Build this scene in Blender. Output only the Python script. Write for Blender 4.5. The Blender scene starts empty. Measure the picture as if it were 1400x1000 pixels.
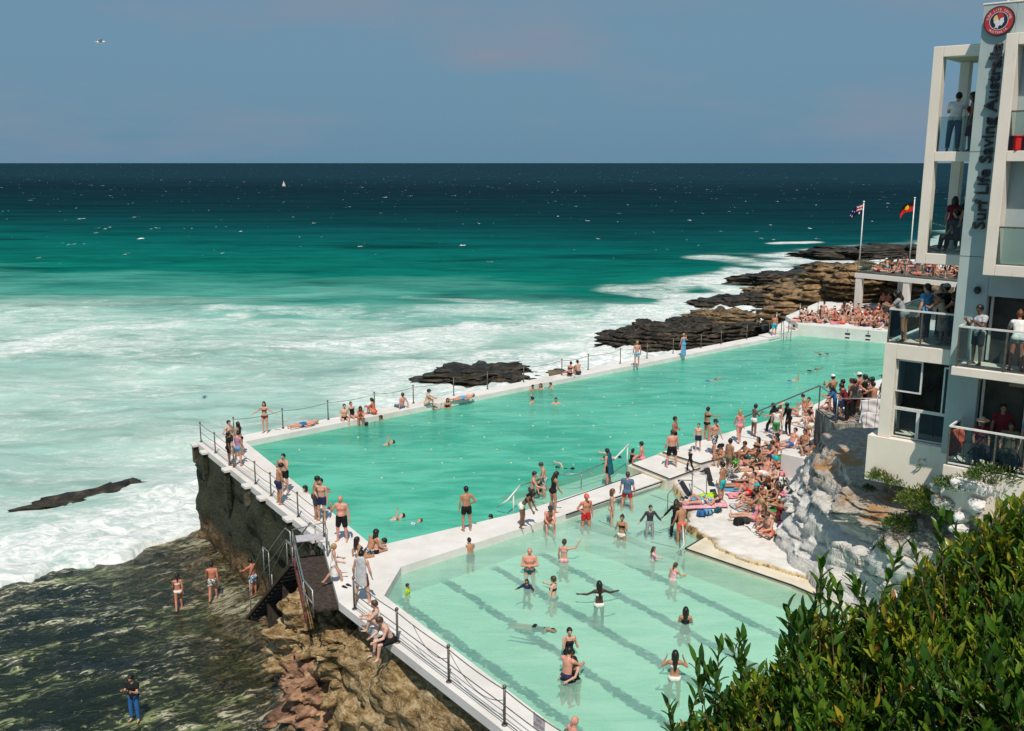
import bpy, math, random
import numpy as np
from mathutils import Vector, Matrix, Quaternion

C = bpy.context.scene.collection
SC = bpy.context.scene

# ------------------------------------------------------------------ camera, sky, sun, exposure
FPX, HCAM = 1313.0, 13.9                      # focal length (px of a 1400 px wide frame), lens height over the pool deck
PITCH = math.atan(277 / FPX)
cam_d = bpy.data.cameras.new('camera')
cam = bpy.data.objects.new('camera', cam_d)
C.objects.link(cam)
cam.location = (0, 0, HCAM)
cam.rotation_euler = (math.pi / 2 - PITCH, 0, 0)
cam_d.sensor_width = 36
cam_d.lens = 36 * FPX / 1400
cam_d.clip_start = 0.1
cam_d.clip_end = 200000
SC.camera = cam
SUN = Vector((0.03, -0.93, 1.50)).normalized()
SC.view_settings.view_transform = 'Standard'
SC.view_settings.look = 'None'
SC.view_settings.exposure = 0.0
SC.view_settings.gamma = 1.0

w = bpy.data.worlds.new('World')
SC.world = w
w.use_nodes = True
wn, wl = w.node_tree.nodes, w.node_tree.links
wn.clear()
sky = wn.new('ShaderNodeTexSky')
sky.sky_type = 'NISHITA'
sky.sun_disc = False
sky.sun_elevation = math.asin(SUN.z)
sky.sun_rotation = math.atan2(SUN.x, SUN.y)
sky.altitude = 0
sky.air_density = 1.0
sky.dust_density = 2.0
sky.ozone_density = 2.0
hsv = wn.new('ShaderNodeHueSaturation')
hsv.inputs['Saturation'].default_value = 0.75
hsv.inputs['Value'].default_value = 1.0
tint = wn.new('ShaderNodeMix'); tint.data_type = 'RGBA'; tint.blend_type = 'MULTIPLY'
tint.inputs['Factor'].default_value = 1.0
tint.inputs['B'].default_value = (0.80, 0.93, 0.92, 1)
tc = wn.new('ShaderNodeTexCoord')
# thin high cloud: stretched noise over the sky dome
mp = wn.new('ShaderNodeMapping'); mp.inputs['Scale'].default_value = (2.2, 2.2, 9.0)
cl = wn.new('ShaderNodeTexNoise'); cl.inputs['Scale'].default_value = 1.5; cl.inputs['Detail'].default_value = 7; cl.inputs['Roughness'].default_value = .55
cr = wn.new('ShaderNodeMapRange'); cr.inputs['From Min'].default_value = .50; cr.inputs['From Max'].default_value = .76; cr.inputs['To Max'].default_value = 1.0
cm = wn.new('ShaderNodeMix'); cm.data_type = 'RGBA'
cm.inputs['B'].default_value = (2.55, 3.15, 4.1, 1)
# the air near the sea horizon: greyer, more even
sep = wn.new('ShaderNodeSeparateXYZ')
hz = wn.new('ShaderNodeMapRange'); hz.inputs['From Min'].default_value = .0; hz.inputs['From Max'].default_value = .30; hz.inputs['To Min'].default_value = .92; hz.inputs['To Max'].default_value = .70
hm = wn.new('ShaderNodeMix'); hm.data_type = 'RGBA'
hm.inputs['B'].default_value = (1.55, 3.1, 4.5, 1)
bg = wn.new('ShaderNodeBackground'); bg.inputs['Strength'].default_value = 0.088
wo = wn.new('ShaderNodeOutputWorld')
wl.new(sky.outputs['Color'], hsv.inputs['Color'])
wl.new(hsv.outputs['Color'], tint.inputs['A'])
wl.new(tc.outputs['Generated'], sep.inputs[0]); wl.new(sep.outputs['Z'], hz.inputs['Value'])
wl.new(hz.outputs['Result'], hm.inputs['Factor']); wl.new(tint.outputs['Result'], hm.inputs['A'])
wl.new(tc.outputs['Generated'], mp.inputs['Vector']); wl.new(mp.outputs['Vector'], cl.inputs['Vector'])
wl.new(cl.outputs['Fac'], cr.inputs['Value']); wl.new(cr.outputs['Result'], cm.inputs['Factor'])
wl.new(hm.outputs['Result'], cm.inputs['A'])
wl.new(cm.outputs['Result'], bg.inputs['Color'])
wl.new(bg.outputs['Background'], wo.inputs['Surface'])

sun_d = bpy.data.lights.new('sun', 'SUN')
sun_d.energy = 4.4
sun_d.angle = math.radians(0.5)
sun_d.color = (1.0, 0.91, 0.79)
sun = bpy.data.objects.new('sun', sun_d)
C.objects.link(sun)
sun.rotation_euler = SUN.to_track_quat('Z', 'Y').to_euler()
sun.location = (20, -40, 80)

# ------------------------------------------------------------------ helpers
def at(px, py, z=0.0):
    """Where a line of sight (pixel of the 1400x1000 photograph) meets the level z."""
    u = (px - 700) / FPX; v = (500 - py) / FPX
    d = (u, math.cos(PITCH) + v * math.sin(PITCH), -math.sin(PITCH) + v * math.cos(PITCH))
    t = (z - HCAM) / d[2]
    return Vector((d[0] * t, d[1] * t, z))

def atY(px, py, Y):
    u = (px - 700) / FPX; v = (500 - py) / FPX
    d = (u, math.cos(PITCH) + v * math.sin(PITCH), -math.sin(PITCH) + v * math.cos(PITCH))
    t = Y / d[1]
    return Vector((d[0] * t, Y, HCAM + d[2] * t))

def tag(o, label=None, cat=None, group=None, kind=None):
    if label: o['label'] = label
    if cat: o['category'] = cat
    if group: o['group'] = group
    if kind: o['kind'] = kind
    return o

def mesh_obj(name, verts, faces, mat=None, parent=None, smooth=False, mats=None, mi=None):
    me = bpy.data.meshes.new(name)
    if isinstance(verts, np.ndarray) and isinstance(faces, np.ndarray):
        nv, nf, k = len(verts), len(faces), faces.shape[1]
        me.vertices.add(nv); me.vertices.foreach_set('co', verts.astype(np.float32).ravel())
        me.loops.add(nf * k); me.loops.foreach_set('vertex_index', faces.astype(np.int32).ravel())
        me.polygons.add(nf)
        me.polygons.foreach_set('loop_start', np.arange(0, nf * k, k, dtype=np.int32))
        me.polygons.foreach_set('loop_total', np.full(nf, k, dtype=np.int32))
        me.update(calc_edges=True)
    else:
        me.from_pydata([tuple(v) for v in verts], [], [tuple(f) for f in faces])
        me.update()
    for m in (mats or ([mat] if mat else [])):
        me.materials.append(m)
    if mi is not None:
        me.polygons.foreach_set('material_index', np.asarray(mi, dtype=np.int32))
    if smooth:
        me.polygons.foreach_set('use_smooth', np.ones(len(me.polygons), dtype=bool))
    o = bpy.data.objects.new(name, me)
    C.objects.link(o)
    if parent: o.parent = parent
    return o

def empty(name, loc=(0, 0, 0), rz=0):
    o = bpy.data.objects.new(name, None)
    o.empty_display_size = .2
    o.location = loc; o.rotation_euler = (0, 0, rz)
    C.objects.link(o)
    return o

class MB:
    """Collects boxes, tubes and prisms, then builds them as ONE mesh."""
    def __init__(s): s.v = []; s.f = []
    def box(s, x0, x1, y0, y1, z0, z1, M=None):
        n = len(s.v)
        p = [Vector((x, y, z)) for z in (z0, z1) for y in (y0, y1) for x in (x0, x1)]
        if M: p = [M @ q for q in p]
        s.v += p
        s.f += [tuple(n + i for i in q) for q in ((0, 2, 3, 1), (4, 5, 7, 6), (0, 1, 5, 4), (2, 6, 7, 3), (0, 4, 6, 2), (1, 3, 7, 5))]
        return s
    def tube(s, pts, r, n=8, r2=None):
        pts = [Vector(p) for p in pts]
        k0 = len(s.v)
        N = len(pts)
        for i, p in enumerate(pts):
            d = (pts[min(i + 1, N - 1)] - pts[max(i - 1, 0)]).normalized()
            a = d.orthogonal().normalized() if i == 0 else (a - d * a.dot(d)).normalized()
            b = d.cross(a)
            rr = r if r2 is None else r + (r2 - r) * i / (N - 1)
            for j in range(n):
                t = 2 * math.pi * j / n
                s.v.append(p + a * (rr * math.cos(t)) + b * (rr * math.sin(t)))
        for i in range(N - 1):
            for j in range(n):
                s.f.append((k0 + i * n + j, k0 + i * n + (j + 1) % n, k0 + (i + 1) * n + (j + 1) % n, k0 + (i + 1) * n + j))
        s.f.append(tuple(k0 + j for j in reversed(range(n))))
        s.f.append(tuple(k0 + (N - 1) * n + j for j in range(n)))
        return s
    def prism(s, poly, z0, z1, M=None):
        """poly: list of (x, y) counter-clockwise."""
        A = sum(poly[i][0] * poly[(i + 1) % len(poly)][1] - poly[(i + 1) % len(poly)][0] * poly[i][1] for i in range(len(poly)))
        if A < 0: poly = list(reversed(poly))
        k = len(s.v); n = len(poly)
        p = [Vector((x, y, z0)) for x, y in poly] + [Vector((x, y, z1)) for x, y in poly]
        if M: p = [M @ q for q in p]
        s.v += p
        s.f.append(tuple(k + i for i in reversed(range(n))))
        s.f.append(tuple(k + n + i for i in range(n)))
        for i in range(n):
            j = (i + 1) % n
            s.f.append((k + i, k + j, k + n + j, k + n + i))
        return s
    def ball(s, c, r, nu=10, nv=7, sc=(1, 1, 1)):
        k = len(s.v); c = Vector(c)
        for i in range(1, nv):
            t = math.pi * i / nv
            for j in range(nu):
                a = 2 * math.pi * j / nu
                s.v.append(c + Vector((r * sc[0] * math.sin(t) * math.cos(a), r * sc[1] * math.sin(t) * math.sin(a), r * sc[2] * math.cos(t))))
        top = len(s.v); s.v.append(c + Vector((0, 0, r * sc[2]))); s.v.append(c - Vector((0, 0, r * sc[2])))
        for i in range(nv - 2):
            for j in range(nu):
                s.f.append((k + i * nu + j, k + (i + 1) * nu + j, k + (i + 1) * nu + (j + 1) % nu, k + i * nu + (j + 1) % nu))
        for j in range(nu):
            s.f.append((top, k + j, k + (j + 1) % nu))
            s.f.append((top + 1, k + (nv - 2) * nu + (j + 1) % nu, k + (nv - 2) * nu + j))
        return s
    def build(s, name, mat, parent=None, smooth=False, bevel=0):
        o = mesh_obj(name, s.v, s.f, mat, parent, smooth)
        if bevel:
            b = o.modifiers.new('bevel', 'BEVEL'); b.width = bevel; b.segments = 2; b.limit_method = 'ANGLE'
        return o

# ---- numpy value noise
def _h(ix, iy, iz, seed):
    n = (ix * 374761393 + iy * 668265263 + iz * 2147483647 + seed * 974711) & 0xFFFFFFFF
    n = ((n ^ (n >> 13)) * 1274126177) & 0xFFFFFFFF
    return ((n ^ (n >> 16)) & 0xFFFF) / 32767.5 - 1.0
def vnoise(x, y, z, seed=0):
    xi, yi, zi = np.floor(x).astype(np.int64), np.floor(y).astype(np.int64), np.floor(z).astype(np.int64)
    fx, fy, fz = x - xi, y - yi, z - zi
    u, v, t = (f * f * (3 - 2 * f) for f in (fx, fy, fz))
    r = 0
    for dx, wx in ((0, 1 - u), (1, u)):
        for dy, wy in ((0, 1 - v), (1, v)):
            for dz, wz in ((0, 1 - t), (1, t)):
                r = r + wx * wy * wz * _h(xi + dx, yi + dy, zi + dz, seed)
    return r
def fbm(x, y, z, seed=0, o=4, gain=.5):
    r = 0; a = 1; f = 1
    for i in range(o):
        r = r + a * vnoise(x * f, y * f, z * f, seed + i * 17); a *= gain; f *= 2.03
    return r
def sstep(a, b, x):
    t = np.clip((x - a) / (b - a), 0, 1); return t * t * (3 - 2 * t)

# ------------------------------------------------------------------ materials
class NG:
    """Small node-graph builder."""
    def __init__(s, name):
        s.m = bpy.data.materials.new(name); s.m.use_nodes = True
        s.n, s.l = s.m.node_tree.nodes, s.m.node_tree.links
        s.b = s.n['Principled BSDF']; s.out = s.n['Material Output']
        s._pos = None
    def new(s, t, **kw):
        x = s.n.new(t)
        for k, v in kw.items(): setattr(x, k, v)
        return x
    def pos(s):
        if s._pos is None: s._pos = s.new('ShaderNodeNewGeometry').outputs['Position']
        return s._pos
    def obj(s): return s.new('ShaderNodeTexCoord').outputs['Object']
    def mapv(s, v, scale=(1, 1, 1), rot=(0, 0, 0), loc=(0, 0, 0)):
        x = s.new('ShaderNodeMapping'); x.inputs['Scale'].default_value = scale; x.inputs['Rotation'].default_value = rot; x.inputs['Location'].default_value = loc
        s.l.new(v, x.inputs['Vector']); return x.outputs['Vector']
    def noise(s, v, scale=1, detail=4, rough=.55, dist=0):
        x = s.new('ShaderNodeTexNoise'); x.inputs['Scale'].default_value = scale; x.inputs['Detail'].default_value = detail
        x.inputs['Roughness'].default_value = rough; x.inputs['Distortion'].default_value = dist
        s.l.new(v, x.inputs['Vector']); return x.outputs['Fac']
    def mr(s, v, a, b, c=0, d=1, smooth=True):
        x = s.new('ShaderNodeMapRange')
        if smooth: x.interpolation_type = 'SMOOTHSTEP'
        for k, q in (('From Min', a), ('From Max', b), ('To Min', c), ('To Max', d)): x.inputs[k].default_value = q
        s.l.new(v, x.inputs['Value']); return x.outputs['Result']
    def math(s, op, a, b=None):
        x = s.new('ShaderNodeMath', operation=op)
        for i, q in enumerate((a, b)):
            if q is None: continue
            if isinstance(q, (int, float)): x.inputs[i].default_value = q
            else: s.l.new(q, x.inputs[i])
        return x.outputs[0]
    def mix(s, f, a, b, mode='MIX'):
        x = s.new('ShaderNodeMix', data_type='RGBA', blend_type=mode)
        for k, q in (('Factor', f), ('A', a), ('B', b)):
            if isinstance(q, (int, float)): x.inputs[k].default_value = q
            elif isinstance(q, tuple): x.inputs[k].default_value = (*q[:3], 1)
            else: s.l.new(q, x.inputs[k])
        return x.outputs['Result']
    def ramp(s, f, stops):
        x = s.new('ShaderNodeValToRGB'); e = x.color_ramp.elements
        while len(e) < len(stops): e.new(.5)
        for i, (p, c) in enumerate(stops): e[i].position = p; e[i].color = (*c, 1)
        s.l.new(f, x.inputs['Fac']); return x.outputs['Color']
    def bump(s, h, dist=.02, strength=1, prev=None):
        x = s.new('ShaderNodeBump'); x.inputs['Distance'].default_value = dist; x.inputs['Strength'].default_value = strength
        s.l.new(h, x.inputs['Height'])
        if prev: s.l.new(prev, x.inputs['Normal'])
        return x.outputs['Normal']
    def col(s, c):
        if isinstance(c, tuple): s.b.inputs['Base Color'].default_value = (*c[:3], 1)
        else: s.l.new(c, s.b.inputs['Base Color'])
    def set(s, rough=None, spec=None, metal=None, normal=None):
        for k, q in (('Roughness', rough), ('Specular IOR Level', spec), ('Metallic', metal), ('Normal', normal)):
            if q is None: continue
            if isinstance(q, (int, float)): s.b.inputs[k].default_value = q
            else: s.l.new(q, s.b.inputs[k])
    def attr(s, name):
        x = s.new('ShaderNodeAttribute', attribute_name=name); return x.outputs['Fac']

def plain(name, c, rough=.7, spec=.3, var=.12, scale=6, metal=0, bump=0):
    g = NG(name)
    n = g.noise(g.pos(), scale, 5)
    k = tuple(max(0, x * (1 - var)) for x in c); h = tuple(min(1, x * (1 + var)) for x in c)
    g.col(g.mix(g.mr(n, .3, .7), k, h)); g.set(rough, spec, metal)
    if bump: g.set(normal=g.bump(n, bump))
    return g.m

MAT = {}
def colmat(c, kind='cloth'):
    key = (kind, tuple(round(x, 3) for x in c))
    if key not in MAT:
        if kind == 'skin':
            g = NG('skin'); n = g.noise(g.obj(), 7, 3)
            g.col(g.mix(g.mr(n, .3, .7), tuple(x * .88 for x in c), tuple(min(1, x * 1.08) for x in c)))
            g.set(.5, .35)
            g.b.inputs['Subsurface Weight'].default_value = 0.0
            MAT[key] = g.m
        elif kind == 'hair':
            g = NG('hair'); n = g.noise(g.mapv(g.obj(), (60, 60, 4)), 1, 3)
            g.col(g.mix(n, tuple(x * .6 for x in c), tuple(min(1, x * 1.4) for x in c))); g.set(.45, .4)
            MAT[key] = g.m
        else:
            g = NG('cloth'); n = g.noise(g.obj(), 9, 4)
            g.col(g.mix(g.mr(n, .3, .7), tuple(x * .8 for x in c), tuple(min(1, x * 1.1) for x in c)))
            g.set(.85, .15, normal=g.bump(n, .02, .5)); MAT[key] = g.m
    return MAT[key]
def patmat(c1, c2, scale=22, stripe=False):
    key = ('pat', c1, c2, scale, stripe)
    if key not in MAT:
        g = NG('patterned_cloth')
        f = (g.math('FRACT', g.math('MULTIPLY', g.new('ShaderNodeSeparateXYZ').outputs[2], 1)) if False else None)
        if stripe:
            s = g.new('ShaderNodeSeparateXYZ'); g.l.new(g.obj(), s.inputs[0])
            f = g.mr(g.math('FRACT', g.math('MULTIPLY', s.outputs[2], scale)), .45, .55)
        else:
            f = g.mr(g.noise(g.obj(), scale, 2), .47, .53)
        g.col(g.mix(f, c1, c2)); g.set(.85, .15); MAT[key] = g.m
    return MAT[key]

M_steel = plain('galvanised_steel', (.30, .30, .29), .4, .5, .25, 12, .6)
M_post = plain('bronze_post', (.13, .115, .09), .45, .4, .3, 15, .4)
M_whitepipe = plain('white_pipe', (.7, .7, .68), .4, .4, .1)
M_wire = plain('wire', (.10, .09, .08), .5, .4, .2)
M_black = plain('black_rubber', (.02, .02, .022), .6, .3, .2)
# ------------------------------------------------------------------ sea
def seg_dist(X, Y, a, b):
    ax, ay = a[0], a[1]; bx, by = b[0] - ax, b[1] - ay
    t = np.clip(((X - ax) * bx + (Y - ay) * by) / (bx * bx + by * by), 0, 1)
    return np.hypot(X - ax - t * bx, Y - ay - t * by)
PLA, PLB = at(0, 795, -5), at(288, 722, -5)              # where the rock shelf meets the surf
pn = Vector((-(PLB.y - PLA.y), PLB.x - PLA.x, 0)).normalized()
ROCKS_SEA = [  # px, py (waterline centre), width m, depth m, height m
    (655, 522, 10.5, 7.0, 1.9), (760, 512, 13, 2.2, .5), (900, 478, 12, 6.0, 2.5), (962, 475, 14, 7, 2.3), (1010, 470, 9, 6, 1.7), (985, 446, 8, 6, 1.8),
    (1030, 417, 13, 9, 2.1), (985, 420, 9, 6, 1.5), (1080, 412, 13, 9, 2.8), (1085, 432, 10, 5, 1.8), (1070, 388, 16, 9, 2.6), (1140, 380, 15, 10, 3.0),
    (1115, 402, 12, 9, 3.0), (1215, 352, 42, 14, 3.0), (1290, 354, 40, 14, 3.4), (130, 678, 9.0, 2.4, .95), (40, 712, 5, 2.2, .35), (1060, 452, 5, 4, 1.3)]
xs = np.concatenate([-np.geomspace(95, 70000, 60)[::-1], np.linspace(-92, 112, 409), np.geomspace(115, 70000, 60)])
ys = np.concatenate([np.linspace(6, 150, 330), np.geomspace(151, 420, 130), np.geomspace(430, 90000, 70)])
X, Y = np.meshgrid(xs, ys)
FA, FB = Vector((-14.4, 48.0, 0)), Vector((24, 80.5, 0))
foam = .42 * sstep(140, 116, Y + 7 * vnoise(X / 26, Y / 15, 0 * X, 5)) * (1 + .5 * vnoise(X / 16, Y / 9, X * 0, 9))
# white water along the pool wall, round every rock and over the reef at left
dw = seg_dist(X, Y, FA, FB)
foam += .40 * sstep(30, 2, dw + 9 * vnoise(X / 8, Y / 6, 0 * X, 2)) * sstep(-14, 0, X)
foam += .22 * sstep(16, 1, dw + 6 * vnoise(X / 8, Y / 6, 0 * X, 12)) * sstep(-6, -12, X)
for (px, py, rw, rd, rh) in ROCKS_SEA[:15]:
    c = at(px, py, -5)
    q = np.hypot((X - c.x) / (rw * .5 + 3), (Y - c.y) / (rd * .5 + 6))
    foam += .50 * sstep(1.7, .8, q + .35 * vnoise(X / 6, Y / 5, 0 * X, 3))
for a, b, wd, am in (((850, 398), (1040, 372), 6, .5), ((1040, 372), (1165, 360), 7, .35), ((1060, 333), (1110, 331), 2.5, .9), ((1130, 341), (1265, 330), 5, .34),
                     ((1120, 352), (1265, 341), 5, .36), ((975, 352), (1040, 360), 4, .5), ((300, 424), (450, 425), 3.2, .30), ((555, 407), (700, 411), 1.6, .26), ((560, 470), (860, 430), 5, .4),
                     ((410, 475), (640, 445), 2, .25), ((200, 450), (330, 430), 2.2, .3), ((0, 480), (120, 450), 2.5, .35)):
    a, b = at(*a, -5), at(*b, -5)
    foam += am * sstep(wd * 1.5, wd * .3, seg_dist(X, Y, a, b) + wd * .6 * vnoise(X / 5, Y / 7, X * 0, 8))
side = (X - PLA.x) * pn.x + (Y - PLA.y) * pn.y
run = (X - PLA.x) * (PLB.x - PLA.x) / 10 + (Y - PLA.y) * (PLB.y - PLA.y) / 10
wash = sstep(7.5, 4.6, side + 1.3 * vnoise(X / 2.5, Y / 2.5, 0 * X, 4) + .5 * (6 - run) * .55) * sstep(-14, 2, run) * sstep(-4, -2, side)
foam = np.maximum(np.minimum(foam, .80), 1.05 * wash)
foam = np.clip(foam, 0, 1)
near = sstep(320, 90, Y) * sstep(200, 90, np.abs(X))
Z = -5.0 + near * (.30 * fbm(X / 13 + .4 * Y / 13, Y / 5.0, 0 * X, 21, 4) + .06 * fbm(X / 1.6, Y / 1.1, 0 * X, 31, 3))
Z += .30 * np.exp(-((Y - 128 - 3 * vnoise(X / 20, 0 * X, 0 * X, 6)) / 2.2) ** 2) * sstep(60, 20, np.abs(X + 12))
Z += .22 * wash * (1 + fbm(X / 1.2, Y / 1.0, 0 * X, 41, 4))
Z = np.where(side < -1.2 + .8 * vnoise(X / 1.5, Y / 1.5, 0 * X, 14), np.where(Y < 56, -6.2, Z), Z)
ny, nx = X.shape
V = np.stack([X, Y, Z], -1).reshape(-1, 3)
ii = (np.arange(ny - 1)[:, None] * nx + np.arange(nx - 1)[None]).ravel()
F4 = np.stack([ii, ii + 1, ii + nx + 1, ii + nx], 1)

g = NG('sea_water')
sp = g.new('ShaderNodeSeparateXYZ'); g.l.new(g.pos(), sp.inputs[0])
yv = g.math('ADD', sp.outputs['Y'], g.math('MULTIPLY', g.math('SUBTRACT', g.noise(g.mapv(g.pos(), (.022, .055, 0)), 1, 4, .6), .5), 95))
yv = g.math('ADD', yv, g.math('MULTIPLY', sp.outputs['X'], .28))
t = g.math('DIVIDE', g.math('LOGARITHM', g.math('DIVIDE', g.math('MAXIMUM', yv, 61), 60), math.e), math.log(25))
col = g.ramp(t, [(0, (.30, .49, .44)), (.17, (.25, .46, .405)), (.235, (.07, .31, .26)), (.30, (.003, .165, .132)), (.39, (.002, .118, .110)), (.48, (.003, .062, .072)), (.57, (.004, .033, .044)), (.75, (.006, .024, .036)), (.95, (.012, .040, .062))])
# dark weed beds and cloud-like patches in the teal water, small wave texture
pt = g.noise(g.mapv(g.pos(), (.02, .06, 0), loc=(3, 1, 0)), 1, 3, .5)
col = g.mix(g.math('MULTIPLY', g.mr(pt, .56, .70), g.mr(sp.outputs['Y'], 95, 140, 0, .75)), col, (.002, .045, .05))
wv = g.noise(g.mapv(g.pos(), (.10, .42, 0), rot=(0, 0, .10)), 1, 6, .62)
wv2 = g.noise(g.mapv(g.pos(), (.012, .07, 0)), 1, 5, .6)
col = g.mix(g.mr(wv, .35, .75, 0, .7), col, g.mix(.55, col, (.0, .006, .010)))
col = g.mix(g.mr(wv2, .40, .66, 0, .55), col, g.mix(.6, col, (.02, .19, .18), 'MULTIPLY'))
# foam: attribute broken up by streaky noise
fa = g.attr('foam')
f1 = g.noise(g.mapv(g.pos(), (.26, .55, .4), rot=(0, 0, -.5)), 1, 9, .62, .9)
f2 = g.noise(g.mapv(g.pos(), (1.1, 1.9, 1), rot=(0, 0, -.6)), 1, 7, .68, 1.2)
ff = g.math('ADD', g.math('MULTIPLY', f1, .65), g.math('MULTIPLY', f2, .35))
thr = g.math('SUBTRACT', .785, g.math('MULTIPLY', fa, .46))
fm = g.mr(g.math('SUBTRACT', ff, thr), -.17, .25)
soft = g.mr(fa, .05, .75, 0, .80)
f0 = g.noise(g.mapv(g.pos(), (.07, .13, 1), rot=(0, 0, -.3)), 1, 5, .6, .8)
milk = g.mix(g.math('MULTIPLY', soft, g.mr(g.math('ADD', g.math('MULTIPLY', f1, .4), g.math('MULTIPLY', f0, .6)), .30, .60)), col, (.50, .615, .58))
fcol = g.mix(g.mr(f2, .36, .62), (.44, .51, .52), (.78, .78, .78))
col = g.mix(g.math('MULTIPLY', fm, g.mr(fa, .03, .14)), milk, fcol)
# scattered whitecaps far out
wc = g.noise(g.mapv(g.pos(), (.13, .05, 0), loc=(7, 3, 0)), 1, 4, .55)
wc2 = g.noise(g.mapv(g.pos(), (.7, .20, 0)), 1, 3, .6)
wcm = g.math('MULTIPLY', g.mr(g.math('ADD', g.math('MULTIPLY', wc, .6), g.math('MULTIPLY', wc2, .4)), .645, .665), g.mr(sp.outputs['Y'], 170, 260))
col = g.mix(wcm, col, (.8, .82, .83))
g.col(col)
nb = g.bump(g.noise(g.mapv(g.pos(), (.35, .8, 1)), 1, 6, .6), .25, .6)
nb = g.bump(f2, .12, .6, nb)
dif = g.new('ShaderNodeBsdfDiffuse'); g.l.new(col, dif.inputs['Color']); g.l.new(nb, dif.inputs['Normal'])
gls = g.new('ShaderNodeBsdfGlossy'); gls.inputs['Roughness'].default_value = .22; g.l.new(nb, gls.inputs['Normal'])
mxs = g.new('ShaderNodeMixShader'); g.l.new(g.mr(fm, 0, 1, .014, .002), mxs.inputs[0]); g.l.new(dif.outputs[0], mxs.inputs[1]); g.l.new(gls.outputs[0], mxs.inputs[2]); g.l.new(mxs.outputs[0], g.out.inputs['Surface'])
sea = mesh_obj('sea_water', V, F4, g.m, smooth=True)
at_ = sea.data.attributes.new('foam', 'FLOAT', 'POINT'); at_.data.foreach_set('value', foam.astype(np.float32).ravel())
tag(sea, 'open sea, dark blue far out, turquoise and foaming near the pool', 'sea', kind='structure')

# ------------------------------------------------------------------ rock shelf under the wall (lower left)
xs = np.linspace(-34, 9, 330); ys = np.linspace(10, 53, 330)
X, Y = np.meshgrid(xs, ys)
side = (X - PLA.x) * pn.x + (Y - PLA.y) * pn.y
rn = fbm(X / 2.2, Y / 1.4, 0 * X, 51, 5)
Z = -4.97 + .085 * rn + .06 * fbm(X / .5, Y / .4, 0 * X, 52, 3)
wl_ = seg_dist(X, Y, (-15.8, 46.7), (-6.4, 32.5)); wl2 = seg_dist(X, Y, (-6.4, 31), (3, 17))
Z += .35 * sstep(2.5, .2, wl_ + .8 * rn) + .9 * sstep(3.5, .5, wl2 + rn)
Z -= 1.6 * sstep(-.2, 2.0, side + .7 * rn)
V = np.stack([X, Y, Z], -1).reshape(-1, 3); nx = X.shape[1]
ii = (np.arange(X.shape[0] - 1)[:, None] * nx + np.arange(nx - 1)[None]).ravel()
F4 = np.stack([ii, ii + 1, ii + nx + 1, ii + nx], 1)
g = NG('wet_rock_shelf')
p = g.mapv(g.pos(), (1, 1, 1), rot=(0, 0, -.52))
s1 = g.noise(g.mapv(p, (1.7, 5.0, 1)), 1, 10, .74, 1.0)
s2 = g.noise(g.mapv(p, (.20, .60, 1)), 1, 5, .6)
s3 = g.noise(g.mapv(p, (.06, .24, 1), loc=(4, 2, 0)), 1, 5, .55, .4)
s4 = g.noise(g.pos(), 7, 6, .7)
base = g.mix(g.mr(s2, .40, .62), (.004, .010, .006), (.020, .026, .012))
base = g.mix(g.mr(s4, .55, .7, 0, .6), base, (.07, .065, .035))
sand_glint = g.mix(g.mr(s4, .3, .7), (.26, .30, .19), (.78, .74, .54))
col = g.mix(g.mr(g.math('ADD', s1, g.math('MULTIPLY', g.math('SUBTRACT', s2, .5), .75)), .535, .625), base, sand_glint)  # pale sand flecks; glints off wet rock are in this colour too
col = g.mix(g.mr(g.math('ADD', s3, g.math('MULTIPLY', g.math('SUBTRACT', s1, .5), .25)), .60, .66, 0, .9), col, (.20, .29, .19))
sx = g.new('ShaderNodeSeparateXYZ'); g.l.new(g.pos(), sx.inputs[0])
ok = g.mr(g.math('ADD', sx.outputs['Z'], g.math('MULTIPLY', g.math('SUBTRACT', s1, .5), 1.2)), -4.80, -4.35)
ok = g.math('MULTIPLY', g.attr('weed'), .85)
col = g.mix(g.math('MULTIPLY', ok, g.mr(g.math('ADD', g.math('MULTIPLY', s1, .5), g.math('MULTIPLY', s4, .5)), .44, .58)), col, g.mix(s4, (.03, .022, .008), (.22, .145, .055)))
g.col(col); g.set(g.mr(s2, .42, .58, .10, .45), .5, 0, g.bump(g.math('ADD', s1, g.math('MULTIPLY', s4, .4)), .10, .9))
rs_ = mesh_obj('rock_shelf', V, F4, g.m, smooth=True)
wa = rs_.data.attributes.new('weed', 'FLOAT', 'POINT'); wa.data.foreach_set('value', sstep(7.5, 1.0, np.minimum(wl_, wl2 + 1.0) + 1.5 * rn).astype(np.float32).ravel())
tag(rs_, 'dark weedy rock shelf with pale sandy streaks, awash below the wall', 'rock shelf', kind='structure')

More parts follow.
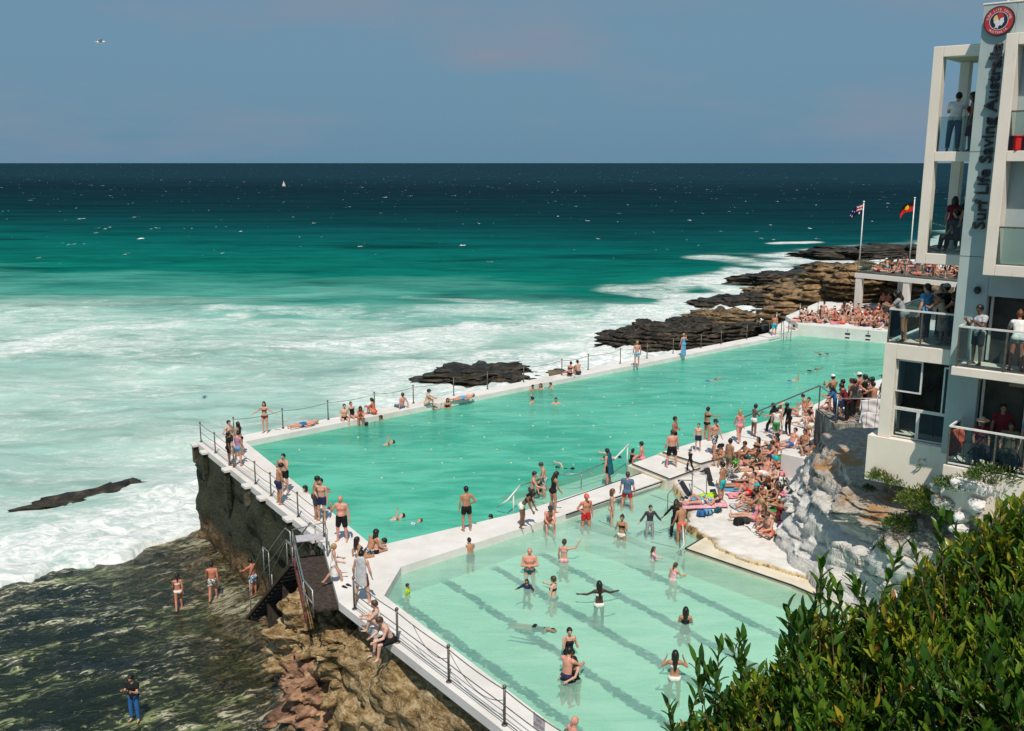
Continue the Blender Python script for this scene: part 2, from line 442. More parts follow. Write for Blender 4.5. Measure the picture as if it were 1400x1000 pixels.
# ------------------------------------------------------------------ pools
WZ = -.30
def water(name, poly, z, tint, d0, d1, df, label, bd=.05, sc=1.0, rot=-.70):
    g = NG(name)
    b1 = g.noise(g.mapv(g.pos(), (.30 * sc, 1.0 * sc, 1), rot=(0, 0, rot)), 1, 6, .6, .6)
    b2 = g.noise(g.mapv(g.pos(), (1.6 * sc, 3.2 * sc, 1), rot=(0, 0, rot)), 1, 5, .6, .4)
    b0 = g.noise(g.mapv(g.pos(), (.07, .16, 1), rot=(0, 0, rot)), 1, 3)
    h = g.math('ADD', b1, g.math('MULTIPLY', b2, .4))
    nrm = g.bump(h, bd, 1)
    dc = g.mix(g.mr(g.math('ADD', g.math('MULTIPLY', b1, .6), g.math('MULTIPLY', b0, .4)), .38, .62), d0, d1)  # light and dark ripple bands put into the water's diffuse colour
    dif = g.new('ShaderNodeBsdfDiffuse'); g.l.new(dc, dif.inputs['Color']); g.l.new(nrm, dif.inputs['Normal'])
    tr = g.new('ShaderNodeBsdfTransparent'); tr.inputs['Color'].default_value = (*tint, 1)
    gl = g.new('ShaderNodeBsdfGlossy'); gl.inputs['Roughness'].default_value = .12; gl.inputs['Color'].default_value = (1, 1, 1, 1); g.l.new(nrm, gl.inputs['Normal'])
    fr = g.new('ShaderNodeFresnel'); fr.inputs['IOR'].default_value = 1.26; g.l.new(nrm, fr.inputs['Normal'])
    m1 = g.new('ShaderNodeMixShader'); m1.inputs[0].default_value = df
    g.l.new(tr.outputs[0], m1.inputs[1]); g.l.new(dif.outputs[0], m1.inputs[2])
    m2 = g.new('ShaderNodeMixShader'); g.l.new(g.math('MULTIPLY', fr.outputs[0], .95), m2.inputs[0])
    g.l.new(m1.outputs[0], m2.inputs[1]); g.l.new(gl.outputs[0], m2.inputs[2])
    g.l.new(m2.outputs[0], g.out.inputs['Surface'])
    o = mesh_obj(name, [(x, y, z) for x, y in poly], [tuple(range(len(poly)))], g.m)
    return tag(o, label, 'water', kind='structure')
def ccw(p):
    A = sum(p[i][0] * p[(i + 1) % len(p)][1] - p[(i + 1) % len(p)][0] * p[i][1] for i in range(len(p)))
    return p if A > 0 else list(reversed(p))
D1 = (-5.1, 33.4); B0 = (-13.6, 47.1); FR = (24.0, 79.2)
water('main_pool_water', ccw([(-5.2, 33.2), (-13.7, 47.1), (23.9, 79.35), (24.3, 79.7), (34, 73.3), (24.0, 60.9), (6.9, 44.0), (4.65, 44.05), (-.55, 39.55), (.9, 37.7)]), WZ,
      (.20, .84, .62), (.040, .40, .285), (.15, .62, .47), .66, 'emerald green water of the long swimming pool', .10)
water('step_water', ccw([(.9, 37.7), (6.5, 41.9), (6.9, 44.0), (4.65, 44.05), (-.55, 39.55)]), WZ,
      (.66, .93, .83), (.20, .52, .40), (.34, .64, .52), .30, 'shallow green water over the broad steps of the long pool', .06)
water('shallow_pool_water', ccw([(-4.0, 31.5), (7.3, 41.5), (9.5, 40), (9.5, 34), (18, 24), (12, 11), (8.6, 11.0), (-4.3, 29.3)]), WZ,
      (.70, .94, .85), (.29, .55, .46), (.44, .68, .59), .40, 'pale aqua water of the shallow pool', .05, 1.3)
tdir = (PLB - PLA).normalized(); ta = PLA - pn * 1.0
water('tide_pool_water', ccw([tuple((ta - tdir * 14).xy), tuple((ta + tdir * 8.2).xy), (-6.5, 31.5), (-3.5, 26), (3, 12), (-34, 12)]), -4.955, (.76, .82, .68), (.02, .04, .025), (.08, .10, .06), .06, 'thin film of green brown sea water over the rock shelf', .05, 2.2, -.52)
# floors
g = NG('pool_floor_paint'); n = g.noise(g.pos(), .5, 5); g.col(g.mix(n, (.34, .56, .44), (.52, .70, .58))); g.set(.9)
mesh_obj('pool_floor', [(x, y, -2.2) for x, y in ((-14.0, 47.0), (-5.4, 33.2), (10, 38), (40, 72), (24.5, 81))], [(0, 1, 2, 3, 4)], g.m)['kind'] = 'structure'
g = NG('shallow_floor_paint')
wob = g.noise(g.mapv(g.pos(), (1, 1, 1)), 1.5, 4, .6)
wob2 = g.noise(g.mapv(g.pos(), (1, 1, 1), rot=(0, 0, .6)), 5.5, 3, .6)
s = g.new('ShaderNodeSeparateXYZ'); g.l.new(g.pos(), s.inputs[0])
q = g.math('ADD', g.math('MULTIPLY', s.outputs['X'], .81), g.math('MULTIPLY', s.outputs['Y'], .586))
q = g.math('ADD', q, g.math('ADD', g.math('MULTIPLY', wob, .42), g.math('MULTIPLY', wob2, .42)))
q = g.math('FRACT', g.math('DIVIDE', g.math('SUBTRACT', q, 15.1 - 2.17 / 2 + .42), 2.17))
d = g.math('ABSOLUTE', g.math('SUBTRACT', q, .5))
ln = g.math('MULTIPLY', g.mr(d, .10, .07), g.mr(wob2, .34, .44, .45, 1))
rr = g.math('ADD', g.math('MULTIPLY', s.outputs['X'], -.586), g.math('MULTIPLY', s.outputs['Y'], .81))
ln = g.math('MULTIPLY', ln, g.mr(rr, 28.3, 27.7))
fl = g.mix(g.noise(g.pos(), 1.1, 5, .6), (.50, .64, .55), (.72, .80, .72))
g.col(g.mix(ln, fl, (.015, .11, .11))); g.set(.9)
mesh_obj('shallow_pool_floor', [(x, y, -1.1) for x, y in ((-4.5, 29.2), (9.8, 9.0), (26, 18), (18, 40), (9, 42), (-4.2, 31.7))], [(0, 1, 2, 3, 4, 5)], g.m)['kind'] = 'structure'

# ------------------------------------------------------------------ concrete decks
g = NG('white_painted_concrete')
n1 = g.noise(g.pos(), .8, 6, .65); n2 = g.noise(g.pos(), 9, 5, .7); n3 = g.noise(g.mapv(g.pos(), (1, 1, 1), loc=(5, 5, 5)), .35, 6, .7)
c = g.mix(g.mr(n1, .3, .7), (.60, .575, .55), (.70, .68, .66))
c = g.mix(g.mr(n2, .60, .72, 0, .35), c, (.45, .42, .37))
c = g.mix(g.mr(n3, .55, .70, 0, .45), c, (.47, .40, .30))
n4 = g.noise(g.pos(), 28, 3, .6); c = g.mix(g.mr(n4, .68, .74, 0, .5), c, (.30, .27, .23))
g.col(c); g.set(.75, .25, 0, g.bump(n2, .006, .5)); M_deck = g.m
g = NG('cream_concrete'); n1 = g.noise(g.pos(), 1.3, 6, .6)
g.col(g.mix(g.mr(n1, .3, .7), (.54, .48, .37), (.66, .61, .50))); g.set(.8, .2); M_cream = g.m
M_nose = plain('black_step_edge', (.025, .022, .02), .8, .2, .3)
def px(*pts, z=0): return [tuple(at(x, y, z).xy) for x, y in pts]
deck = MB()
deck.prism([(-16.0, 46.9), B0, D1, (-7.1, 33.8)], -.28, 0)
deck.prism([(-14.8, 46.9), (-13.6, 47.1), D1, (-6.2, 33.6)], -2.6, -.284)
ramp_pts = [B0, (22.0, 77.5), (21.3, 78.5), (-14.4, 48.0), (-16.0, 46.9)]
deck.prism(ramp_pts, -2.6, 0.0)
deck.prism([D1, (-3.9, 31.6), (-4.2, 29.3), (-5.6, 28.8), (-7.1, 33.8)], -.28, 0)
deck.prism([D1, (-3.9, 31.6), (-4.2, 29.3), (-4.6, 29.2), (-6.0, 33.4)], -2.6, -.284)
deck.prism([(-4.2, 29.3), (-5.6, 28.8), (5.2, 14.4), (9.0, 9.3), (10.4, 8.8), (6.6, 14.0)], -.28, 0)
deck.prism([(-4.2, 29.3), (-5.0, 28.9), (5.8, 14.4), (9.6, 9.3), (10.4, 8.8), (6.6, 14.0)], -2.6, -.284)
deck.prism([D1, (.2, 36.9), (6.1, 42.1), (7.1, 41.4), (2.2, 36.8), (-2.7, 32.6), (-3.9, 31.6)], -2.6, 0)
LA = px((864, 634), (916, 655), z=0)
deck.prism([(6.1, 42.1), LA[0], LA[1], (7.1, 41.4)] if False else ccw([(6.1, 42.1), tuple(LA[0]), tuple(LA[1]), (7.1, 41.4)]), -2.6, -.004)
o = deck.build('pool_deck', M_deck); tag(o, 'white painted concrete walkway round the pools', 'deck', kind='structure')
# raised platforms on the right, stepping up from the dividing walk
pB = px((864, 634), (916, 655), (957, 640), (906, 619), z=.2)
pC = px((906, 618), (958, 634), (1064, 604), (1108, 592), (1240, 556), (1240, 508), (1200, 520), (1130, 545), (1100, 560), (1000, 590), z=.4)
up = MB(); up.prism(pB, -2.6, .2); up.prism(pC, -2.6, .4)
tag(up.build('raised_deck', M_deck), 'white upper deck on the near side of the long pool', 'deck', kind='structure')
def line_box(mb, a, b, wdt, z0, z1):
    a, b = Vector((a[0], a[1], 0)), Vector((b[0], b[1], 0)); d = (b - a).normalized(); n = Vector((-d.y, d.x, 0)) * wdt / 2
    mb.prism([tuple((a + n).xy), tuple((a - n).xy), tuple((b - n).xy), tuple((b + n).xy)], z0, z1)
# cream riser steps in front of both platforms
st = MB()
for (a, b, z) in (((884, 626), (934, 644), .1), ((846, 641), (896, 660), -.05)): pass
r0, r1 = px((858, 637), (909, 657), z=.1); q0, q1 = px((864, 634), (916, 655), z=.1)
st.prism(ccw([tuple(r0), tuple(r1), tuple(q1), tuple(q0)]), -1, .1)
r0, r1 = px((900, 620), (951, 638), z=.3); q0, q1 = px((906, 618), (958, 634), z=.3)
st.prism(ccw([tuple(r0), tuple(r1), tuple(q1), tuple(q0)]), -1, .3)
tag(st.build('step', M_cream), 'cream painted step risers between the deck levels', 'steps', kind='structure')
ns = MB()
for a, b, z in (((864, 634), (916, 655), .2), ((916, 655), (957, 640), .2), ((906, 618), (958, 634), .4), ((958, 634), (1064, 604), .4), ((758, 688), (880, 646), 0),
                ((774, 704), (916, 655), 0), ((937, 750), (1083, 800), -.1), ((937, 750), (962, 735), -.1), ((1083, 800), (1125, 818), -.1)):
    a, b = at(*a, z), at(*b, z); line_box(ns, a, b, .07, z - .02, z + .006)
tag(ns.build('step_edge_marking', M_nose), 'black slip strips painted along the step edges', 'marking', kind='structure')
# underwater steps in the long pool beside the dividing walk, dry steps at their end
us = MB()
for k in range(4):
    o_ = k * .55
    a, b, c_, d_ = Vector((.9, 37.9)), Vector((6.1, 42.4)), None, None
    n = Vector((-.66, .75)); us.prism([tuple(a + n * o_), tuple(b + n * o_), tuple(b + n * (o_ + .55)), tuple(a + n * (o_ + .55))], -2.2, -.34 - .09 * k)
for k, (a, b) in enumerate((((864, 634), (916, 655)), ((856, 640), (884, 650)), ((850, 646), (871, 653)))):
    pass
tag(us.build('pool_steps', M_deck), 'broad white underwater steps along the dividing walk', 'steps', kind='structure')
# lower sunbathing terrace: painted rock ledge
ter = px((916, 655), (957, 640), (958, 634), (1064, 604), (1112, 592), (1150, 640), (1150, 700), (1160, 760), (1150, 800), (1100, 786), (1050, 771), (1010, 757), (985, 746), (963, 727), (945, 714), (938, 690), (930, 668), z=.08)
def flat_terrain(name, poly, z, mat, amp, res=.14, thick=1.3, seed=3):
    P = np.array(ccw([tuple(q) for q in poly])); n = len(P)
    lo, hi = P.min(0) - .3, P.max(0) + .3
    X, Y = np.meshgrid(np.arange(lo[0], hi[0], res), np.arange(lo[1], hi[1], res))
    ins = np.zeros(X.shape, bool); dmin = np.full(X.shape, 9.)
    for i in range(n):
        a, b = P[i], P[(i + 1) % n]
        c = ((a[1] > Y) != (b[1] > Y)) & (X < (b[0] - a[0]) * (Y - a[1]) / (b[1] - a[1] + 1e-9) + a[0]); ins ^= c
        dmin = np.minimum(dmin, seg_dist(X, Y, a, b))
    sd = np.where(ins, dmin, -dmin) + .12 * fbm(X / .7, Y / .7, 0 * X, seed, 3)
    Zt = z + amp * fbm(X / 1.7, Y / 1.2, 0 * X, seed + 3, 4) - .05 * sstep(.35, 0, sd)
    Zt = np.where(sd < -.04, z - thick, Zt)
    V = np.stack([X, Y, Zt], -1).reshape(-1, 3); nx = X.shape[1]
    ii = (np.arange(X.shape[0] - 1)[:, None] * nx + np.arange(nx - 1)[None]).ravel()
    F_ = np.stack([ii, ii + 1, ii + nx + 1, ii + nx], 1); F_ = F_[(sd.ravel()[F_] > -.04).any(1)]
    return mesh_obj(name, V, F_, mat, smooth=True)
g = NG('white_washed_rock')
n1 = g.noise(g.pos(), .9, 8, .62); n2 = g.noise(g.mapv(g.pos(), (1, 1, 3.2)), 2.2, 8, .65); n3 = g.noise(g.pos(), 6, 5, .7)
wc_ = g.mix(g.mr(n2, .3, .7), (.60, .59, .57), (.80, .78, .75))
tan = g.mix(n3, (.26, .20, .15), (.46, .36, .27))
nrm = g.new('ShaderNodeNewGeometry'); sz = g.new('ShaderNodeSeparateXYZ'); g.l.new(nrm.outputs['Normal'], sz.inputs[0])
if False: pass
wear = g.math('MULTIPLY', g.mr(g.math('ADD', n1, g.math('MULTIPLY', n3, .25)), .62, .72), .75)
c = g.mix(wear, wc_, tan)
c = g.mix(g.mr(n2, .66, .74, 0, .7), c, (.16, .14, .12))
g.col(c); g.set(.85, .2, 0, g.bump(g.math('ADD', n2, g.math('MULTIPLY', n3, .4)), .10, .8)); M_wrock = g.m
g = NG('white_painted_ledge')
n1 = g.noise(g.pos(), .9, 8, .62); n2 = g.noise(g.pos(), 3.2, 8, .65)
c = g.mix(g.mr(n2, .3, .7), (.58, .56, .535), (.70, .675, .65)); c = g.mix(g.mr(n1, .62, .74, 0, .5), c, (.50, .42, .33)); c = g.mix(g.mr(n2, .66, .74, 0, .7), c, (.26, .22, .18))
s3_ = g.new('ShaderNodeSeparateXYZ'); g.l.new(g.pos(), s3_.inputs[0])
c = g.mix(g.mr(g.math('ADD', s3_.outputs['Z'], g.math('MULTIPLY', g.math('SUBTRACT', n1, .5), .25)), .06, -.05), c, g.mix(g.mr(n2, .45, .62), (.50, .38, .20), (.10, .07, .03)))
g.col(c); g.set(.85, .2, 0, g.bump(n2, .05, .7)); M_ledge = g.m
flat_terrain('sunbathing_ledge', ter, .08, M_ledge, .05, .09, .6)['kind'] = 'structure'
strip = px((962, 735), (937, 750), (1083, 800), (1125, 818), (1210, 850), (1230, 800), (1150, 790), (1050, 765), (985, 738), z=-.1)
s_ = MB(); s_.prism(ccw(strip), -1.2, -.1); tag(s_.build('pool_edge_strip', M_cream), 'cream strip of paving between shallow pool and painted rock', 'paving', kind='structure')
sh = MB()
sh.prism(ccw(px((782, 704), (912, 657), (948, 690), (966, 730), (940, 749), (890, 742), (845, 722), z=-.3)), -1.1, -.42)
sh.prism(ccw(px((700, 731), (774, 706), (850, 726), (895, 744), (930, 756), (880, 752), (800, 728), z=-.3)), -1.1, -.66)
tag(sh.build('shallow_step', M_deck), 'pale shallow ledge just under the water of the small pool', 'steps', kind='structure')
nb_ = MB()
for a, b in (((888, 676), (921, 688)), ((890, 741), (938, 752)), ((818, 712), (862, 730))):
    a, b = at(*a, -.41), at(*b, -.41); line_box(nb_, a, b, .06, -.43, -.412)
tag(nb_.build('underwater_marking', M_nose), 'dark edge stripes on the shallow ledge', 'marking', kind='structure')

# far end: wall with lane numbers, end deck
EZ = .66
e0, e1, e2 = (24.0, 79.6), (28.2, 77.0), (34.5, 73.0)
ed = MB()
ed.prism([e0, e1, e2, (44, 80), (42, 92), (30, 93), (24.2, 84)], -3, EZ)
ed.prism(ccw([(22.0, 77.5), FR, e0, (24.2, 84), (22.4, 81), (21.3, 78.5)]), -2.6, .25)
ed.prism(ccw([(20.8, 76.4), (22.0, 77.45), (21.28, 78.48), (20.2, 77.5)]), -.1, .12)
tag(ed.build('end_deck', M_deck), 'white concrete deck at the far end of the pool', 'deck', kind='structure')

# ------------------------------------------------------------------ sea wall
def wall_mesh(name, pts, zb, zt, mat, amp, seed, slope=.10, parent=None, nz=26, step=.3):
    P = [np.array(p, float) for p in pts]; L = [];
    for a, b in zip(P[:-1], P[1:]):
        k = max(2, int(np.linalg.norm(b - a) / step)); L += [a + (b - a) * i / k for i in range(k)]
    L.append(P[-1]); L = np.array(L); n = len(L)
    T = np.gradient(L, axis=0); T /= np.linalg.norm(T, axis=1)[:, None]; N = np.stack([T[:, 1], -T[:, 0]], 1)
    zz = np.linspace(zt, zb, nz)
    Xc = L[:, 0][None] + 0 * zz[:, None]; Yc = L[:, 1][None] + 0 * zz[:, None]; Zc = zz[:, None] + 0 * Xc
    d = amp * fbm(Xc / 1.1, Yc / 1.1, Zc / .8, seed, 5) + slope * (zt - Zc) + .25 * amp * np.sign(fbm(Xc / 2, Yc / 2, Zc / 2, seed + 5, 2))
    d = d * sstep(0, .12, (zt - Zc) / (zt - zb)) + .0
    V = np.stack([Xc + N[:, 0][None] * d, Yc + N[:, 1][None] * d, Zc], -1).reshape(-1, 3)
    ii = (np.arange(nz - 1)[:, None] * n + np.arange(n - 1)[None]).ravel()
    return mesh_obj(name, V, np.stack([ii, ii + n, ii + n + 1, ii + 1], 1), mat, parent, smooth=True)
def rock_mat(name, stops, wet=.6, sc=1.0, zdark=None, bd=.12):
    g = NG(name)
    n1 = g.noise(g.mapv(g.pos(), (1, 1, 2.6)), .9 * sc, 9, .66, .3); n2 = g.noise(g.pos(), 5 * sc, 6, .7); n3 = g.noise(g.pos(), .35 * sc, 4)
    f = g.math('ADD', g.math('MULTIPLY', n1, .6), g.math('ADD', g.math('MULTIPLY', n2, .25), g.math('MULTIPLY', n3, .15)))
    c = g.ramp(g.mr(f, .34, .66, 0, 1, False), stops)
    if zdark:
        s = g.new('ShaderNodeSeparateXYZ'); g.l.new(g.pos(), s.inputs[0])
        k = g.mr(g.math('ADD', s.outputs['Z'], g.math('MULTIPLY', g.math('SUBTRACT', n1, .5), zdark[3])), zdark[0], zdark[1])
        c = g.mix(k, c, g.mix(g.mr(n2, .38, .66), zdark[2], tuple(q * 2.6 for q in zdark[2])))
    g.col(c); g.set(wet, .3, 0, g.bump(g.math('ADD', n1, g.math('MULTIPLY', n2, .5)), bd, 1))
    return g.m
M_wall = rock_mat('mossy_wall', [(0, (.012, .010, .006)), (.4, (.05, .035, .018)), (.62, (.14, .085, .035)), (.8, (.24, .16, .08)), (1, (.36, .28, .18))], .8, 1.9, (-3.9, -3.2, (.018, .020, .010), 1.8))
M_cliff = rock_mat('ochre_rock', [(0, (.02, .013, .006)), (.20, (.10, .065, .028)), (.42, (.24, .155, .065)), (.58, (.38, .275, .145)), (.78, (.50, .39, .24)), (1, (.64, .55, .41))], .8, 3.0)
M_rust = rock_mat('rusty_rock', [(0, (.03, .016, .010)), (.3, (.13, .07, .042)), (.55, (.30, .17, .105)), (.85, (.46, .29, .18)), (1, (.5, .38, .24))], .6, 1.3)
M_dark = rock_mat('black_sea_rock', [(0, (.006, .0055, .005)), (.45, (.022, .018, .012)), (.7, (.055, .042, .026)), (1, (.16, .115, .065))], .45, 1.0)
M_brown = rock_mat('brown_sea_rock', [(0, (.012, .009, .006)), (.35, (.06, .042, .024)), (.6, (.17, .115, .06)), (1, (.34, .24, .14))], .7, .8)
M_sand = rock_mat('sandstone', [(0, (.025, .016, .009)), (.42, (.11, .068, .033)), (.62, (.26, .165, .08)), (1, (.42, .29, .16))], .8, 1.0)
sw = empty('sea_wall', (-11, 40, -2.6))
tag(sw, 'tall mossy concrete sea wall below the left walkway', 'wall')
def localise(o, root):
    o.parent = root; o.matrix_parent_inverse = root.matrix_basis.inverted() if False else Matrix.Translation(-Vector(root.location))
localise(wall_mesh('wall_face', [(-6.5, 54.6), (-14.4, 47.95), (-16.05, 46.95), (-11.65, 40.5), (-7.1, 33.8), (-5.9, 31.6), (-5.2, 29.2)], -6.2, -.285, M_wall, .26, 61, .06), sw)
ch = MB()
def outer(px_, py_): return at(px_, py_, -.15)
CAPS = [(269, 610), (277, 621), (309, 645), (338, 667), (361, 683), (401, 711), (438, 738)]
cp = MB()
dirw = Vector((.565, -.825, 0)); nout = Vector((-.825, -.565, 0))
def wall_pt(px_, off):    # a point on the outer edge of the left walk nearest a pixel
    p = at(px_, 0, 0) if False else None
for i, (cx, cy) in enumerate(CAPS):
    p = at(cx, cy, -.15)
    t = (p - Vector((-16.0, 46.9, 0))).dot(dirw); q = Vector((-16.0, 46.9, 0)) + dirw * t
    M = Matrix.Translation((q.x, q.y, 0)) @ Matrix.Rotation(math.atan2(dirw.y, dirw.x), 4, 'Z')
    b = MB(); b.box(-.26, .26, -.30, -.004, -.14, -.01, M); cpo = b.build('cap_block', M_deck, bevel=.02); localise(cpo, sw)
    b = MB(); b.box(-.17, .17, -.25, -.01, -1.0 - (.5 * (i % 3)), -.154, M); bo = b.build('buttress', M_wall if i % 3 else plain('weathered_concrete', (.10, .085, .06), .9, .2, .6, 4), bevel=.05); localise(bo, sw)
cl_ = empty('rock_cliff', (-2, 24, -3)); tag(cl_, 'ochre rock face under the railed walkway beside the shallow pool', 'cliff')
localise(wall_mesh('cliff_face', [(-4.75, 30.0), (-4.9, 28.7), (0.5, 21.5), (5.6, 14.5), (9.4, 9.4)], -6.0, -.30, M_cliff, .42, 71, .34, nz=64, step=.12), cl_)

# ------------------------------------------------------------------ rocks
import bmesh
_ico = {}
def ico(n):
    if n not in _ico:
        bm = bmesh.new(); bmesh.ops.create_icosphere(bm, subdivisions=n, radius=1.0)
        _ico[n] = (np.array([v.co[:] for v in bm.verts]), np.array([[v.index for v in f.verts] for f in bm.faces])); bm.free()
    return _ico[n]
def rock(c, size, mat, seed, label, cat='rock', rot=0, amp=.22, strata=0, sq=.7, sub=5, name='rock', group=None, fr=1.3, tilt=0):
    v, f = ico(sub); v = v.copy(); f = f.copy()
    p = np.sign(v) * np.abs(v) ** sq
    s = np.array(size) / 2
    q = p * s
    m = np.mean(s)
    nn = fbm(q[:, 0] / m * fr + seed, q[:, 1] / m * fr, q[:, 2] / m * fr * 1.8, seed, 5)
    q = q * (1 + amp * nn)[:, None]
    if strata:
        zz = q[:, 2] + .06 * fbm(q[:, 0] / m * 2, q[:, 1] / m * 2, q[:, 2] * 0, seed + 7, 3)
        k = np.floor(zz / strata); fz = zz / strata - k
        ins = 1 - .13 * np.exp(-((fz - .5) / .16) ** 2) * np.clip(1.2 + vnoise(q[:, 0] / m * 1.5, q[:, 1] / m * 1.5, k * 3.3, seed + 9), 0, 1.5) + .07 * vnoise(q[:, 0] * .6, q[:, 1] * .6, k * 5.7 + .5, seed + 11)
        q[:, :2] *= ins[:, None]
    if tilt: 
        ct, st2 = math.cos(tilt), math.sin(tilt); q = np.stack([q[:, 0], q[:, 1] * ct - q[:, 2] * st2, q[:, 1] * st2 + q[:, 2] * ct], 1)
    o = mesh_obj(name, q, f, mat, smooth=True)
    o.location = c; o.rotation_euler = (0, 0, rot)
    return tag(o, label, cat, group)
SEA_L = ['layered dark rock standing in the surf beyond the pool wall', 'low wet black rock ledge against the far wall, foam over it', 'big black rock behind the man in patterned shorts',
         'long black rock behind the woman in the blue dress', 'dark rock sloping to the pool wall near the ladder', 'small brown-topped rock above the long black rock',
         'black flat rock standing out in white foam', 'low black rock at the seaward tip, foam around it', 'broad brown rock in front of the tan cliff', 'dark rock just left of the end deck crowd',
         'dark humped rock farthest out beyond the brown rock', 'dark rounded rock just left of the flagpole terrace', 'rock with a green mossy patch left of the terrace', 'long dark rock ledge on the horizon side of the flags',
         'dark rock ledge behind the right flagpole', 'slanting dark reef breaking the foam at far left', 'dark submerged rock under a swirl at the left edge', 'black rock beside the turquoise shorts man']
for i, (px_, py_, rw, rd, rh) in enumerate(ROCKS_SEA):
    c = at(px_, py_, -5)
    m = M_brown if i in (5, 8, 12) else M_dark
    rh *= .78 if i == 0 else (1.15 if i < 6 else (.62 if i in (15, 16) else .8))
    rock((c.x, c.y, -5.25 + rh * .10), (rw, rd, rh * 1.9), m, 100 + i, SEA_L[i], 'rock', (.70 if i == 15 else .25 * math.sin(i * 2.1)), .30, .40, .82, 6 if i < 9 else 5, 'sea_rock', None, 1.9)
# tan sandstone behind the end deck and under the terrace
for i, (px_, py_, Yd, sz, m, lab) in enumerate([
    (1130, 418, 99, (13, 9, 4.0), M_sand, 'tan sandstone slope left of the terrace columns'),
    (1190, 400, 98, (16, 10, 7.6), M_sand, 'tall tan boulder seen between the terrace columns'),
    (1250, 405, 97, (16, 9, 6.5), M_brown, 'layered brown rock behind the right terrace column'),
    (1100, 430, 97, (8, 6, 3.0), M_sand, 'low tan rock left behind the end deck crowd'),
    (1155, 392, 112, (14, 10, 3.6), M_brown, 'brown rock above the tan slope beside the terrace')]):
    c = atY(px_, py_, Yd)
    rock((c.x, c.y, c.z - sz[2] * .12), sz, m, 140 + i, lab, 'rock', .3 * i, .40, .55, .8, 6, 'sandstone_rock')
# ochre boulders at the foot of the cliff, lower left
for i, (px_, py_, z, sz, m, lab, rot) in enumerate([
    (446, 878, -3.1, (3.6, 2.8, 3.9), M_cliff, 'big ochre boulder below the cantilevered stair platform', .6),
    (500, 915, -2.9, (3.0, 2.6, 3.6), M_cliff, 'ochre boulder under the seated couple', .2),
    (415, 912, -4.0, (2.0, 1.7, 1.5), M_rust, 'small reddish boulder at the foot of the cliff', .9),
    (448, 945, -4.0, (3.4, 2.6, 2.2), M_rust, 'banded rusty boulder with a hollow, by the dark shelf', .4),
    (465, 985, -4.6, (3.4, 1.8, 1.0), M_rust, 'flat reddish slab at the bottom edge under the boulders', .3),
    (400, 850, -4.6, (2.2, 1.6, 1.0), M_brown, 'low brown rock beside the stair foot', .1)]):
    c = at(px_, py_, z)
    rock((c.x, c.y, z), sz, m, 160 + i, lab, 'boulder', rot, .34, .42, .8, 6, 'boulder', None, 2.6)
# white painted outcrop right of the terrace: stepped rock mass, then loose rocks on it
g = NG('painted_outcrop'); n1 = g.noise(g.pos(), .45, 6, .6); n2 = g.noise(g.mapv(g.pos(), (.8, .8, 5.0)), 1.7, 10, .68, .5); n3 = g.noise(g.pos(), 6, 6, .7)
nn_ = g.new('ShaderNodeNewGeometry'); s2_ = g.new('ShaderNodeSeparateXYZ'); g.l.new(nn_.outputs['True Normal'], s2_.inputs[0]); s3_ = g.new('ShaderNodeSeparateXYZ'); g.l.new(g.pos(), s3_.inputs[0])
wh = g.mix(g.mr(n2, .3, .7), (.68, .66, .63), (.80, .78, .75))
tan = g.mix(g.mr(n3, .35, .68), (.34, .28, .22), (.60, .51, .42)); tan = g.mix(g.mr(n1, .55, .585), tan, (.50, .27, .125))
hi = g.mr(g.math('ADD', s3_.outputs['Z'], g.math('MULTIPLY', g.math('SUBTRACT', n2, .5), 2.4)), 2.1, 2.7)
c = g.mix(g.math('MULTIPLY', hi, g.mr(s2_.outputs['Z'], .35, .75, .25, 1)), wh, tan)
c = g.mix(g.mr(n2, .67, .72, 0, .7), c, (.16, .14, .11)); c = g.mix(g.mr(n3, .62, .74, 0, .6), c, (.30, .24, .17)) if False else c
g.col(c); g.set(.88, .2, 0, g.bump(g.math('ADD', n2, g.math('MULTIPLY', n3, .5)), .22, 1)); M_outc = g.m; M_tanrock = M_outc
xs = np.arange(9.0, 18, .035); ys = np.arange(26.0, 42.6, .05)
X, Y = np.meshgrid(xs, ys)
def poly_sd(X, Y, pts):
    dm = np.full(X.shape, 1e9); sg = np.ones(X.shape)
    for a, b in zip(pts[:-1], pts[1:]):
        dd = seg_dist(X, Y, a, b); cr_ = (b[0] - a[0]) * (Y - a[1]) - (b[1] - a[1]) * (X - a[0])
        sg = np.where(dd < dm, np.where(cr_ > 0, 1, -1), sg); dm = np.minimum(dm, dd)
    return dm * sg
OF = [(13.4, 44.0), (12.2, 40.6), (10.75, 36.6), (9.95, 33.6), (9.75, 31.4), (10.15, 29.7), (11.0, 28.4), (12.8, 27.0), (15.0, 25.2)]
wd = poly_sd(X, Y, OF)
wd = wd + .22 * fbm(X / 1.6, Y / 1.6, 0 * X, 301, 3)
low = sstep(36.5, 42, Y)                                   # the far end is lower
Z = np.full(X.shape, -2.6) + 2.65 * sstep(-.14, .04, wd)
for k, (wi, hi_) in enumerate(((.02, .50), (.22, .50), (.48, .60), (.78, .60), (1.10, .55), (1.6, .45))):
    Z += hi_ * (1 - .62 * low) * sstep(0, .20, wd * (1 - .25 * low) - wi - .17 * fbm(X / 1.3 + 9 * k, Y / 1.3, 0 * X, 310 + k, 3))
Z += .07 * np.clip(wd, 0, 8) + .08 * fbm(X / .8, Y / .8, 0 * X, 330, 5) * sstep(0, .3, wd) + .12 * fbm(X / 2.5, Y / 2.5, 0 * X, 331, 2) * sstep(.5, 2, wd)
XX = X + .09 * fbm(X / 1.1, Y / 1.1, Z / .35, 340, 4) * sstep(-.05, .2, wd); YY = Y + .09 * fbm(X / 1.1 + 5, Y / 1.1, Z / .35, 341, 4) * sstep(-.05, .2, wd)
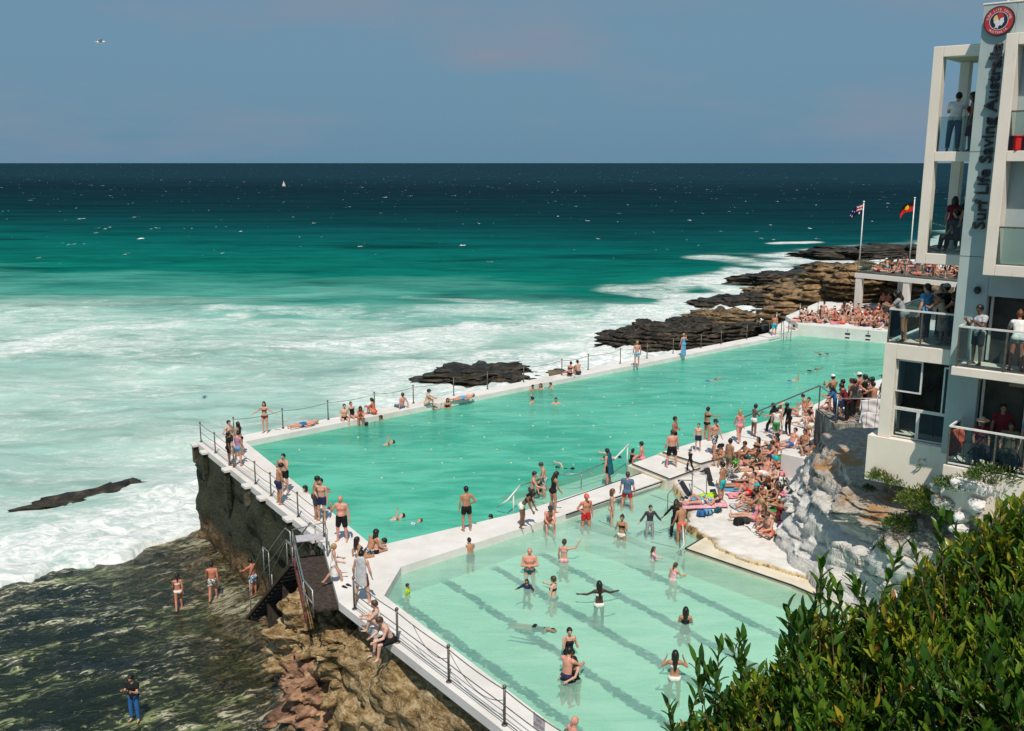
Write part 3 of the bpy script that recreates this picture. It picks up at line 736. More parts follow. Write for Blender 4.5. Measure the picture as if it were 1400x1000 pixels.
lay = vnoise(X * .35, Y * .35, Z / .20, 350) + .6 * vnoise(X * .8, Y * .8, Z / .09, 351); mk = sstep(-.05, .15, wd)
XX = XX - .20 * lay * mk; YY = YY - .14 * lay * mk
V = np.stack([XX, YY, Z], -1).reshape(-1, 3); nx = X.shape[1]
ii = (np.arange(X.shape[0] - 1)[:, None] * nx + np.arange(nx - 1)[None]).ravel()
oc = mesh_obj('rock_outcrop', V - np.array([12, 32, 0]), np.stack([ii, ii + 1, ii + nx + 1, ii + nx], 1), M_outc, smooth=True); oc.location = (12, 32, 0)
tag(oc, 'big white painted rock outcrop in steps between the sunbathers and the building', 'rock')
for i, (px_, py_, Yd, sz, lab, rot, tl) in enumerate([
    (1203, 690, 29.7, (2.7, 1.9, .8), 'diamond shaped grey slab lying on the white rock', -.35, .12),
    (1240, 752, 28.0, (1.7, 1.5, 2.0), 'white split rock behind the bush', -.2, .15),
    (1275, 735, 27.7, (1.5, 1.3, 1.5), 'brownish cracked rock beside the white split rock', .1, .1),
    (1098, 684, 34.6, (1.3, 1.1, .55), 'knobbly white rock beside the pink bag', -.2, 0)]):
    c = atY(px_, py_, Yd)
    rock((c.x, c.y, c.z - sz[2] * .22), sz, M_outc, 180 + i, lab, 'rock', rot, .26, .22, .62, 5, 'painted_rock', None, 2.2, tl)

# ------------------------------------------------------------------ hillside under the buildings and the bush
xs = np.linspace(3, 60, 230); ys = np.linspace(-20, 78, 300)
X, Y = np.meshgrid(xs, ys)
foot = [(15.4, 22.6), (13.4, 28.6), (14.2, 33.0), (16.4, 37.6), (21, 45), (28, 57), (36, 69), (44, 82)]
dmin = np.full(X.shape, 1e9); sg = np.ones(X.shape)
for a, b in zip(foot[:-1], foot[1:]):
    dd = seg_dist(X, Y, a, b); cr_ = (b[0] - a[0]) * (Y - a[1]) - (b[1] - a[1]) * (X - a[0])
    sg = np.where(dd < dmin, np.where(cr_ < 0, 1, -1), sg); dmin = np.minimum(dmin, dd)
wd = dmin * sg
Z = -3 + 3.2 * sstep(-.4, .2, wd) + np.clip(wd, 0, 2.4) * 1.55
Z += .05 * np.clip(wd - 2.4, 0, 40)
Z = np.where(Y > 34, Z - sstep(34, 40, Y) * np.clip(Z - .35, 0, 9) * .9, Z)
hill = 10.6 - .8 * np.clip(Y - 1, 0, 40) - .3 * np.clip(4.5 - X, 0, 9)
Z = np.maximum(Z, np.minimum(hill, 11))
Z += .12 * fbm(X / 1.5, Y / 1.5, 0 * X, 81, 4)
V = np.stack([X, Y, Z], -1).reshape(-1, 3); nx = X.shape[1]
ii = (np.arange(X.shape[0] - 1)[:, None] * nx + np.arange(nx - 1)[None]).ravel()
M_soil = plain('hillside_soil', (.13, .10, .065), .95, .1, .5, 1.5, 0, .1)
mesh_obj('hillside', V, np.stack([ii, ii + 1, ii + nx + 1, ii + nx], 1), M_soil, smooth=True)['kind'] = 'structure'
# ------------------------------------------------------------------ club building on the right
BO = Vector((12.17, 29.0, 0)); BE = Vector((.7662, -.6426, 0)); BN = Vector((-.6426, -.7662, 0))
BM = Matrix(((BE.x, -BN.x, 0, BO.x), (BE.y, -BN.y, 0, BO.y), (0, 0, 1, 0), (0, 0, 0, 1)))   # local x along the front, local y into the building (so -y = towards the sea), z up
def bl(s, d, z): return BM @ Vector((s, -d, z))
g = NG('cream_render'); n1 = g.noise(g.pos(), 1.2, 6, .6); n2 = g.noise(g.mapv(g.pos(), (3, 3, .5)), 1.5, 5, .65)
g.col(g.mix(g.mr(n2, .60, .78, 0, .45), g.mix(g.mr(n1, .3, .7), (.72, .64, .56), (.78, .70, .615)), (.40, .30, .2))); g.set(.8, .2); M_frame = g.m
g = NG('blue_grey_render'); n1 = g.noise(g.pos(), 1.0, 6, .6); n2 = g.noise(g.mapv(g.pos(), (4, 4, .5)), 1.2, 5, .65)
g.col(g.mix(g.mr(n2, .58, .8, 0, .4), g.mix(g.mr(n1, .3, .7), (.33, .40, .40), (.39, .46, .455)), (.2, .24, .23))); g.set(.8, .2); M_pier = g.m
M_inner = plain('painted_dim_interior', (.055, .055, .05), .9, .1, .3, 2)  # darkness of unlit rooms put into the base colour
M_soff = plain('soffit_paint', (.34, .36, .29), .9, .1, .1)
M_frame_al = plain('white_aluminium', (.62, .62, .60), .45, .4, .08)
M_let = plain('dark_sign_letters', (.030, .026, .026), .5, .3, .1)
g = NG('balcony_glass')
tr = g.new('ShaderNodeBsdfTransparent'); tr.inputs['Color'].default_value = (.74, .84, .82, 1)
gl = g.new('ShaderNodeBsdfGlossy'); gl.inputs['Roughness'].default_value = .02
fr = g.new('ShaderNodeFresnel'); fr.inputs['IOR'].default_value = 1.4
mm = g.new('ShaderNodeMixShader'); g.l.new(fr.outputs[0], mm.inputs[0]); g.l.new(tr.outputs[0], mm.inputs[1]); g.l.new(gl.outputs[0], mm.inputs[2]); g.l.new(mm.outputs[0], g.out.inputs['Surface']); M_glass = g.m
g = NG('window_glass'); g.col((.03, .045, .045)); g.set(.05, .6); 
n = g.noise(g.pos(), .8, 2); g.set(normal=g.bump(n, .01, .3)); M_win = g.m
bld = empty('club_building', (BO.x, BO.y, 4.3), math.atan2(BE.y, BE.x))
tag(bld, 'white framed surf club building with blue grey pier, open balconies and glass rails', 'building')
def bpart(mb, name, mat, parent=None, bevel=.012):
    o = mb.build(name, mat, bevel=bevel)
    o.matrix_world = Matrix.Identity(4)
    root = parent or bld
    for v in o.data.vertices: v.co.z -= (4.3)
    o.parent = bld if parent is None else parent
    return o
def sub(mb, name, mat, parent, bevel=0):
    o = mb.build(name, mat, bevel=bevel)
    for v in o.data.vertices: v.co.z -= 4.3
    o.parent = parent
    return o
# all boxes below are in building coordinates: x along the front, y into the building, z height over the deck
def B(mb, s0, s1, d1, d0, z0, z1): mb.box(s0, s1, -d1, -d0, z0, z1); return mb
# left bay frame, two storeys
b = MB()
B(b, 0, .28, 0, -.35, 10.94, 17.18); B(b, .284, 1.397, -.003, -.35, 16.88, 17.177); B(b, .284, 1.397, -.003, -.35, 13.94, 14.22); B(b, .284, 1.397, -.003, -.35, 10.943, 11.25)
bpart(b, 'front_frame', M_frame)
for z0_, z1_ in ((13.98, 14.16), (10.98, 11.2)): b = MB(); B(b, 0.02, 3.2, -.354, -2.9, z0_, z1_); bpart(b, 'floor_slab', M_frame)
b = MB(); B(b, 0.02, 3.2, -.354, -2.9, 16.92, 17.14); bpart(b, 'roof_slab', M_soff)
b = MB(); B(b, .17, .45, -2.1, -2.45, 11.205, 13.975); B(b, .17, .45, -2.1, -2.45, 14.165, 16.915); bpart(b, 'rear_column', M_frame)
for z in (11.25, 14.22):
    b = MB(); B(b, .285, 1.39, -.12, -.132, z + .02, z + 1.0); bpart(b, 'glass_rail', M_glass, bevel=0)
# pier with the letters
b = MB(); B(b, 1.4, 2.24, .6, -3.0, 4.2, 18.1); B(b, 2.243, 4.6, .597, -2.4, 10.9, 18.1); bpart(b, 'pier', M_pier)
b = MB(); B(b, 1.38, 4.62, .615, -.3, 18.103, 18.15); b.tube([(1.9, -.3, 18.1), (1.95, -.3, 18.24), (2.2, -.3, 18.24), (2.25, -.3, 18.1)], .035, 6); bpart(b, 'coping', M_frame)
for z in (11.28, 8.05, 14.2): 
    b = MB(); B(b, 1.41, 2.23, .603, .601, z, z + .02); bpart(b, 'joint', plain('dark_joint', (.12, .14, .14)), bevel=0)  # thin dark strip across the pier
b = MB(); b.ball((1.98, -.66, 10.35), .10, 10, 8, (1, 1, 1.1)); B(b, 1.95, 2.01, .64, .6, 10.3, 10.4); bpart(b, 'wall_lamp', M_let, bevel=0)
# right bay frame
b = MB()
B(b, 2.2, 2.5, 1.2, .604, 10.85, 17.25); B(b, 2.504, 6.5, 1.197, .604, 16.95, 17.247); B(b, 2.504, 6.5, 1.197, .604, 13.94, 14.22); B(b, 2.504, 6.5, 1.197, .604, 10.853, 11.15)
bpart(b, 'front_frame', M_frame)
b = MB(); B(b, 3.1, 3.5, .602, .6, 11.2, 13.5); 
b = MB(); B(b, 3.35, 3.43, .64, .6, 11.2, 13.4); B(b, 3.434, 4.6, .64, .6, 13.32, 13.4); B(b, 3.35, 3.43, .64, .6, 14.3, 16.6); B(b, 3.434, 4.6, .64, .6, 16.52, 16.6); do = bpart(b, 'door_frame', M_frame_al, bevel=0)
b = MB(); B(b, 3.434, 4.6, .62, .601, 11.2, 13.31); B(b, 3.434, 4.6, .62, .601, 14.3, 16.51); sub(b, 'door_glass', M_win, do)
for z in (11.15, 14.22):
    b = MB(); B(b, 2.505, 6.4, 1.15, 1.138, z + .02, z + 1.0); bpart(b, 'glass_rail', M_glass, bevel=0)
    b = MB(); B(b, 2.505, 6.4, 1.17, 1.12, z + 1.003, z + 1.05); bpart(b, 'hand_rail', M_post, bevel=0)
# boxes with the rooms' dimness put into their colour, behind the lower right balconies
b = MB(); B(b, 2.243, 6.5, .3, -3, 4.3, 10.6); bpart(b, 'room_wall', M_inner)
b = MB(); B(b, 2.243, 6.5, .6, .303, 10.2, 10.84); bpart(b, 'lintel', M_pier)
for s0 in (2.30, 3.45):
    b = MB(); B(b, s0, s0 + .07, .36, .303, 8.32, 10.19); B(b, s0, s0 + .07, .36, .303, 5.45, 8.04); bpart(b, 'mullion', M_frame_al, bevel=0)
# right balcony slabs and rails
for zt, zb, lab in ((8.30, 8.06, 0), (5.42, 4.1, 1)):
    b = MB(); B(b, 1.80 if lab == 0 else 1.83, 6.5, 1.85, .603, zb, zt); bpart(b, 'balcony_slab', M_frame)
    zr = zt + 1.12
    b = MB(); B(b, 1.88, 6.4, 1.80, 1.74, zr, zr + .05); B(b, 1.88, 1.93, 1.737, .61, zr, zr + .05); bpart(b, 'hand_rail', M_frame_al if lab == 0 else M_whitepipe, bevel=0)
    for s_ in (1.88, 3.1, 4.3):
        b = MB(); B(b, s_, s_ + .05, 1.79, 1.745, zt + .003, zr - .003); bpart(b, 'rail_post', M_post, bevel=0)
    b = MB(); B(b, 1.935, 6.3, 1.775, 1.763, zt + .1, zr - .02); bpart(b, 'glass_rail', M_glass, bevel=0)
    b = MB(); B(b, 1.90, 1.912, 1.73, .65, zt + .1, zr - .02); bpart(b, 'glass_rail', M_glass, bevel=0)
    if lab: 
        b = MB(); B(b, 1.935, 6.3, 1.80, 1.76, zt + .05, zt + .09); bpart(b, 'hand_rail', M_whitepipe, bevel=0)
        b = MB()
        for k in range(24): B(b, 1.97 + k * .17, 1.985 + k * .17, 1.757, 1.742, zt + .05, zr - .01)
        bpart(b, 'balusters', M_post, bevel=0)
# lower left block: terrace, window frame, plinth
b = MB()
B(b, -.62, -.25, .25, -.3, 5.474, 8.46); B(b, -.247, 1.397, .247, -.3, 8.0, 8.46); B(b, -.62, 1.397, -.304, -3.2, 8.1, 8.44)
bpart(b, 'front_frame', M_frame)
b = MB(); B(b, -.90, 1.398, .32, -3.0, 4.0, 5.47); B(b, 1.4, 1.82, .62, .601, 4.2, 5.40); bpart(b, 'plinth', M_frame)
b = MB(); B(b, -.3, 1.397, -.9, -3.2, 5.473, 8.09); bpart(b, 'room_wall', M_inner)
b = MB(); B(b, -.62, -.35, -.304, -3.2, 5.473, 8.09); bpart(b, 'side_wall', M_pier)
def win(s0, s1, z0, z1, d, name='window'):
    b = MB(); t = .045
    B(b, s0, s0 + t, d + .03, d - .03, z0, z1); B(b, s1 - t, s1, d + .03, d - .03, z0, z1); B(b, s0 + t, s1 - t, d + .029, d - .029, z0, z0 + t); B(b, s0 + t, s1 - t, d + .029, d - .029, z1 - t, z1)
    o = bpart(b, name, M_frame_al, bevel=0)
    b = MB(); B(b, s0 + t, s1 - t, d + .004, d - .004, z0 + t, z1 - t); sub(b, 'pane', M_glass, o)
win(-.245, .52, 6.95, 7.97, .05); win(-.245, .50, 5.50, 6.42, .05); win(.504, 1.395, 5.50, 6.42, .05); win(1.15, 1.38, 6.43, 7.9, .10, 'open_window')
b = MB(); B(b, -.245, 1.395, .08, .02, 6.423, 6.47); bpart(b, 'window_sill', M_frame_al, bevel=0)
b = MB(); b.tube([(-.2, .5, 6.35), (1.2, .7, 7.6)], .05, 8); b.tube([(.3, .5, 5.5), (.3, .5, 6.7)], .02, 6); b.tube([(.8, .6, 5.5), (.8, .6, 7.2)], .02, 6); bpart(b, 'stair_rail', M_black, bevel=0)
# left terrace rail
b = MB(); B(b, -.58, 1.37, .21, .16, 9.49, 9.54); B(b, -.58, -.53, .157, -3.0, 9.49, 9.54); bpart(b, 'hand_rail', M_frame_al, bevel=0)
for s_ in (-.58, .38, 1.3):
    b = MB(); B(b, s_, s_ + .05, .205, .165, 8.463, 9.487); bpart(b, 'rail_post', M_post, bevel=0)
b = MB(); B(b, -.525, 1.37, .19, .178, 8.55, 9.47); bpart(b, 'glass_rail', M_glass, bevel=0)
b = MB(); B(b, -.56, -.548, .15, -2.9, 8.55, 9.47); bpart(b, 'glass_rail', M_glass, bevel=0)
b = MB(); B(b, .78, 1.39, -1.7, -2.9, 8.443, 10.9); B(b, .1, .777, -2.2, -2.9, 8.443, 9.35); bpart(b, 'recess_shade_block', M_inner)  # solid boxes; near-black colour stands in for the shaded interior
# letters and emblem
def text_mesh(txt, size, depth, mat, M, parent, name, align='LEFT', spacing=1.0, offset=0.0):
    cu = bpy.data.curves.new(name, 'FONT'); cu.body = txt; cu.size = size; cu.extrude = depth; cu.align_x = align; cu.space_character = spacing; cu.offset = offset; cu.resolution_u = 3
    t = bpy.data.objects.new('tmp', cu); C.objects.link(t)
    bpy.context.view_layer.update()
    dg = bpy.context.evaluated_depsgraph_get()
    me = bpy.data.meshes.new_from_object(t.evaluated_get(dg))
    bpy.data.objects.remove(t); bpy.data.curves.remove(cu)
    me.name = name; me.materials.clear(); me.materials.append(mat); me.transform(M)
    o = bpy.data.objects.new(name, me); C.objects.link(o)
    if parent: o.parent = parent
    return o
# local frame of the pier front: text x -> up, text y -> towards -s (left), text normal -> outwards (-y local)
Mx = Matrix(((0, -1, 0, 2.0), (0, 0, -1, -.66), (1, 0, 0, 12.06 - 4.3), (0, 0, 0, 1)))
def tw_(t): 
    q = text_mesh(t, .46, .045, M_let, Matrix.Identity(4), None, 'sign_word', offset=.006); x1 = max(v.co.x for v in q.data.vertices); return q, x1
full, wf = tw_('Surf Life Saving Australia'); bpy.data.objects.remove(full)
kx = 5.02 / wf
for pre, wd_ in (('', 'Surf'), ('Surf ', 'Life'), ('Surf Life ', 'Saving'), ('Surf Life Saving ', 'Australia')):
    q, x1 = tw_(pre + wd_); bpy.data.objects.remove(q); q, x2 = tw_(wd_)
    q.data.transform(Mx @ Matrix.Scale(kx, 4, (1, 0, 0)) @ Matrix.Translation((x1 - x2, 0, 0))); q.parent = bld
emb = MB()
def disc(mb, r0, r1, z, n=40, cx=1.85, cz=17.65, th=.05):
    k = len(mb.v)
    for r in (r0, r1):
        for i in range(n):
            a = 2 * math.pi * i / n
            mb.v.append(Vector((cx + r * math.cos(a), -z, cz - 4.3 + r * math.sin(a))))
    for i in range(n):
        j = (i + 1) % n
        mb.f.append((k + i, k + j, k + n + j, k + n + i)) 
    return mb
def rim(mb, r, z0, z1, n=40, cx=1.85, cz=17.65):
    k = len(mb.v)
    for z in (z0, z1):
        for i in range(n):
            a = 2 * math.pi * i / n; mb.v.append(Vector((cx + r * math.cos(a), -z, cz - 4.3 + r * math.sin(a))))
    for i in range(n):
        j = (i + 1) % n; mb.f.append((k + j, k + i, k + n + i, k + n + j))
    return mb
c_red = plain('emblem_red', (.42, .03, .035), .5, .3, .1); c_navy = plain('emblem_navy', (.012, .022, .06), .5, .3, .1); c_wh = plain('emblem_white', (.62, .60, .60), .5, .3, .05); c_yel = plain('emblem_yellow', (.65, .5, .16), .5, .3, .05)
eb = rim(disc(MB(), 0.001, .385, .70), .385, .60, .70).build('emblem', plain('emblem_rim', (.02, .02, .03)), bld)
disc(MB(), .235, .355, .704).build('ring', c_red, eb); disc(MB(), .222, .235, .706).build('inner_ring', c_wh, eb); disc(MB(), .001, .222, .704).build('field', c_navy, eb)
def flat(poly, mat, name, z, cx=1.85, cz=17.65, s=.2):
    v = [(cx + x * s, -z, cz - 4.3 + y * s) for x, y in poly]
    return mesh_obj(name, v, [tuple(range(len(v)))], mat, eb)
flat([(-.62, -.95), (-.35, -.7), (-.45, -.35), (-.62, -.2), (-.6, .1), (-.1, .3), (.1, -.05), (.2, -.35), (.12, -.6), (.0, -.7), (-.05, -1.0), (-.25, -.85)], c_wh, 'left_head', .708)
flat([(.14, -.55), (.42, -.62), (.5, -.4), (.68, -.15), (.6, .1), (.62, .42), (.3, .35), (.12, .2), (.1, -.05), (.2, -.35)], c_wh, 'right_head', .7082)
flat([(-.64, .0), (-.7, .3), (-.6, .62), (-.3, .82), (-.12, .35), (-.1, .22)], c_yel, 'yellow_cap', .7084)
flat([(-.28, .84), (.1, 1.02), (.45, .85), (.66, .5), (.3, .42), (.08, .22), (-.1, .36)], c_red, 'red_cap', .7086)
def ring_text(txt, r, a0, a1, size, up=True):
    for i, ch in enumerate(txt):
        if ch == ' ': continue
        a = math.radians(a0 + (a1 - a0) * i / (len(txt) - 1))
        rot = a - math.pi / 2 if up else a + math.pi / 2
        M = Matrix.Translation((1.85 + r * math.cos(a), -.707, 17.65 - 4.3 + r * math.sin(a))) @ Matrix.Rotation(math.pi / 2, 4, 'X') @ Matrix.Rotation(rot, 4, 'Z')
        text_mesh(ch, size, .002, c_wh, M, eb, 'letter', 'CENTER')
ring_text('SURF LIFE SAVING', .262, 170, 12, .085); ring_text('AUSTRALIA', .328, 228, 312, .085, False)

# ------------------------------------------------------------------ viewing terrace at the far end
g = NG('terrace_white'); n1 = g.noise(g.pos(), .7, 5); g.col(g.mix(n1, (.60, .56, .52), (.72, .68, .63))); g.set(.8, .2); M_tw = g.m
TC = at(1166.5, 427, EZ)
TZ = atY(1168, 371.5, TC.y).z
T0 = at(1166, 372, TZ); T1 = at(1284, 383, TZ); td = (T1 - T0); td.z = 0; td.normalize(); tnn = Vector((-td.y, td.x, 0))
if tnn.y < 0: tnn = -tnn
ter_r = empty('viewing_terrace', (TC.x, TC.y, EZ), math.atan2(td.y, td.x)); tag(ter_r, 'white concrete viewing terrace on columns at the far end of the pool', 'terrace')
TL = 18.0; hT = TZ - EZ
MT = ter_r.matrix_basis
MB().box(-.15, TL, 0, 9, hT - .55, hT - .12).build('slab', M_tw, ter_r, bevel=.02)
MB().box(-.05, TL, .1, 8.9, hT - .116, hT).build('paving', plain('dark_paving', (.09, .10, .09), .9, .1, .3), ter_r)
tcol2 = (at(1227, 420, EZ) - TC).dot(td)
k2 = (atY(1227.5, 383, TC.y + td.y * 5.2) - T0).dot(td)
for x, y, wd_ in ((0, .05, .52), (k2, .05, .52), (0.6, 6.5, .45), (k2 + .4, 6.5, .45), (k2 * 2, .05, .52)):
    MB().box(x - .04, x + wd_, y, y + .5, 0, hT - .553).build('column', M_tw, ter_r, bevel=.02)
b = MB()
for x in np.arange(0, 6.5, 1.5): b.tube([(x, .2, hT + .003), (x, .2, hT + 1.0)], .03, 6)
for y in (2.0, 4, 6, 8): b.tube([(0, y, hT + .003), (0, y, hT + 1.0)], .03, 6)
b.tube([(0, 8, hT + 1.0), (0, .2, hT + 1.0), (6, .2, hT + 1.0)], .03, 6); b.build('rail', M_post, ter_r)
MB().box(.05, 1.4, .195, .205, hT + .1, hT + .95).build('glass_rail', M_glass, ter_r)
# flag poles
def flagpole(x0, y0, x1, y1, Yd, label):
    a = atY(x0, y0, Yd); b_ = atY(x1, y1, Yd); a.z = TZ
    r = empty('flagpole', (a.x, a.y, a.z)); tag(r, label, 'flagpole')
    h = b_.z - a.z
    mb = MB(); mb.tube([(0, 0, 0), (0, 0, h)], .075, 8, .045); mb.build('pole', M_whitepipe, r, True)
    MB().ball((0, 0, h + .06), .09).build('finial', M_whitepipe, r, True)
    MB().box(-.2, .2, -.2, .2, 0, .05).build('base', M_tw, r)
    return r, h
def wave_flag(parent, z, L, Hh, cols, name='flag'):
    """cols(u, v) -> material index, drooping and flying to the left"""
    nu, nv = 36, 18; v = []; f = []; mi = []
    for j in range(nv + 1):
        for i in range(nu + 1):
            u, w = i / nu, j / nv
            x = -.06 - u * L * .80; y = .16 * math.sin(u * 9 + w * 1.5) * u - .1 * u; zz = z - w * Hh * (1 - .15 * u) - u * u * .85 - .05 * math.sin(u * 7)
            v.append((x, y, zz))
    for j in range(nv):
        for i in range(nu):
            a = j * (nu + 1) + i; f.append((a, a + 1, a + nu + 2, a + nu + 1)); mi.append(cols((i + .5) / nu, (j + .5) / nv))
    return f, v, mi
F_bl = plain('flag_blue', (.010, .014, .05), .8, .1); F_rd = plain('flag_red', (.55, .02, .015), .8, .1); F_wh = plain('flag_white', (.7, .7, .7), .8, .1); F_bk = plain('flag_black', (.012, .012, .012), .8, .1); F_ye = plain('flag_yellow', (.8, .5, .02), .8, .1)
r1, h1 = flagpole(1174.5, 366, 1181.5, 277, TC.y + 4, 'left white flagpole flying a dark blue flag')
def au(u, v):
    if u < .5 and v < .5:
        a, b2 = u * 2, v * 2
        if abs(a - .5) < .08 or abs(b2 - .5) < .12: return 1
        if abs(a - .5) < .15 or abs(b2 - .5) < .2: return 2
        if abs(a - b2) < .10 or abs(a + b2 - 1) < .10: return 2
        return 0
    for cx, cy, rr in ((.25, .76, .075), (.75, .2, .04), (.62, .48, .04), (.88, .42, .04), (.75, .8, .05)):
        if math.hypot((u - cx) * 2, v - cy) < rr * 1.6: return 2
    return 0
f, v, mi = wave_flag(r1, h1 - .2, 1.55, .9, au)
o = mesh_obj('flag', v, f, None, r1, True, [F_bl, F_rd, F_wh], mi)
r2, h2 = flagpole(1243.5, 357, 1250.5, 272, TC.y + 3.5, 'right white flagpole flying a black and red flag with a yellow disc')
f, v, mi = wave_flag(r2, h2 - .2, 1.55, .9, lambda u, v: 2 if math.hypot((u - .5) * 1.8, v - .5) < .26 else (0 if v < .5 else 1))
mesh_obj('flag', v, f, None, r2, True, [F_bk, F_rd, F_ye], mi)
# ------------------------------------------------------------------ people: one continuous body surface per pose (surface nets over a signed distance field)
def nrm(v):
    v = np.asarray(v, float); return v / (np.linalg.norm(v) + 1e-9)
def prim(a, b, ra, rb, k=.025, flat=None, clips=(), dil=0.0):
    return dict(a=np.asarray(a, float), b=np.asarray(b, float), ra=ra, rb=rb, k=k, flat=flat, clips=list(clips))
def grow(p, d, k=None):
    q = dict(p); q['ra'] = p['ra'] + d; q['rb'] = p['rb'] + d
    if k is not None: q['k'] = k
    return q
def pdist(p, X):
    a, b = p['a'], p['b']; ba = b - a; L = ba @ ba
    q = X - a
    t = np.clip((q @ ba) / L, 0, 1) if L > 1e-9 else np.zeros(len(X))
    v = q - t[:, None] * ba
    if p['flat'] is not None:
        ax, s = p['flat']; c = v @ ax; v = v + np.outer(c * (1 / s - 1), ax)
    d = np.linalg.norm(v, axis=1) - (p['ra'] + (p['rb'] - p['ra']) * t)
    if p['flat'] is not None: d = d * .8
    for pt, n in p['clips']: d = np.maximum(d, (X - pt) @ n)
    return d
def nets(prims, res):
    lo = np.min([np.minimum(p['a'], p['b']) - max(p['ra'], p['rb']) for p in prims], 0) - 3 * res
    hi = np.max([np.maximum(p['a'], p['b']) + max(p['ra'], p['rb']) for p in prims], 0) + 3 * res
    n = np.ceil((hi - lo) / res).astype(int) + 1
    ax = [lo[i] + res * np.arange(n[i]) for i in range(3)]
    F = np.full(n, .15)
    for p in prims:
        r = max(p['ra'], p['rb']) + p['k'] + 2.2 * res
        l = np.clip(np.floor((np.minimum(p['a'], p['b']) - r - lo) / res).astype(int), 0, n - 1)
        h = np.clip(np.ceil((np.maximum(p['a'], p['b']) + r - lo) / res).astype(int) + 1, 1, n)
        G = np.stack(np.meshgrid(*[ax[i][l[i]:h[i]] for i in range(3)], indexing='ij'), -1)
        d = pdist(p, G.reshape(-1, 3)).reshape(G.shape[:3])
        f = F[l[0]:h[0], l[1]:h[1], l[2]:h[2]]
        k = p['k']
        if k > 0:
            hh = np.clip(.5 + .5 * (f - d) / k, 0, 1)
            f[...] = f * (1 - hh) + d * hh - k * hh * (1 - hh)
        else: f[...] = np.minimum(f, d)
    ins = F < 0
    cnt = sum(ins[i:n[0] - 1 + i, j:n[1] - 1 + j, k:n[2] - 1 + k].astype(np.uint8) for i in (0, 1) for j in (0, 1) for k in (0, 1))
    cells = np.argwhere((cnt > 0) & (cnt < 8))
    idx = -np.ones(np.array(n) - 1, dtype=np.int64); idx[tuple(cells.T)] = np.arange(len(cells))
    acc = np.zeros((len(cells), 3)); c = np.zeros(len(cells))
    for axis in range(3):
        o1, o2 = [q for q in range(3) if q != axis]
        for i in (0, 1):
            for j in (0, 1):
                off = np.zeros(3, int); off[o1] = i; off[o2] = j; off2 = off.copy(); off2[axis] = 1
                fa = F[tuple((cells + off).T)]; fb = F[tuple((cells + off2).T)]
                m = (fa < 0) != (fb < 0)
                t = fa / (fa - fb + 1e-12)
                pt = np.tile(off.astype(float), (len(cells), 1)); pt[:, axis] = t
                acc[m] += pt[m]; c[m] += 1
    V = lo + res * (cells + acc / np.maximum(c, 1)[:, None])
    faces = []
    for axis in range(3):
        o1, o2 = (axis + 1) % 3, (axis + 2) % 3
        s0 = [slice(None)] * 3; s1 = [slice(None)] * 3; s0[axis] = slice(0, -1); s1[axis] = slice(1, None)
        A, Bq = ins[tuple(s0)], ins[tuple(s1)]
        e = np.argwhere(A != Bq); e = e[(e[:, o1] > 0) & (e[:, o2] > 0) & (e[:, o1] < n[o1] - 1) & (e[:, o2] < n[o2] - 1)]
        fl = A[tuple(e.T)]
        def id_(i, j):
            q = e.copy(); q[:, o1] -= i; q[:, o2] -= j; return idx[tuple(q.T)]
        q = np.stack([id_(1, 1), id_(0, 1), id_(0, 0), id_(1, 0)], 1)
        q[~fl] = q[~fl][:, ::-1]; faces.append(q)
    Fc = np.concatenate(faces); Fc = Fc[(Fc >= 0).all(1)]
    return V, Fc

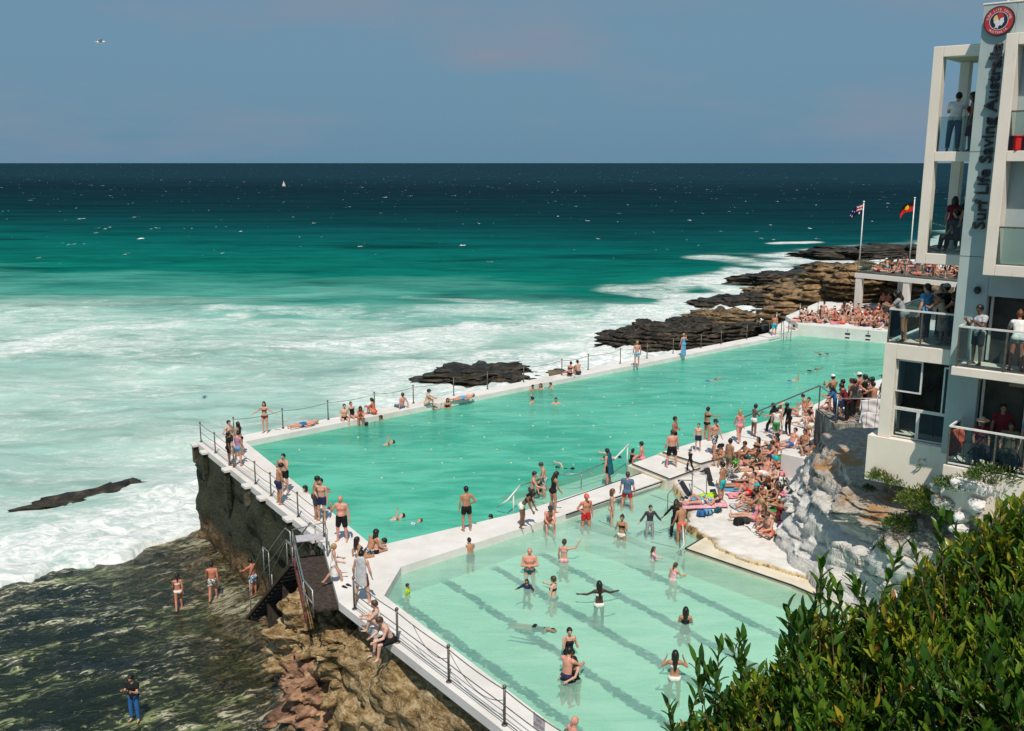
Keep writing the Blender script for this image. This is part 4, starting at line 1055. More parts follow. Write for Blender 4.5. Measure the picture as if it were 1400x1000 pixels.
DEF = dict(spine=(0, 0, 1), fwd=(0, 1, 0), look=None, aR=((.22, -.02, -1), (.10, .22, -1)), aL=None, lR=((.08, .02, -1), (.02, -.03, -1)), lL=None, foot=(.25, 1, 0), base='feet', curl=.5)
POSES = dict(
    stand=dict(), stand_wide=dict(lR=((.22, .03, -1), (.10, -.04, -1)), aR=((.35, -.05, -1), (.1, .3, -1))),
    hip=dict(aR=((.55, -.25, -.8), (-.55, .45, -.45)), aL=((.2, 0, -1), (.08, .2, -1)), lR=((.12, .02, -1), (.02, -.02, -1)), lL=((.06, .15, -1), (.02, -.12, -1))),
    walk=dict(lR=((.05, .38, -1), (.02, -.05, -1)), lL=((.05, -.22, -1), (.02, -.60, -1)), aR=((.15, -.35, -1), (.05, .1, -1)), aL=((.15, .35, -1), (.05, .55, -1))),
    stride=dict(lR=((.05, .62, -1), (.02, .10, -1)), lL=((.05, -.35, -1), (.02, -.85, -1)), aR=((.25, .2, -1), (-.1, .8, -.3)), aL=((.2, .3, -1), (-.1, .8, -.2))),
    crossed=dict(aR=((.28, .22, -.9), (-.85, .5, .12)), lR=((.12, .02, -1), (.04, -.03, -1))),
    phone=dict(aR=((.18, .45, -.85), (-.25, .75, .55)), look=(0, .9, -.35)),
    handface=dict(aR=((.22, .5, -.7), (-.28, .12, .95)), look=(0, 1, -.15)),
    ears=dict(aR=((.62, .30, -.55), (-.42, .05, .95)), look=(0, 1, 0)),
    arms_out=dict(aR=((.75, .05, -.62), (.72, .15, -.45)), lR=((.04, .02, -1), (0, -.04, -1)), curl=.15),
    spread=dict(aR=((.80, .25, -.42), (.85, .35, -.05)), curl=.2),
    hand_hold=dict(aR=((.62, .1, -.8), (.62, .2, -.72)), lR=((.13, .03, -1), (.04, -.03, -1))),
    raise_r=dict(aR=((.75, .25, .1), (.45, .25, .85)), aL=((.25, .1, -1), (.05, .5, -.8))),
    point=dict(aR=((.30, .75, -.35), (.1, .95, -.05)), aL=((.2, .1, -1), (.05, .3, -1))),
    wave_head=dict(aR=((.55, .25, -.75), (-.1, .35, .95)), aL=((.3, -.05, -1), (.15, .25, -1)), lR=((.15, .02, -1), (.05, -.03, -1))),
    hug=dict(aR=((.30, .75, -.55), (-.35, .85, -.35)), look=(.1, .9, -.4), spine=(0, .10, 1)),
    look_down=dict(spine=(0, .12, 1), look=(0, .65, -.75), aR=((.16, .15, -1), (.0, .55, -.85)), lR=((.12, .1, -1), (.05, -.12, -1))),
    bend=dict(spine=(0, .62, .78), look=(0, .7, -.7), aR=((.12, .35, -.95), (0, .5, -.85)), lR=((.10, .10, -1), (.03, -.10, -1))),
    lean_rail=dict(spine=(0, .38, .92), look=(0, 1, -.35), aR=((.32, .62, -.72), (-.45, .85, .1)), lR=((.09, -.06, -1), (.03, -.08, -1))),
    lean_one=dict(spine=(.06, .15, .98), look=(.3, 1, -.2), aR=((.25, .55, -.8), (.1, .9, -.2)), aL=((.3, -.1, -1), (.1, .2, -1)), lR=((.1, .08, -1), (.03, -.12, -1))),
    sit_edge=dict(spine=(0, .10, 1), aR=((.2, .15, -1), (-.05, .75, -.6)), lR=((.14, 1, -.05), (0, .18, -1)), foot=(.2, 1, -.3), base='seat'),
    sit_hunch=dict(spine=(0, .42, .92), look=(0, .8, -.6), aR=((.15, .45, -.9), (-.25, .85, -.3)), lR=((.16, 1, -.08), (0, .12, -1)), foot=(.2, 1, -.4), base='seat'),
    sit_hands_back=dict(spine=(0, -.22, 1), aR=((.30, -.45, -.85), (.10, .05, -1)), lR=((.12, 1, .0), (0, .30, -1)), foot=(.2, 1, -.3), base='seat'),
    sit_back=dict(spine=(0, -.50, 1), aR=((.28, -.62, -.75), (.1, -.05, -1)), lR=((.10, 1, .10), (.04, 1, -.22)), foot=(.2, .5, 1), base='low', look=(0, 1, .0)),
    sit_bent=dict(spine=(0, -.35, 1), aR=((.28, -.60, -.78), (.1, .05, -1)), lR=((.10, .85, .62), (0, .65, -.95)), lL=((.10, 1, .15), (.04, 1, -.30)), base='low'),
    sit_knees=dict(spine=(0, .22, 1), aR=((.20, .70, -.62), (-.42, .75, -.05)), lR=((.12, .78, .72), (-.02, .30, -1)), base='low', look=(0, 1, -.15)),
    sit_cross=dict(spine=(0, .18, 1), aR=((.22, .38, -.9), (-.35, .85, -.15)), lR=((.75, .78, .10), (-.90, .10, -.12)), foot=(-.8, .4, 0), base='low', look=(0, .8, -.55)),
    sit_side=dict(spine=(.12, -.05, 1), aR=((.45, -.15, -.9), (.15, .1, -1)), aL=((.2, .4, -.9), (-.2, .9, -.2)), lR=((-.25, .95, .25), (-.6, .4, -.62)), lL=((.45, .85, .05), (.35, -.65, -.1)), base='low'),
    lie_back=dict(spine=(0, -1, .02), fwd=(0, 0, 1), look=(0, .15, 1), aR=((.32, .9, -.05), (.12, 1, .0)), lR=((.10, 1, .0), (.04, 1, -.03)), foot=(.4, .35, 1), base='low'),
    lie_knee=dict(spine=(0, -1, .04), fwd=(0, 0, 1), look=(0, .3, 1), aR=((.75, .6, -.1), (-.7, .55, .45)), lR=((.12, .80, .72), (0, .62, -.92)), lL=((.12, 1, .08), (.05, 1, -.10)), foot=(.2, 1, .2), base='low'),
    lie_arms=dict(spine=(0, -1, .05), fwd=(0, 0, 1), look=(0, .3, 1), aR=((.85, -.55, .25), (-.75, -.55, .05)), lR=((.10, 1, .0), (.04, 1, -.03)), foot=(.4, .35, 1), base='low'),
    lie_front=dict(spine=(0, -1, .04), fwd=(0, 0, -1), look=(.75, -.3, -.6), aR=((.75, -.65, -.05), (-.65, -.75, .0)), lR=((.10, 1, .0), (.03, 1, .03)), foot=(.1, 1, -.1), base='low'),
    lie_prop=dict(spine=(0, -1, .42), fwd=(0, -.38, -1), look=(0, -1, -.1), aR=((.22, -.25, -1), (-.15, -1, -.02)), lR=((.10, 1, -.06), (.03, 1, .02)), foot=(.1, 1, -.1), base='low'),
    float_back=dict(spine=(0, -1, .10), fwd=(0, .1, 1), look=(0, .5, .8), aR=((.75, .25, .0), (.45, .85, .1)), lR=((.12, 1, -.10), (.05, 1, -.14)), foot=(.2, .7, .7), base='low'),
    float_arm=dict(spine=(0, -1, .16), fwd=(0, .1, 1), look=(0, .6, .8), aR=((.55, .45, -.1), (.3, .9, -.1)), aL=((.25, .55, .75), (.05, -.1, 1)), lR=((.12, 1, -.10), (.05, 1, -.14)), foot=(.2, .7, .7), base='low'),
    crawl=dict(spine=(0, -1, .05), fwd=(0, 0, -1), look=(.6, -.6, -.5), aR=((.55, -.50, .75), (.2, -.95, .10)), aL=((.2, .9, -.2), (.1, 1, -.1)), lR=((.08, 1, -.04), (.03, 1, -.02)), foot=(.1, 1, -.1), base='low'),
    crawl_up=dict(spine=(0, -1, .10), fwd=(0, -.1, -1), look=(.6, -.6, -.3), aR=((.35, -.25, .95), (.1, .45, .95)), aL=((.2, -.9, -.2), (.1, -1, -.1)), lR=((.08, 1, -.10), (.03, 1, -.08)), foot=(.1, 1, -.1), base='low'),
    tread=dict(aR=((.70, .45, -.50), (.15, .90, .15)), lR=((.15, .35, -1), (.05, -.45, -1)), spine=(0, .12, 1)),
    tread_up=dict(aR=((.45, .55, .1), (.1, .35, .95)), aL=((.65, .35, -.45), (.3, .9, .1)), lR=((.15, .35, -1), (.05, -.45, -1))),
    squat=dict(spine=(0, .45, .9), look=(0, 1, -.3), aR=((.2, .65, -.7), (-.2, .9, -.1)), lR=((.18, .95, .15), (.0, -.35, -1)), base='feet'),
    climb=dict(spine=(0, .18, 1), aR=((.25, .8, .05), (.05, .9, .3)), lR=((.08, .75, -.55), (.03, -.15, -1)), lL=((.08, .1, -1), (.02, -.15, -1))),
)
def skeleton(pose, sex, build):
    P = dict(DEF); P.update(POSES[pose])
    f = sex == 'f'; hv = {'slim': .90, 'avg': 1.0, 'big': 1.17}[build]
    up = nrm(P['spine']); fw = np.asarray(P['fwd'], float); fw = nrm(fw - up * (fw @ up)); rt = np.cross(fw, up)
    look = fw if P['look'] is None else nrm(P['look'])
    sx = 1 if rt[0] >= 0 else -1
    J = dict(up=up, fw=fw, rt=rt)
    o = np.zeros(3)
    W, Cc, N = up * .16, up * .35, up * .50
    sw = .160 if f else .185; hw = .092 if f else .088
    hu = nrm(up * .75 + np.array([0, 0, .35]) + look * 0) if P['base'] != 'low' or up[2] > .5 else up
    hf = nrm(look - hu * (look @ hu)); 
    if abs(look @ hu) > .25: hu = nrm(hu - look * (look @ hu) * .75); hf = nrm(look - hu * (look @ hu))
    hr = np.cross(hf, hu)
    H = N + nrm(up + hf * .25) * .085 + hu * .105
    J.update(o=o, W=W, C=Cc, N=N, H=H, hu=hu, hf=hf, hr=hr)
    pr = []
    rw = 1.0 * hv
    pr.append(('torso_lo', prim(o - up * .02, W, (.158 if f else .148) * rw, (.112 if f else .132) * rw, .03, (fw, .70))))
    pr.append(('torso_hi', prim(W, Cc, (.112 if f else .132) * rw, (.132 if f else .158) * rw, .04, (fw, .70))))
    pr.append(('girdle', prim(up * .455 - rt * sw * .8, up * .455 + rt * sw * .8, .060 * hv, .060 * hv, .05)))
    pr.append(('neck', prim(N - up * .03, H - hu * .05, .060 if not f else .050, .050 if not f else .043, .03)))
    if hv > 1.1: pr.append(('belly', prim(W * .6 + fw * .05, W * .6 + fw * .05, .125, .125, .05)))
    for s in (-1, 1):
        pr.append(('glute', prim(rt * s * .07 - fw * .045 - up * .03, rt * s * .07 - fw * .045 - up * .03, .098 * hv, .098 * hv, .04)))
        if f: pr.append(('bust', prim(Cc + rt * s * .066 + fw * .078 - up * .02, Cc + rt * s * .066 + fw * .078 - up * .02, .062, .062, .02)))
        else: pr.append(('bust', prim(Cc + rt * s * .07 + fw * .055, Cc + rt * s * .07 + fw * .055, .068 * hv, .068 * hv, .03)))
    # head
    pr.append(('head', prim(H + hu * .015, H + hu * .016, .108, .108, .02, (hr, .74))))
    pr.append(('jaw', prim(H - hu * .045 + hf * .020, H - hu * .072 + hf * .045, .058, .040, .025)))
    pr.append(('face', prim(H + hf * .088 + hu * .004, H + hf * .106 - hu * .024, .010, .015, .014)))
    for s in (-1, 1): pr.append(('ear', prim(H + hr * s * .082 + hu * .012, H + hr * s * .084 - hu * .018, .014, .010, .008)))
    al = 1.0
    for s, key in ((1, 'R'), (-1, 'L')):
        ad = P['a' + key] or P['aR']; ld = P['l' + key] or P['lR']
        fx = np.array([s * sx, 1, 1])
        u1, u2 = nrm(np.array(ad[0]) * fx), nrm(np.array(ad[1]) * fx)
        S = up * .452 + rt * s * sw; E = S + u1 * .285; Wr = E + u2 * .245
        k1 = (.9 if f else 1.0) * (hv * .6 + .4)
        pr.append(('deltoid', prim(S, S + u1 * .06, .058 * k1, .054 * k1, .04)))
        pr.append(('arm_up' + key, prim(S, E, .050 * k1, .039 * k1, .02)))
        pr.append(('arm_lo' + key, prim(E, E + (Wr - E) * .35, .041 * k1, .042 * k1, .015)))
        pr.append(('arm_lo' + key, prim(E + (Wr - E) * .35, Wr, .042 * k1, .027 * k1, .015)))
        lat = nrm(np.cross(u2, nrm(fw * .3 + np.array([0, 0, .25]) + rt * s * .8)));  lat = lat if np.linalg.norm(lat) > .1 else fw
        nn = nrm(np.cross(u2, lat)) * s
        K = Wr + u2 * .085
        pr.append(('hand', prim(Wr - u2 * .01, K - u2 * .012, .026, .036, .012, (nn, .55))))
        cu = P['curl']
        for i, (o_, ln) in enumerate(((-.030, .068), (-.010, .076), (.010, .072), (.030, .056))):
            b0 = K + lat * o_ - u2 * .012; b1 = b0 + nrm(u2 + lat * o_ * 4 - nn * cu * .5 * s) * ln * .55; b2 = b1 + nrm(u2 + lat * o_ * 2 - nn * cu * 1.2 * s) * ln * .5
            pr.append(('hand', prim(b0, b1, .0115, .0105, .004))); pr.append(('hand', prim(b1, b2, .0105, .009, .004)))
        t0 = Wr + u2 * .025 - lat * .026; t1 = t0 + nrm(u2 * .75 - lat * .8) * .042; t2 = t1 + nrm(u2 - lat * .25 - nn * .2 * s) * .032
        pr.append(('hand', prim(t0, t1, .015, .012, .006))); pr.append(('hand', prim(t1, t2, .012, .010, .004)))
        h1, h2 = nrm(np.array(ld[0]) * fx), nrm(np.array(ld[1]) * fx)
        Hp = rt * s * hw - up * .03; Kn = Hp + h1 * .43; An = Kn + h2 * .41
        fd = nrm(np.array(P['foot']) * fx) if P['foot'] else fw
        fd = nrm(fd - h2 * (fd @ h2) * .85)
        pr.append(('thigh' + key, prim(Hp, Kn, (.092 if f else .088) * hv, .056 * (hv * .5 + .5), .025)))
        pr.append(('shin' + key, prim(Kn, An, .055 * (hv * .5 + .5), .035, .02)))
        cb = nrm(h1 * .0 - fd); pr.append(('shin' + key, prim(Kn + h2 * .08 + cb * .018, Kn + h2 * .20 + cb * .012, .044, .036, .03)))
        hl = An + h2 * .045 - fd * .045
        pr.append(('foot', prim(hl, An + h2 * .050 + fd * .155, .034, .026, .02, (h2, .75))))
        pr.append(('foot', prim(An, An + h2 * .045 + fd * .06, .036, .032, .02)))
        J.update({'S' + key: S, 'E' + key: E, 'Wr' + key: Wr, 'K' + key: K + u2 * .05, 'Hp' + key: Hp, 'Kn' + key: Kn, 'An' + key: An, 'h1' + key: h1, 'h2' + key: h2, 'u1' + key: u1, 'u2' + key: u2})
    return pr, J, P['base']
_sk = {}; _mesh = {}
RES = .0135
def mk_mesh(name, V, F, mats, mi=None):
    me = bpy.data.meshes.new(name); nv, nf = len(V), len(F)
    me.vertices.add(nv); me.vertices.foreach_set('co', V.astype(np.float32).ravel())
    me.loops.add(nf * 4); me.loops.foreach_set('vertex_index', F.astype(np.int32).ravel())
    me.polygons.add(nf); me.polygons.foreach_set('loop_start', np.arange(0, nf * 4, 4, dtype=np.int32)); me.polygons.foreach_set('loop_total', np.full(nf, 4, dtype=np.int32))
    me.polygons.foreach_set('use_smooth', np.ones(nf, bool))
    for m in mats: me.materials.append(m)
    if mi is not None: me.polygons.foreach_set('material_index', mi.astype(np.int32))
    me.update(calc_edges=True)
    return me
M_eye = plain('eye_dark', (.02, .015, .012), .4, .4); M_lip = plain('lip', (.35, .12, .10), .5, .3)
M_dummy = colmat((.5, .3, .22), 'skin')
def body(pose, sex, build):
    k = (pose, sex, build)
    if k in _sk: return _sk[k]
    pr, J, base = skeleton(pose, sex, build)
    V, F = nets([p for _, p in pr], RES)
    zmin = V[:, 2].min()
    off = np.array([0, 0, -zmin])
    if base == 'seat': off = np.array([0, -.02, .125])
    fc = V[F].mean(1); mi = np.zeros(len(F), int)
    for s in (-1, 1):
        e = J['H'] + J['hf'] * .092 + J['hr'] * s * .032 + J['hu'] * .016
        mi[np.linalg.norm(fc - e, axis=1) < .0155] = 1
    m_ = J['H'] + J['hf'] * .088 - J['hu'] * .062
    q = fc - m_; mi[(np.abs(q @ J['hr']) < .022) & (np.abs(q @ J['hu']) < .009) & (np.abs(q @ J['hf']) < .03)] = 2
    me = mk_mesh('person', V + off, F, [M_dummy, M_eye, M_lip], mi)
    _sk[k] = (dict(pr=pr, J=J, off=off, me=me)); return _sk[k]
def P_(sk, *names): return [p for n, p in sk['pr'] if n in names]
def limb(sk, kind, key, t, dr):
    """a limb segment cut square at fraction t, grown by dr"""
    J = sk['J']; a, b = {'thigh': (J['Hp' + key], J['Kn' + key]), 'shin': (J['Kn' + key], J['An' + key]), 'arm_up': (J['S' + key], J['E' + key]), 'arm_lo': (J['E' + key], J['Wr' + key])}[kind]
    d = nrm(b - a); out = []
    for p in P_(sk, kind + key):
        q = grow(p, dr, .012); q['clips'] = [(a + (b - a) * t, d)]; out.append(q)
    return out
def garment(sk, kind):
    J = sk['J']; up, fw, rt = J['up'], J['fw'], J['rt']; g = []
    def tor(lo, hi, dr, extra=('bust',)):
        out = []
        for p in P_(sk, 'torso_lo', 'torso_hi', 'belly', 'glute', *extra):
            q = grow(p, dr, .02); q['clips'] = [(up * hi, up), (up * lo, -up)]; out.append(q)
        return out
    if kind in ('shorts', 'long_shorts'):
        g += tor(-.5, .07, .012, ())
        for s in 'RL': g += limb(sk, 'thigh', s, .55 if kind == 'shorts' else .80, .024)
    elif kind == 'hot_shorts':
        g += tor(-.5, .10, .010, ())
        for s in 'RL': g += limb(sk, 'thigh', s, .26, .014)
    elif kind == 'briefs':
        g += tor(-.14, .045, .009, ())
        for s in 'RL': g += limb(sk, 'thigh', s, .10, .008)
    elif kind == 'bra':
        for p in P_(sk, 'torso_hi', 'bust'):
            q = grow(p, .009, .012); q['clips'] = [(up * .385, up), (up * .29, -up)]; g.append(q)
    elif kind == 'swimsuit':
        g += tor(-.14, .40, .009)
        for s in 'RL': g += limb(sk, 'thigh', s, .10, .008)
    elif kind in ('shirt', 'rash_vest', 'singlet'):
        dr = .022 if kind == 'shirt' else .010
        g += tor(-.10 if kind == 'shirt' else -.02, .48, dr)
        for p in P_(sk, 'girdle'): g.append(grow(p, dr * .8, .03))
        if kind != 'singlet':
            for p in P_(sk, 'deltoid'): g.append(grow(p, dr, .02))
            for s in 'RL':
                g += limb(sk, 'arm_up', s, .55 if kind == 'shirt' else 1.0, dr)
                if kind == 'rash_vest': g += limb(sk, 'arm_lo', s, .85, .010)
    elif kind in ('trousers', 'wetsuit_legs'):
        dr = .020 if kind == 'trousers' else .009
        g += tor(-.5, .08, .012, ())
        for s in 'RL': g += limb(sk, 'thigh', s, 1.0, dr) + limb(sk, 'shin', s, .92, dr + .004)
    elif kind in ('dress', 'skirt', 'long_dress'):
        if kind != 'skirt': g += tor(-.1, .40, .012)
        L = {'dress': .48, 'skirt': .42, 'long_dress': .86}[kind]
        q = prim(up * .08, np.array([0, 0, -L]) + up * 0 , .150, .225, .03, (fw, .74)); q['clips'] = [(np.array([0, 0, -L]), np.array([0, 0, -1.])), (up * .10, up)]; g.append(q)
    elif kind == 'towel_cape':
        q = prim(J['N'] - fw * .05 - up * .02, -fw * .07 - up * .30, .17, .20, .02, (fw, .55)); q['clips'] = [(-up * .34, -up), (fw * .035, fw)]; g.append(q)
    elif kind == 'towel_wrap':
        q = prim(up * .10, np.array([0, 0, -.55]), .165, .19, .02, (fw, .78)); q['clips'] = [(np.array([0, 0, -.58]), np.array([0, 0, -1.])), (up * .12, up)]; g.append(q)
    return g
def headwear(sk, style):
    J = sk['J']; H, hu, hf, hr = J['H'], J['hu'], J['hf'], J['hr']; up = J['up']
    sh = lambda dr, cl: dict(prim(H + hu * .02 - hf * .006, H + hu * .021 - hf * .006, .108 + dr, .108 + dr, .0, (hr, .78)), clips=cl)
    front = nrm(hf - hu * .95)
    base = sh(.012, [(H + hf * .060 + hu * .030, front), (H - hu * .075, -hu)])
    down = np.array([0, 0, -1.]) if up[2] > .35 else -hu
    if style == 'short': return [base]
    if style == 'bob':
        return [base] + [prim(H + hr * s * .07 - hf * .02, H + hr * s * .075 - hf * .02 + down * .14, .045, .038, .02) for s in (-1, 1)] + [prim(H - hf * .06, H - hf * .07 + down * .14, .07, .06, .03)]
    if style == 'long':
        b = J['N'] - J['fw'] * .10
        return [base] + [prim(H + hr * s * .07 - hf * .02, H + hr * s * .075 - hf * .03 + down * .15, .042, .032, .02) for s in (-1, 1)] + [prim(H - hf * .06, b + down * .02, .075, .070, .03), prim(b + down * .02, b + down * .24 - J['fw'] * .02, .070, .040, .03, (J['fw'], .6))]
    if style == 'bun': return [base, prim(H + hu * .115 - hf * .05, H + hu * .125 - hf * .055, .040, .036, .01)]
    if style == 'tail':
        a = H - hf * .10 + hu * .03
        return [base, prim(a, a - hf * .035 + down * .09, .034, .036, .012), prim(a - hf * .035 + down * .09, a - hf * .03 + down * .24, .036, .014, .012)]
    if style == 'cap':
        return [sh(.022, [(H + hu * .035, -hu)]), dict(prim(H + hu * .045 + hf * .09, H + hu * .035 + hf * .155, .085, .075, .01, (hu, .14)), clips=[])]
    if style == 'hat':
        return [sh(.024, [(H + hu * .03, -hu)]), prim(H + hu * .045, H + hu * .046, .205, .205, .01, (hu, .07))]
    if style == 'swimcap': return [sh(.011, [(H + hf * .075 + hu * .03, front), (H - hu * .02, -hu)])]
    return []
def part_mesh(key, prims_fn, name, sk, res):
    if key not in _mesh:
        pr = prims_fn()
        V, F = nets(pr, res)
        _mesh[key] = mk_mesh(name, V + sk['off'], F, [M_dummy])
    return _mesh[key]
SKIN = dict(pale=(.60, .36, .275), fair=(.53, .29, .205), pink=(.58, .27, .20), tan=(.40, .20, .12), olive=(.32, .165, .10), brown=(.17, .082, .050), dark=(.060, .030, .020), red=(.50, .19, .125))
HAIR = dict(black=(.010, .008, .007), dark=(.022, .014, .010), brown=(.060, .032, .018), auburn=(.13, .05, .022), blond=(.38, .24, .11), grey=(.25, .24, .23))
COL = dict(black=(.014, .014, .016), charcoal=(.045, .047, .052), navy=(.018, .028, .07), blue=(.03, .13, .34), sky=(.10, .32, .55), teal=(.012, .10, .13), turquoise=(.02, .40, .44), red=(.50, .022, .022), coral=(.62, .13, .08), orange=(.62, .22, .06),
           pink=(.68, .26, .32), white=(.72, .71, .69), grey=(.30, .31, .32), lightgrey=(.46, .47, .48), beige=(.52, .38, .27), green=(.06, .25, .08), lime=(.42, .60, .03), maroon=(.16, .02, .03), yellow=(.62, .50, .05), denim=(.09, .15, .24), purple=(.12, .03, .14), khaki=(.18, .16, .09), brown=(.10, .055, .03))
PAT = dict(floral=lambda: patmat((.70, .68, .64), (.04, .05, .05), 16), bluefloral=lambda: patmat((.62, .66, .70), (.06, .20, .36), 14), darkfloral=lambda: patmat((.03, .03, .035), (.45, .45, .46), 14), stripes=lambda: patmat((.55, .16, .20), (.16, .20, .35), 14, True),
           greenleaf=lambda: patmat((.20, .48, .10), (.04, .12, .05), 14), pinkfloral=lambda: patmat((.66, .20, .30), (.62, .50, .50), 18), monochrome=lambda: patmat((.03, .03, .03), (.6, .6, .58), 10))
def cmat(c):
    if c in PAT:
        if ('P', c) not in MAT: MAT[('P', c)] = PAT[c]()
        return MAT[('P', c)]
    return colmat(COL[c])
NM = dict(shorts='swim_shorts', long_shorts='board_shorts', hot_shorts='shorts', briefs='bikini_bottom', bra='bikini_top', swimsuit='swimsuit', shirt='shirt', rash_vest='rash_vest', singlet='singlet', trousers='trousers', wetsuit_legs='wetsuit_legs', dress='dress', skirt='skirt', long_dress='dress', towel_cape='towel', towel_wrap='towel')
NPEOPLE = [0]
def person(pos, pose, sex, head, h, skin, hair, wear, label, group=None, build='avg', lift=0.0, roll=0.0):
    """pos: where the feet / seat / lowest point rest; head: heading, degrees clockwise from straight away from the camera"""
    sk = body(pose, sex, build)
    o = bpy.data.objects.new('person', sk['me']); C.objects.link(o)
    s = h / (1.76 if sex == 'm' else 1.76)
    o.scale = (s, s, s); o.location = (pos[0], pos[1], pos[2] + lift); o.rotation_euler = (roll, 0, -math.radians(head))
    tag(o, label, 'person', group)
    o.material_slots[0].link = 'OBJECT'; o.material_slots[0].material = colmat(SKIN[skin], 'skin')
    def child(me, name, mat):
        c = bpy.data.objects.new(name, me); C.objects.link(c); c.parent = o
        c.material_slots[0].link = 'OBJECT'; c.material_slots[0].material = mat
    if hair:
        st, hc = hair.split(':') if ':' in hair else (hair, 'dark')
        if st in ('cap', 'hat', 'swimcap'):
            if st != 'swimcap': child(part_mesh((pose, sex, build, 'short'), lambda: headwear(sk, 'short'), 'hair', sk, .013), 'hair', colmat(HAIR['dark'], 'hair'))
            child(part_mesh((pose, sex, build, st), lambda: headwear(sk, st), st, sk, .011), {'cap': 'cap', 'hat': 'sun_hat', 'swimcap': 'swim_cap'}[st], cmat(hc))
        else:
            child(part_mesh((pose, sex, build, st), lambda: headwear(sk, st), 'hair', sk, .013), 'hair', colmat(HAIR[hc], 'hair'))
    for q in wear.split():
        k, c = q.split(':')
        child(part_mesh((pose, sex, build, k), lambda: garment(sk, k), NM[k], sk, .015), NM[k], cmat(c))
    NPEOPLE[0] += 1
    return o
# ------------------------------------------------------------------ people, one by one (pixel of the feet or of the waterline, level)
def G(px_, py_, z=0.0): return at(px_, py_, z)
def W(px_, py_, floor=-1.1, z=None):
    p = at(px_, py_, WZ); return (p.x, p.y, floor if z is None else z)
m, f = 'm', 'f'
Pn = person
# left walkway
Pn(G(314, 636), 'stand', m, 70, 1.62, 'brown', 'short:black', 'shorts:black shirt:black', 'boy in black shirt and shorts nearest the wall corner')
Pn(G(326, 637), 'look_down', f, 20, 1.66, 'fair', 'bun:black', 'hot_shorts:sky swimsuit:stripes'.replace('swimsuit:stripes', 'singlet:stripes'), 'woman in striped top and sky blue shorts at the wall corner')
Pn(G(315, 622), 'hip', m, 120, 1.74, 'pale', 'short:black', 'shorts:charcoal', 'pale shirtless man behind the boy in black at the corner')
Pn(G(329, 623), 'lean_one', f, 300, 1.68, 'tan', 'long:black', 'briefs:black bra:black', 'woman with long black hair behind the striped top')
Pn(G(363, 592), 'arms_out', f, 180, 1.70, 'fair', 'long:dark', 'briefs:maroon bra:maroon', 'woman in dark bikini standing with arms out on the far wall')
c = (G(395, 587) + G(438, 580)) / 2
Pn((c.x, c.y, 0), 'lie_back', m, 229.5, 1.78, 'pink', 'short:blond', 'shorts:blue', 'man in blue shorts lying on his back on the far wall')
Pn(G(382, 689), 'look_down', m, 60, 1.78, 'tan', 'short:black', 'shorts:navy', 'man in navy shorts with his back to the rail')
Pn(G(390, 674), 'handface', m, 200, 1.76, 'fair', 'short:black', 'shorts:black', 'bearded shirtless man facing the man in navy shorts')
Pn(G(432, 709), 'hug', m, 75, 1.78, 'tan', 'short:black', 'long_shorts:charcoal', 'man in charcoal shorts leaning into his friend on the walkway')
Pn(G(441, 712), 'hip', m, 195, 1.76, 'fair', 'short:black', 'shorts:navy', 'shirtless man in navy shorts being held by a friend')
Pn(G(468, 740), 'wave_head', m, 190, 1.80, 'pink', '', 'long_shorts:black', 'bald sunburnt man in black shorts touching his face', build='big')
Pn(W(421, 682, z=-1.35), 'hug', f, 235, 1.68, 'fair', 'bob:black', 'swimsuit:black', 'swimmer leaning on the walkway edge beside the hugging men')
Pn(W(468, 690, z=-.62), 'float_back', m, 40, 1.75, 'fair', 'short:black', 'shorts:blue', 'swimmer floating behind the two hugging men')
Pn(G(494, 763), 'sit_hands_back', f, 60, 1.68, 'tan', 'long:black', 'briefs:black bra:black', 'seated woman with long black hair nearest the bald man', lift=-.05)
Pn(G(505, 757), 'sit_hunch', m, 50, 1.76, 'tan', 'short:black', 'shorts:darkfloral', 'tanned seated man between two long haired women')
Pn(G(514, 756), 'sit_edge', f, 40, 1.66, 'fair', 'long:black', 'briefs:black bra:black', 'seated woman with long black hair at the pool corner')
Pn(W(529, 749, z=-1.62), 'tread', m, 250, 1.75, 'fair', 'short:black', 'shorts:black', 'man up to his neck in the pool corner below the dividing walk')
Pn(G(458, 800, -.15), 'stride', f, 75, 1.55, 'fair', 'tail:blond', 'dress:white', 'blond girl in white dress stepping onto the walk from the stairs')
Pn(G(496, 823), 'stand_wide', m, 15, 1.78, 'fair', 'short:black', 'long_shorts:maroon towel_cape:lightgrey', 'man with grey towel over his back and maroon shorts')
Pn(G(520, 861), 'sit_knees', f, 265, 1.68, 'pale', 'bun:brown', 'swimsuit:white', 'pale woman sitting with knees up beside the tattooed man')
Pn(G(533, 878), 'sit_hunch', m, 240, 1.80, 'pale', 'short:brown', 'long_shorts:black', 'man in black shorts sitting with his legs over the wall')
Pn((1.45, 20.75, 0), 'sit_edge', m, 60, 1.74, 'pink', '', 'shorts:navy', 'bald man whose head just shows at the bottom edge')
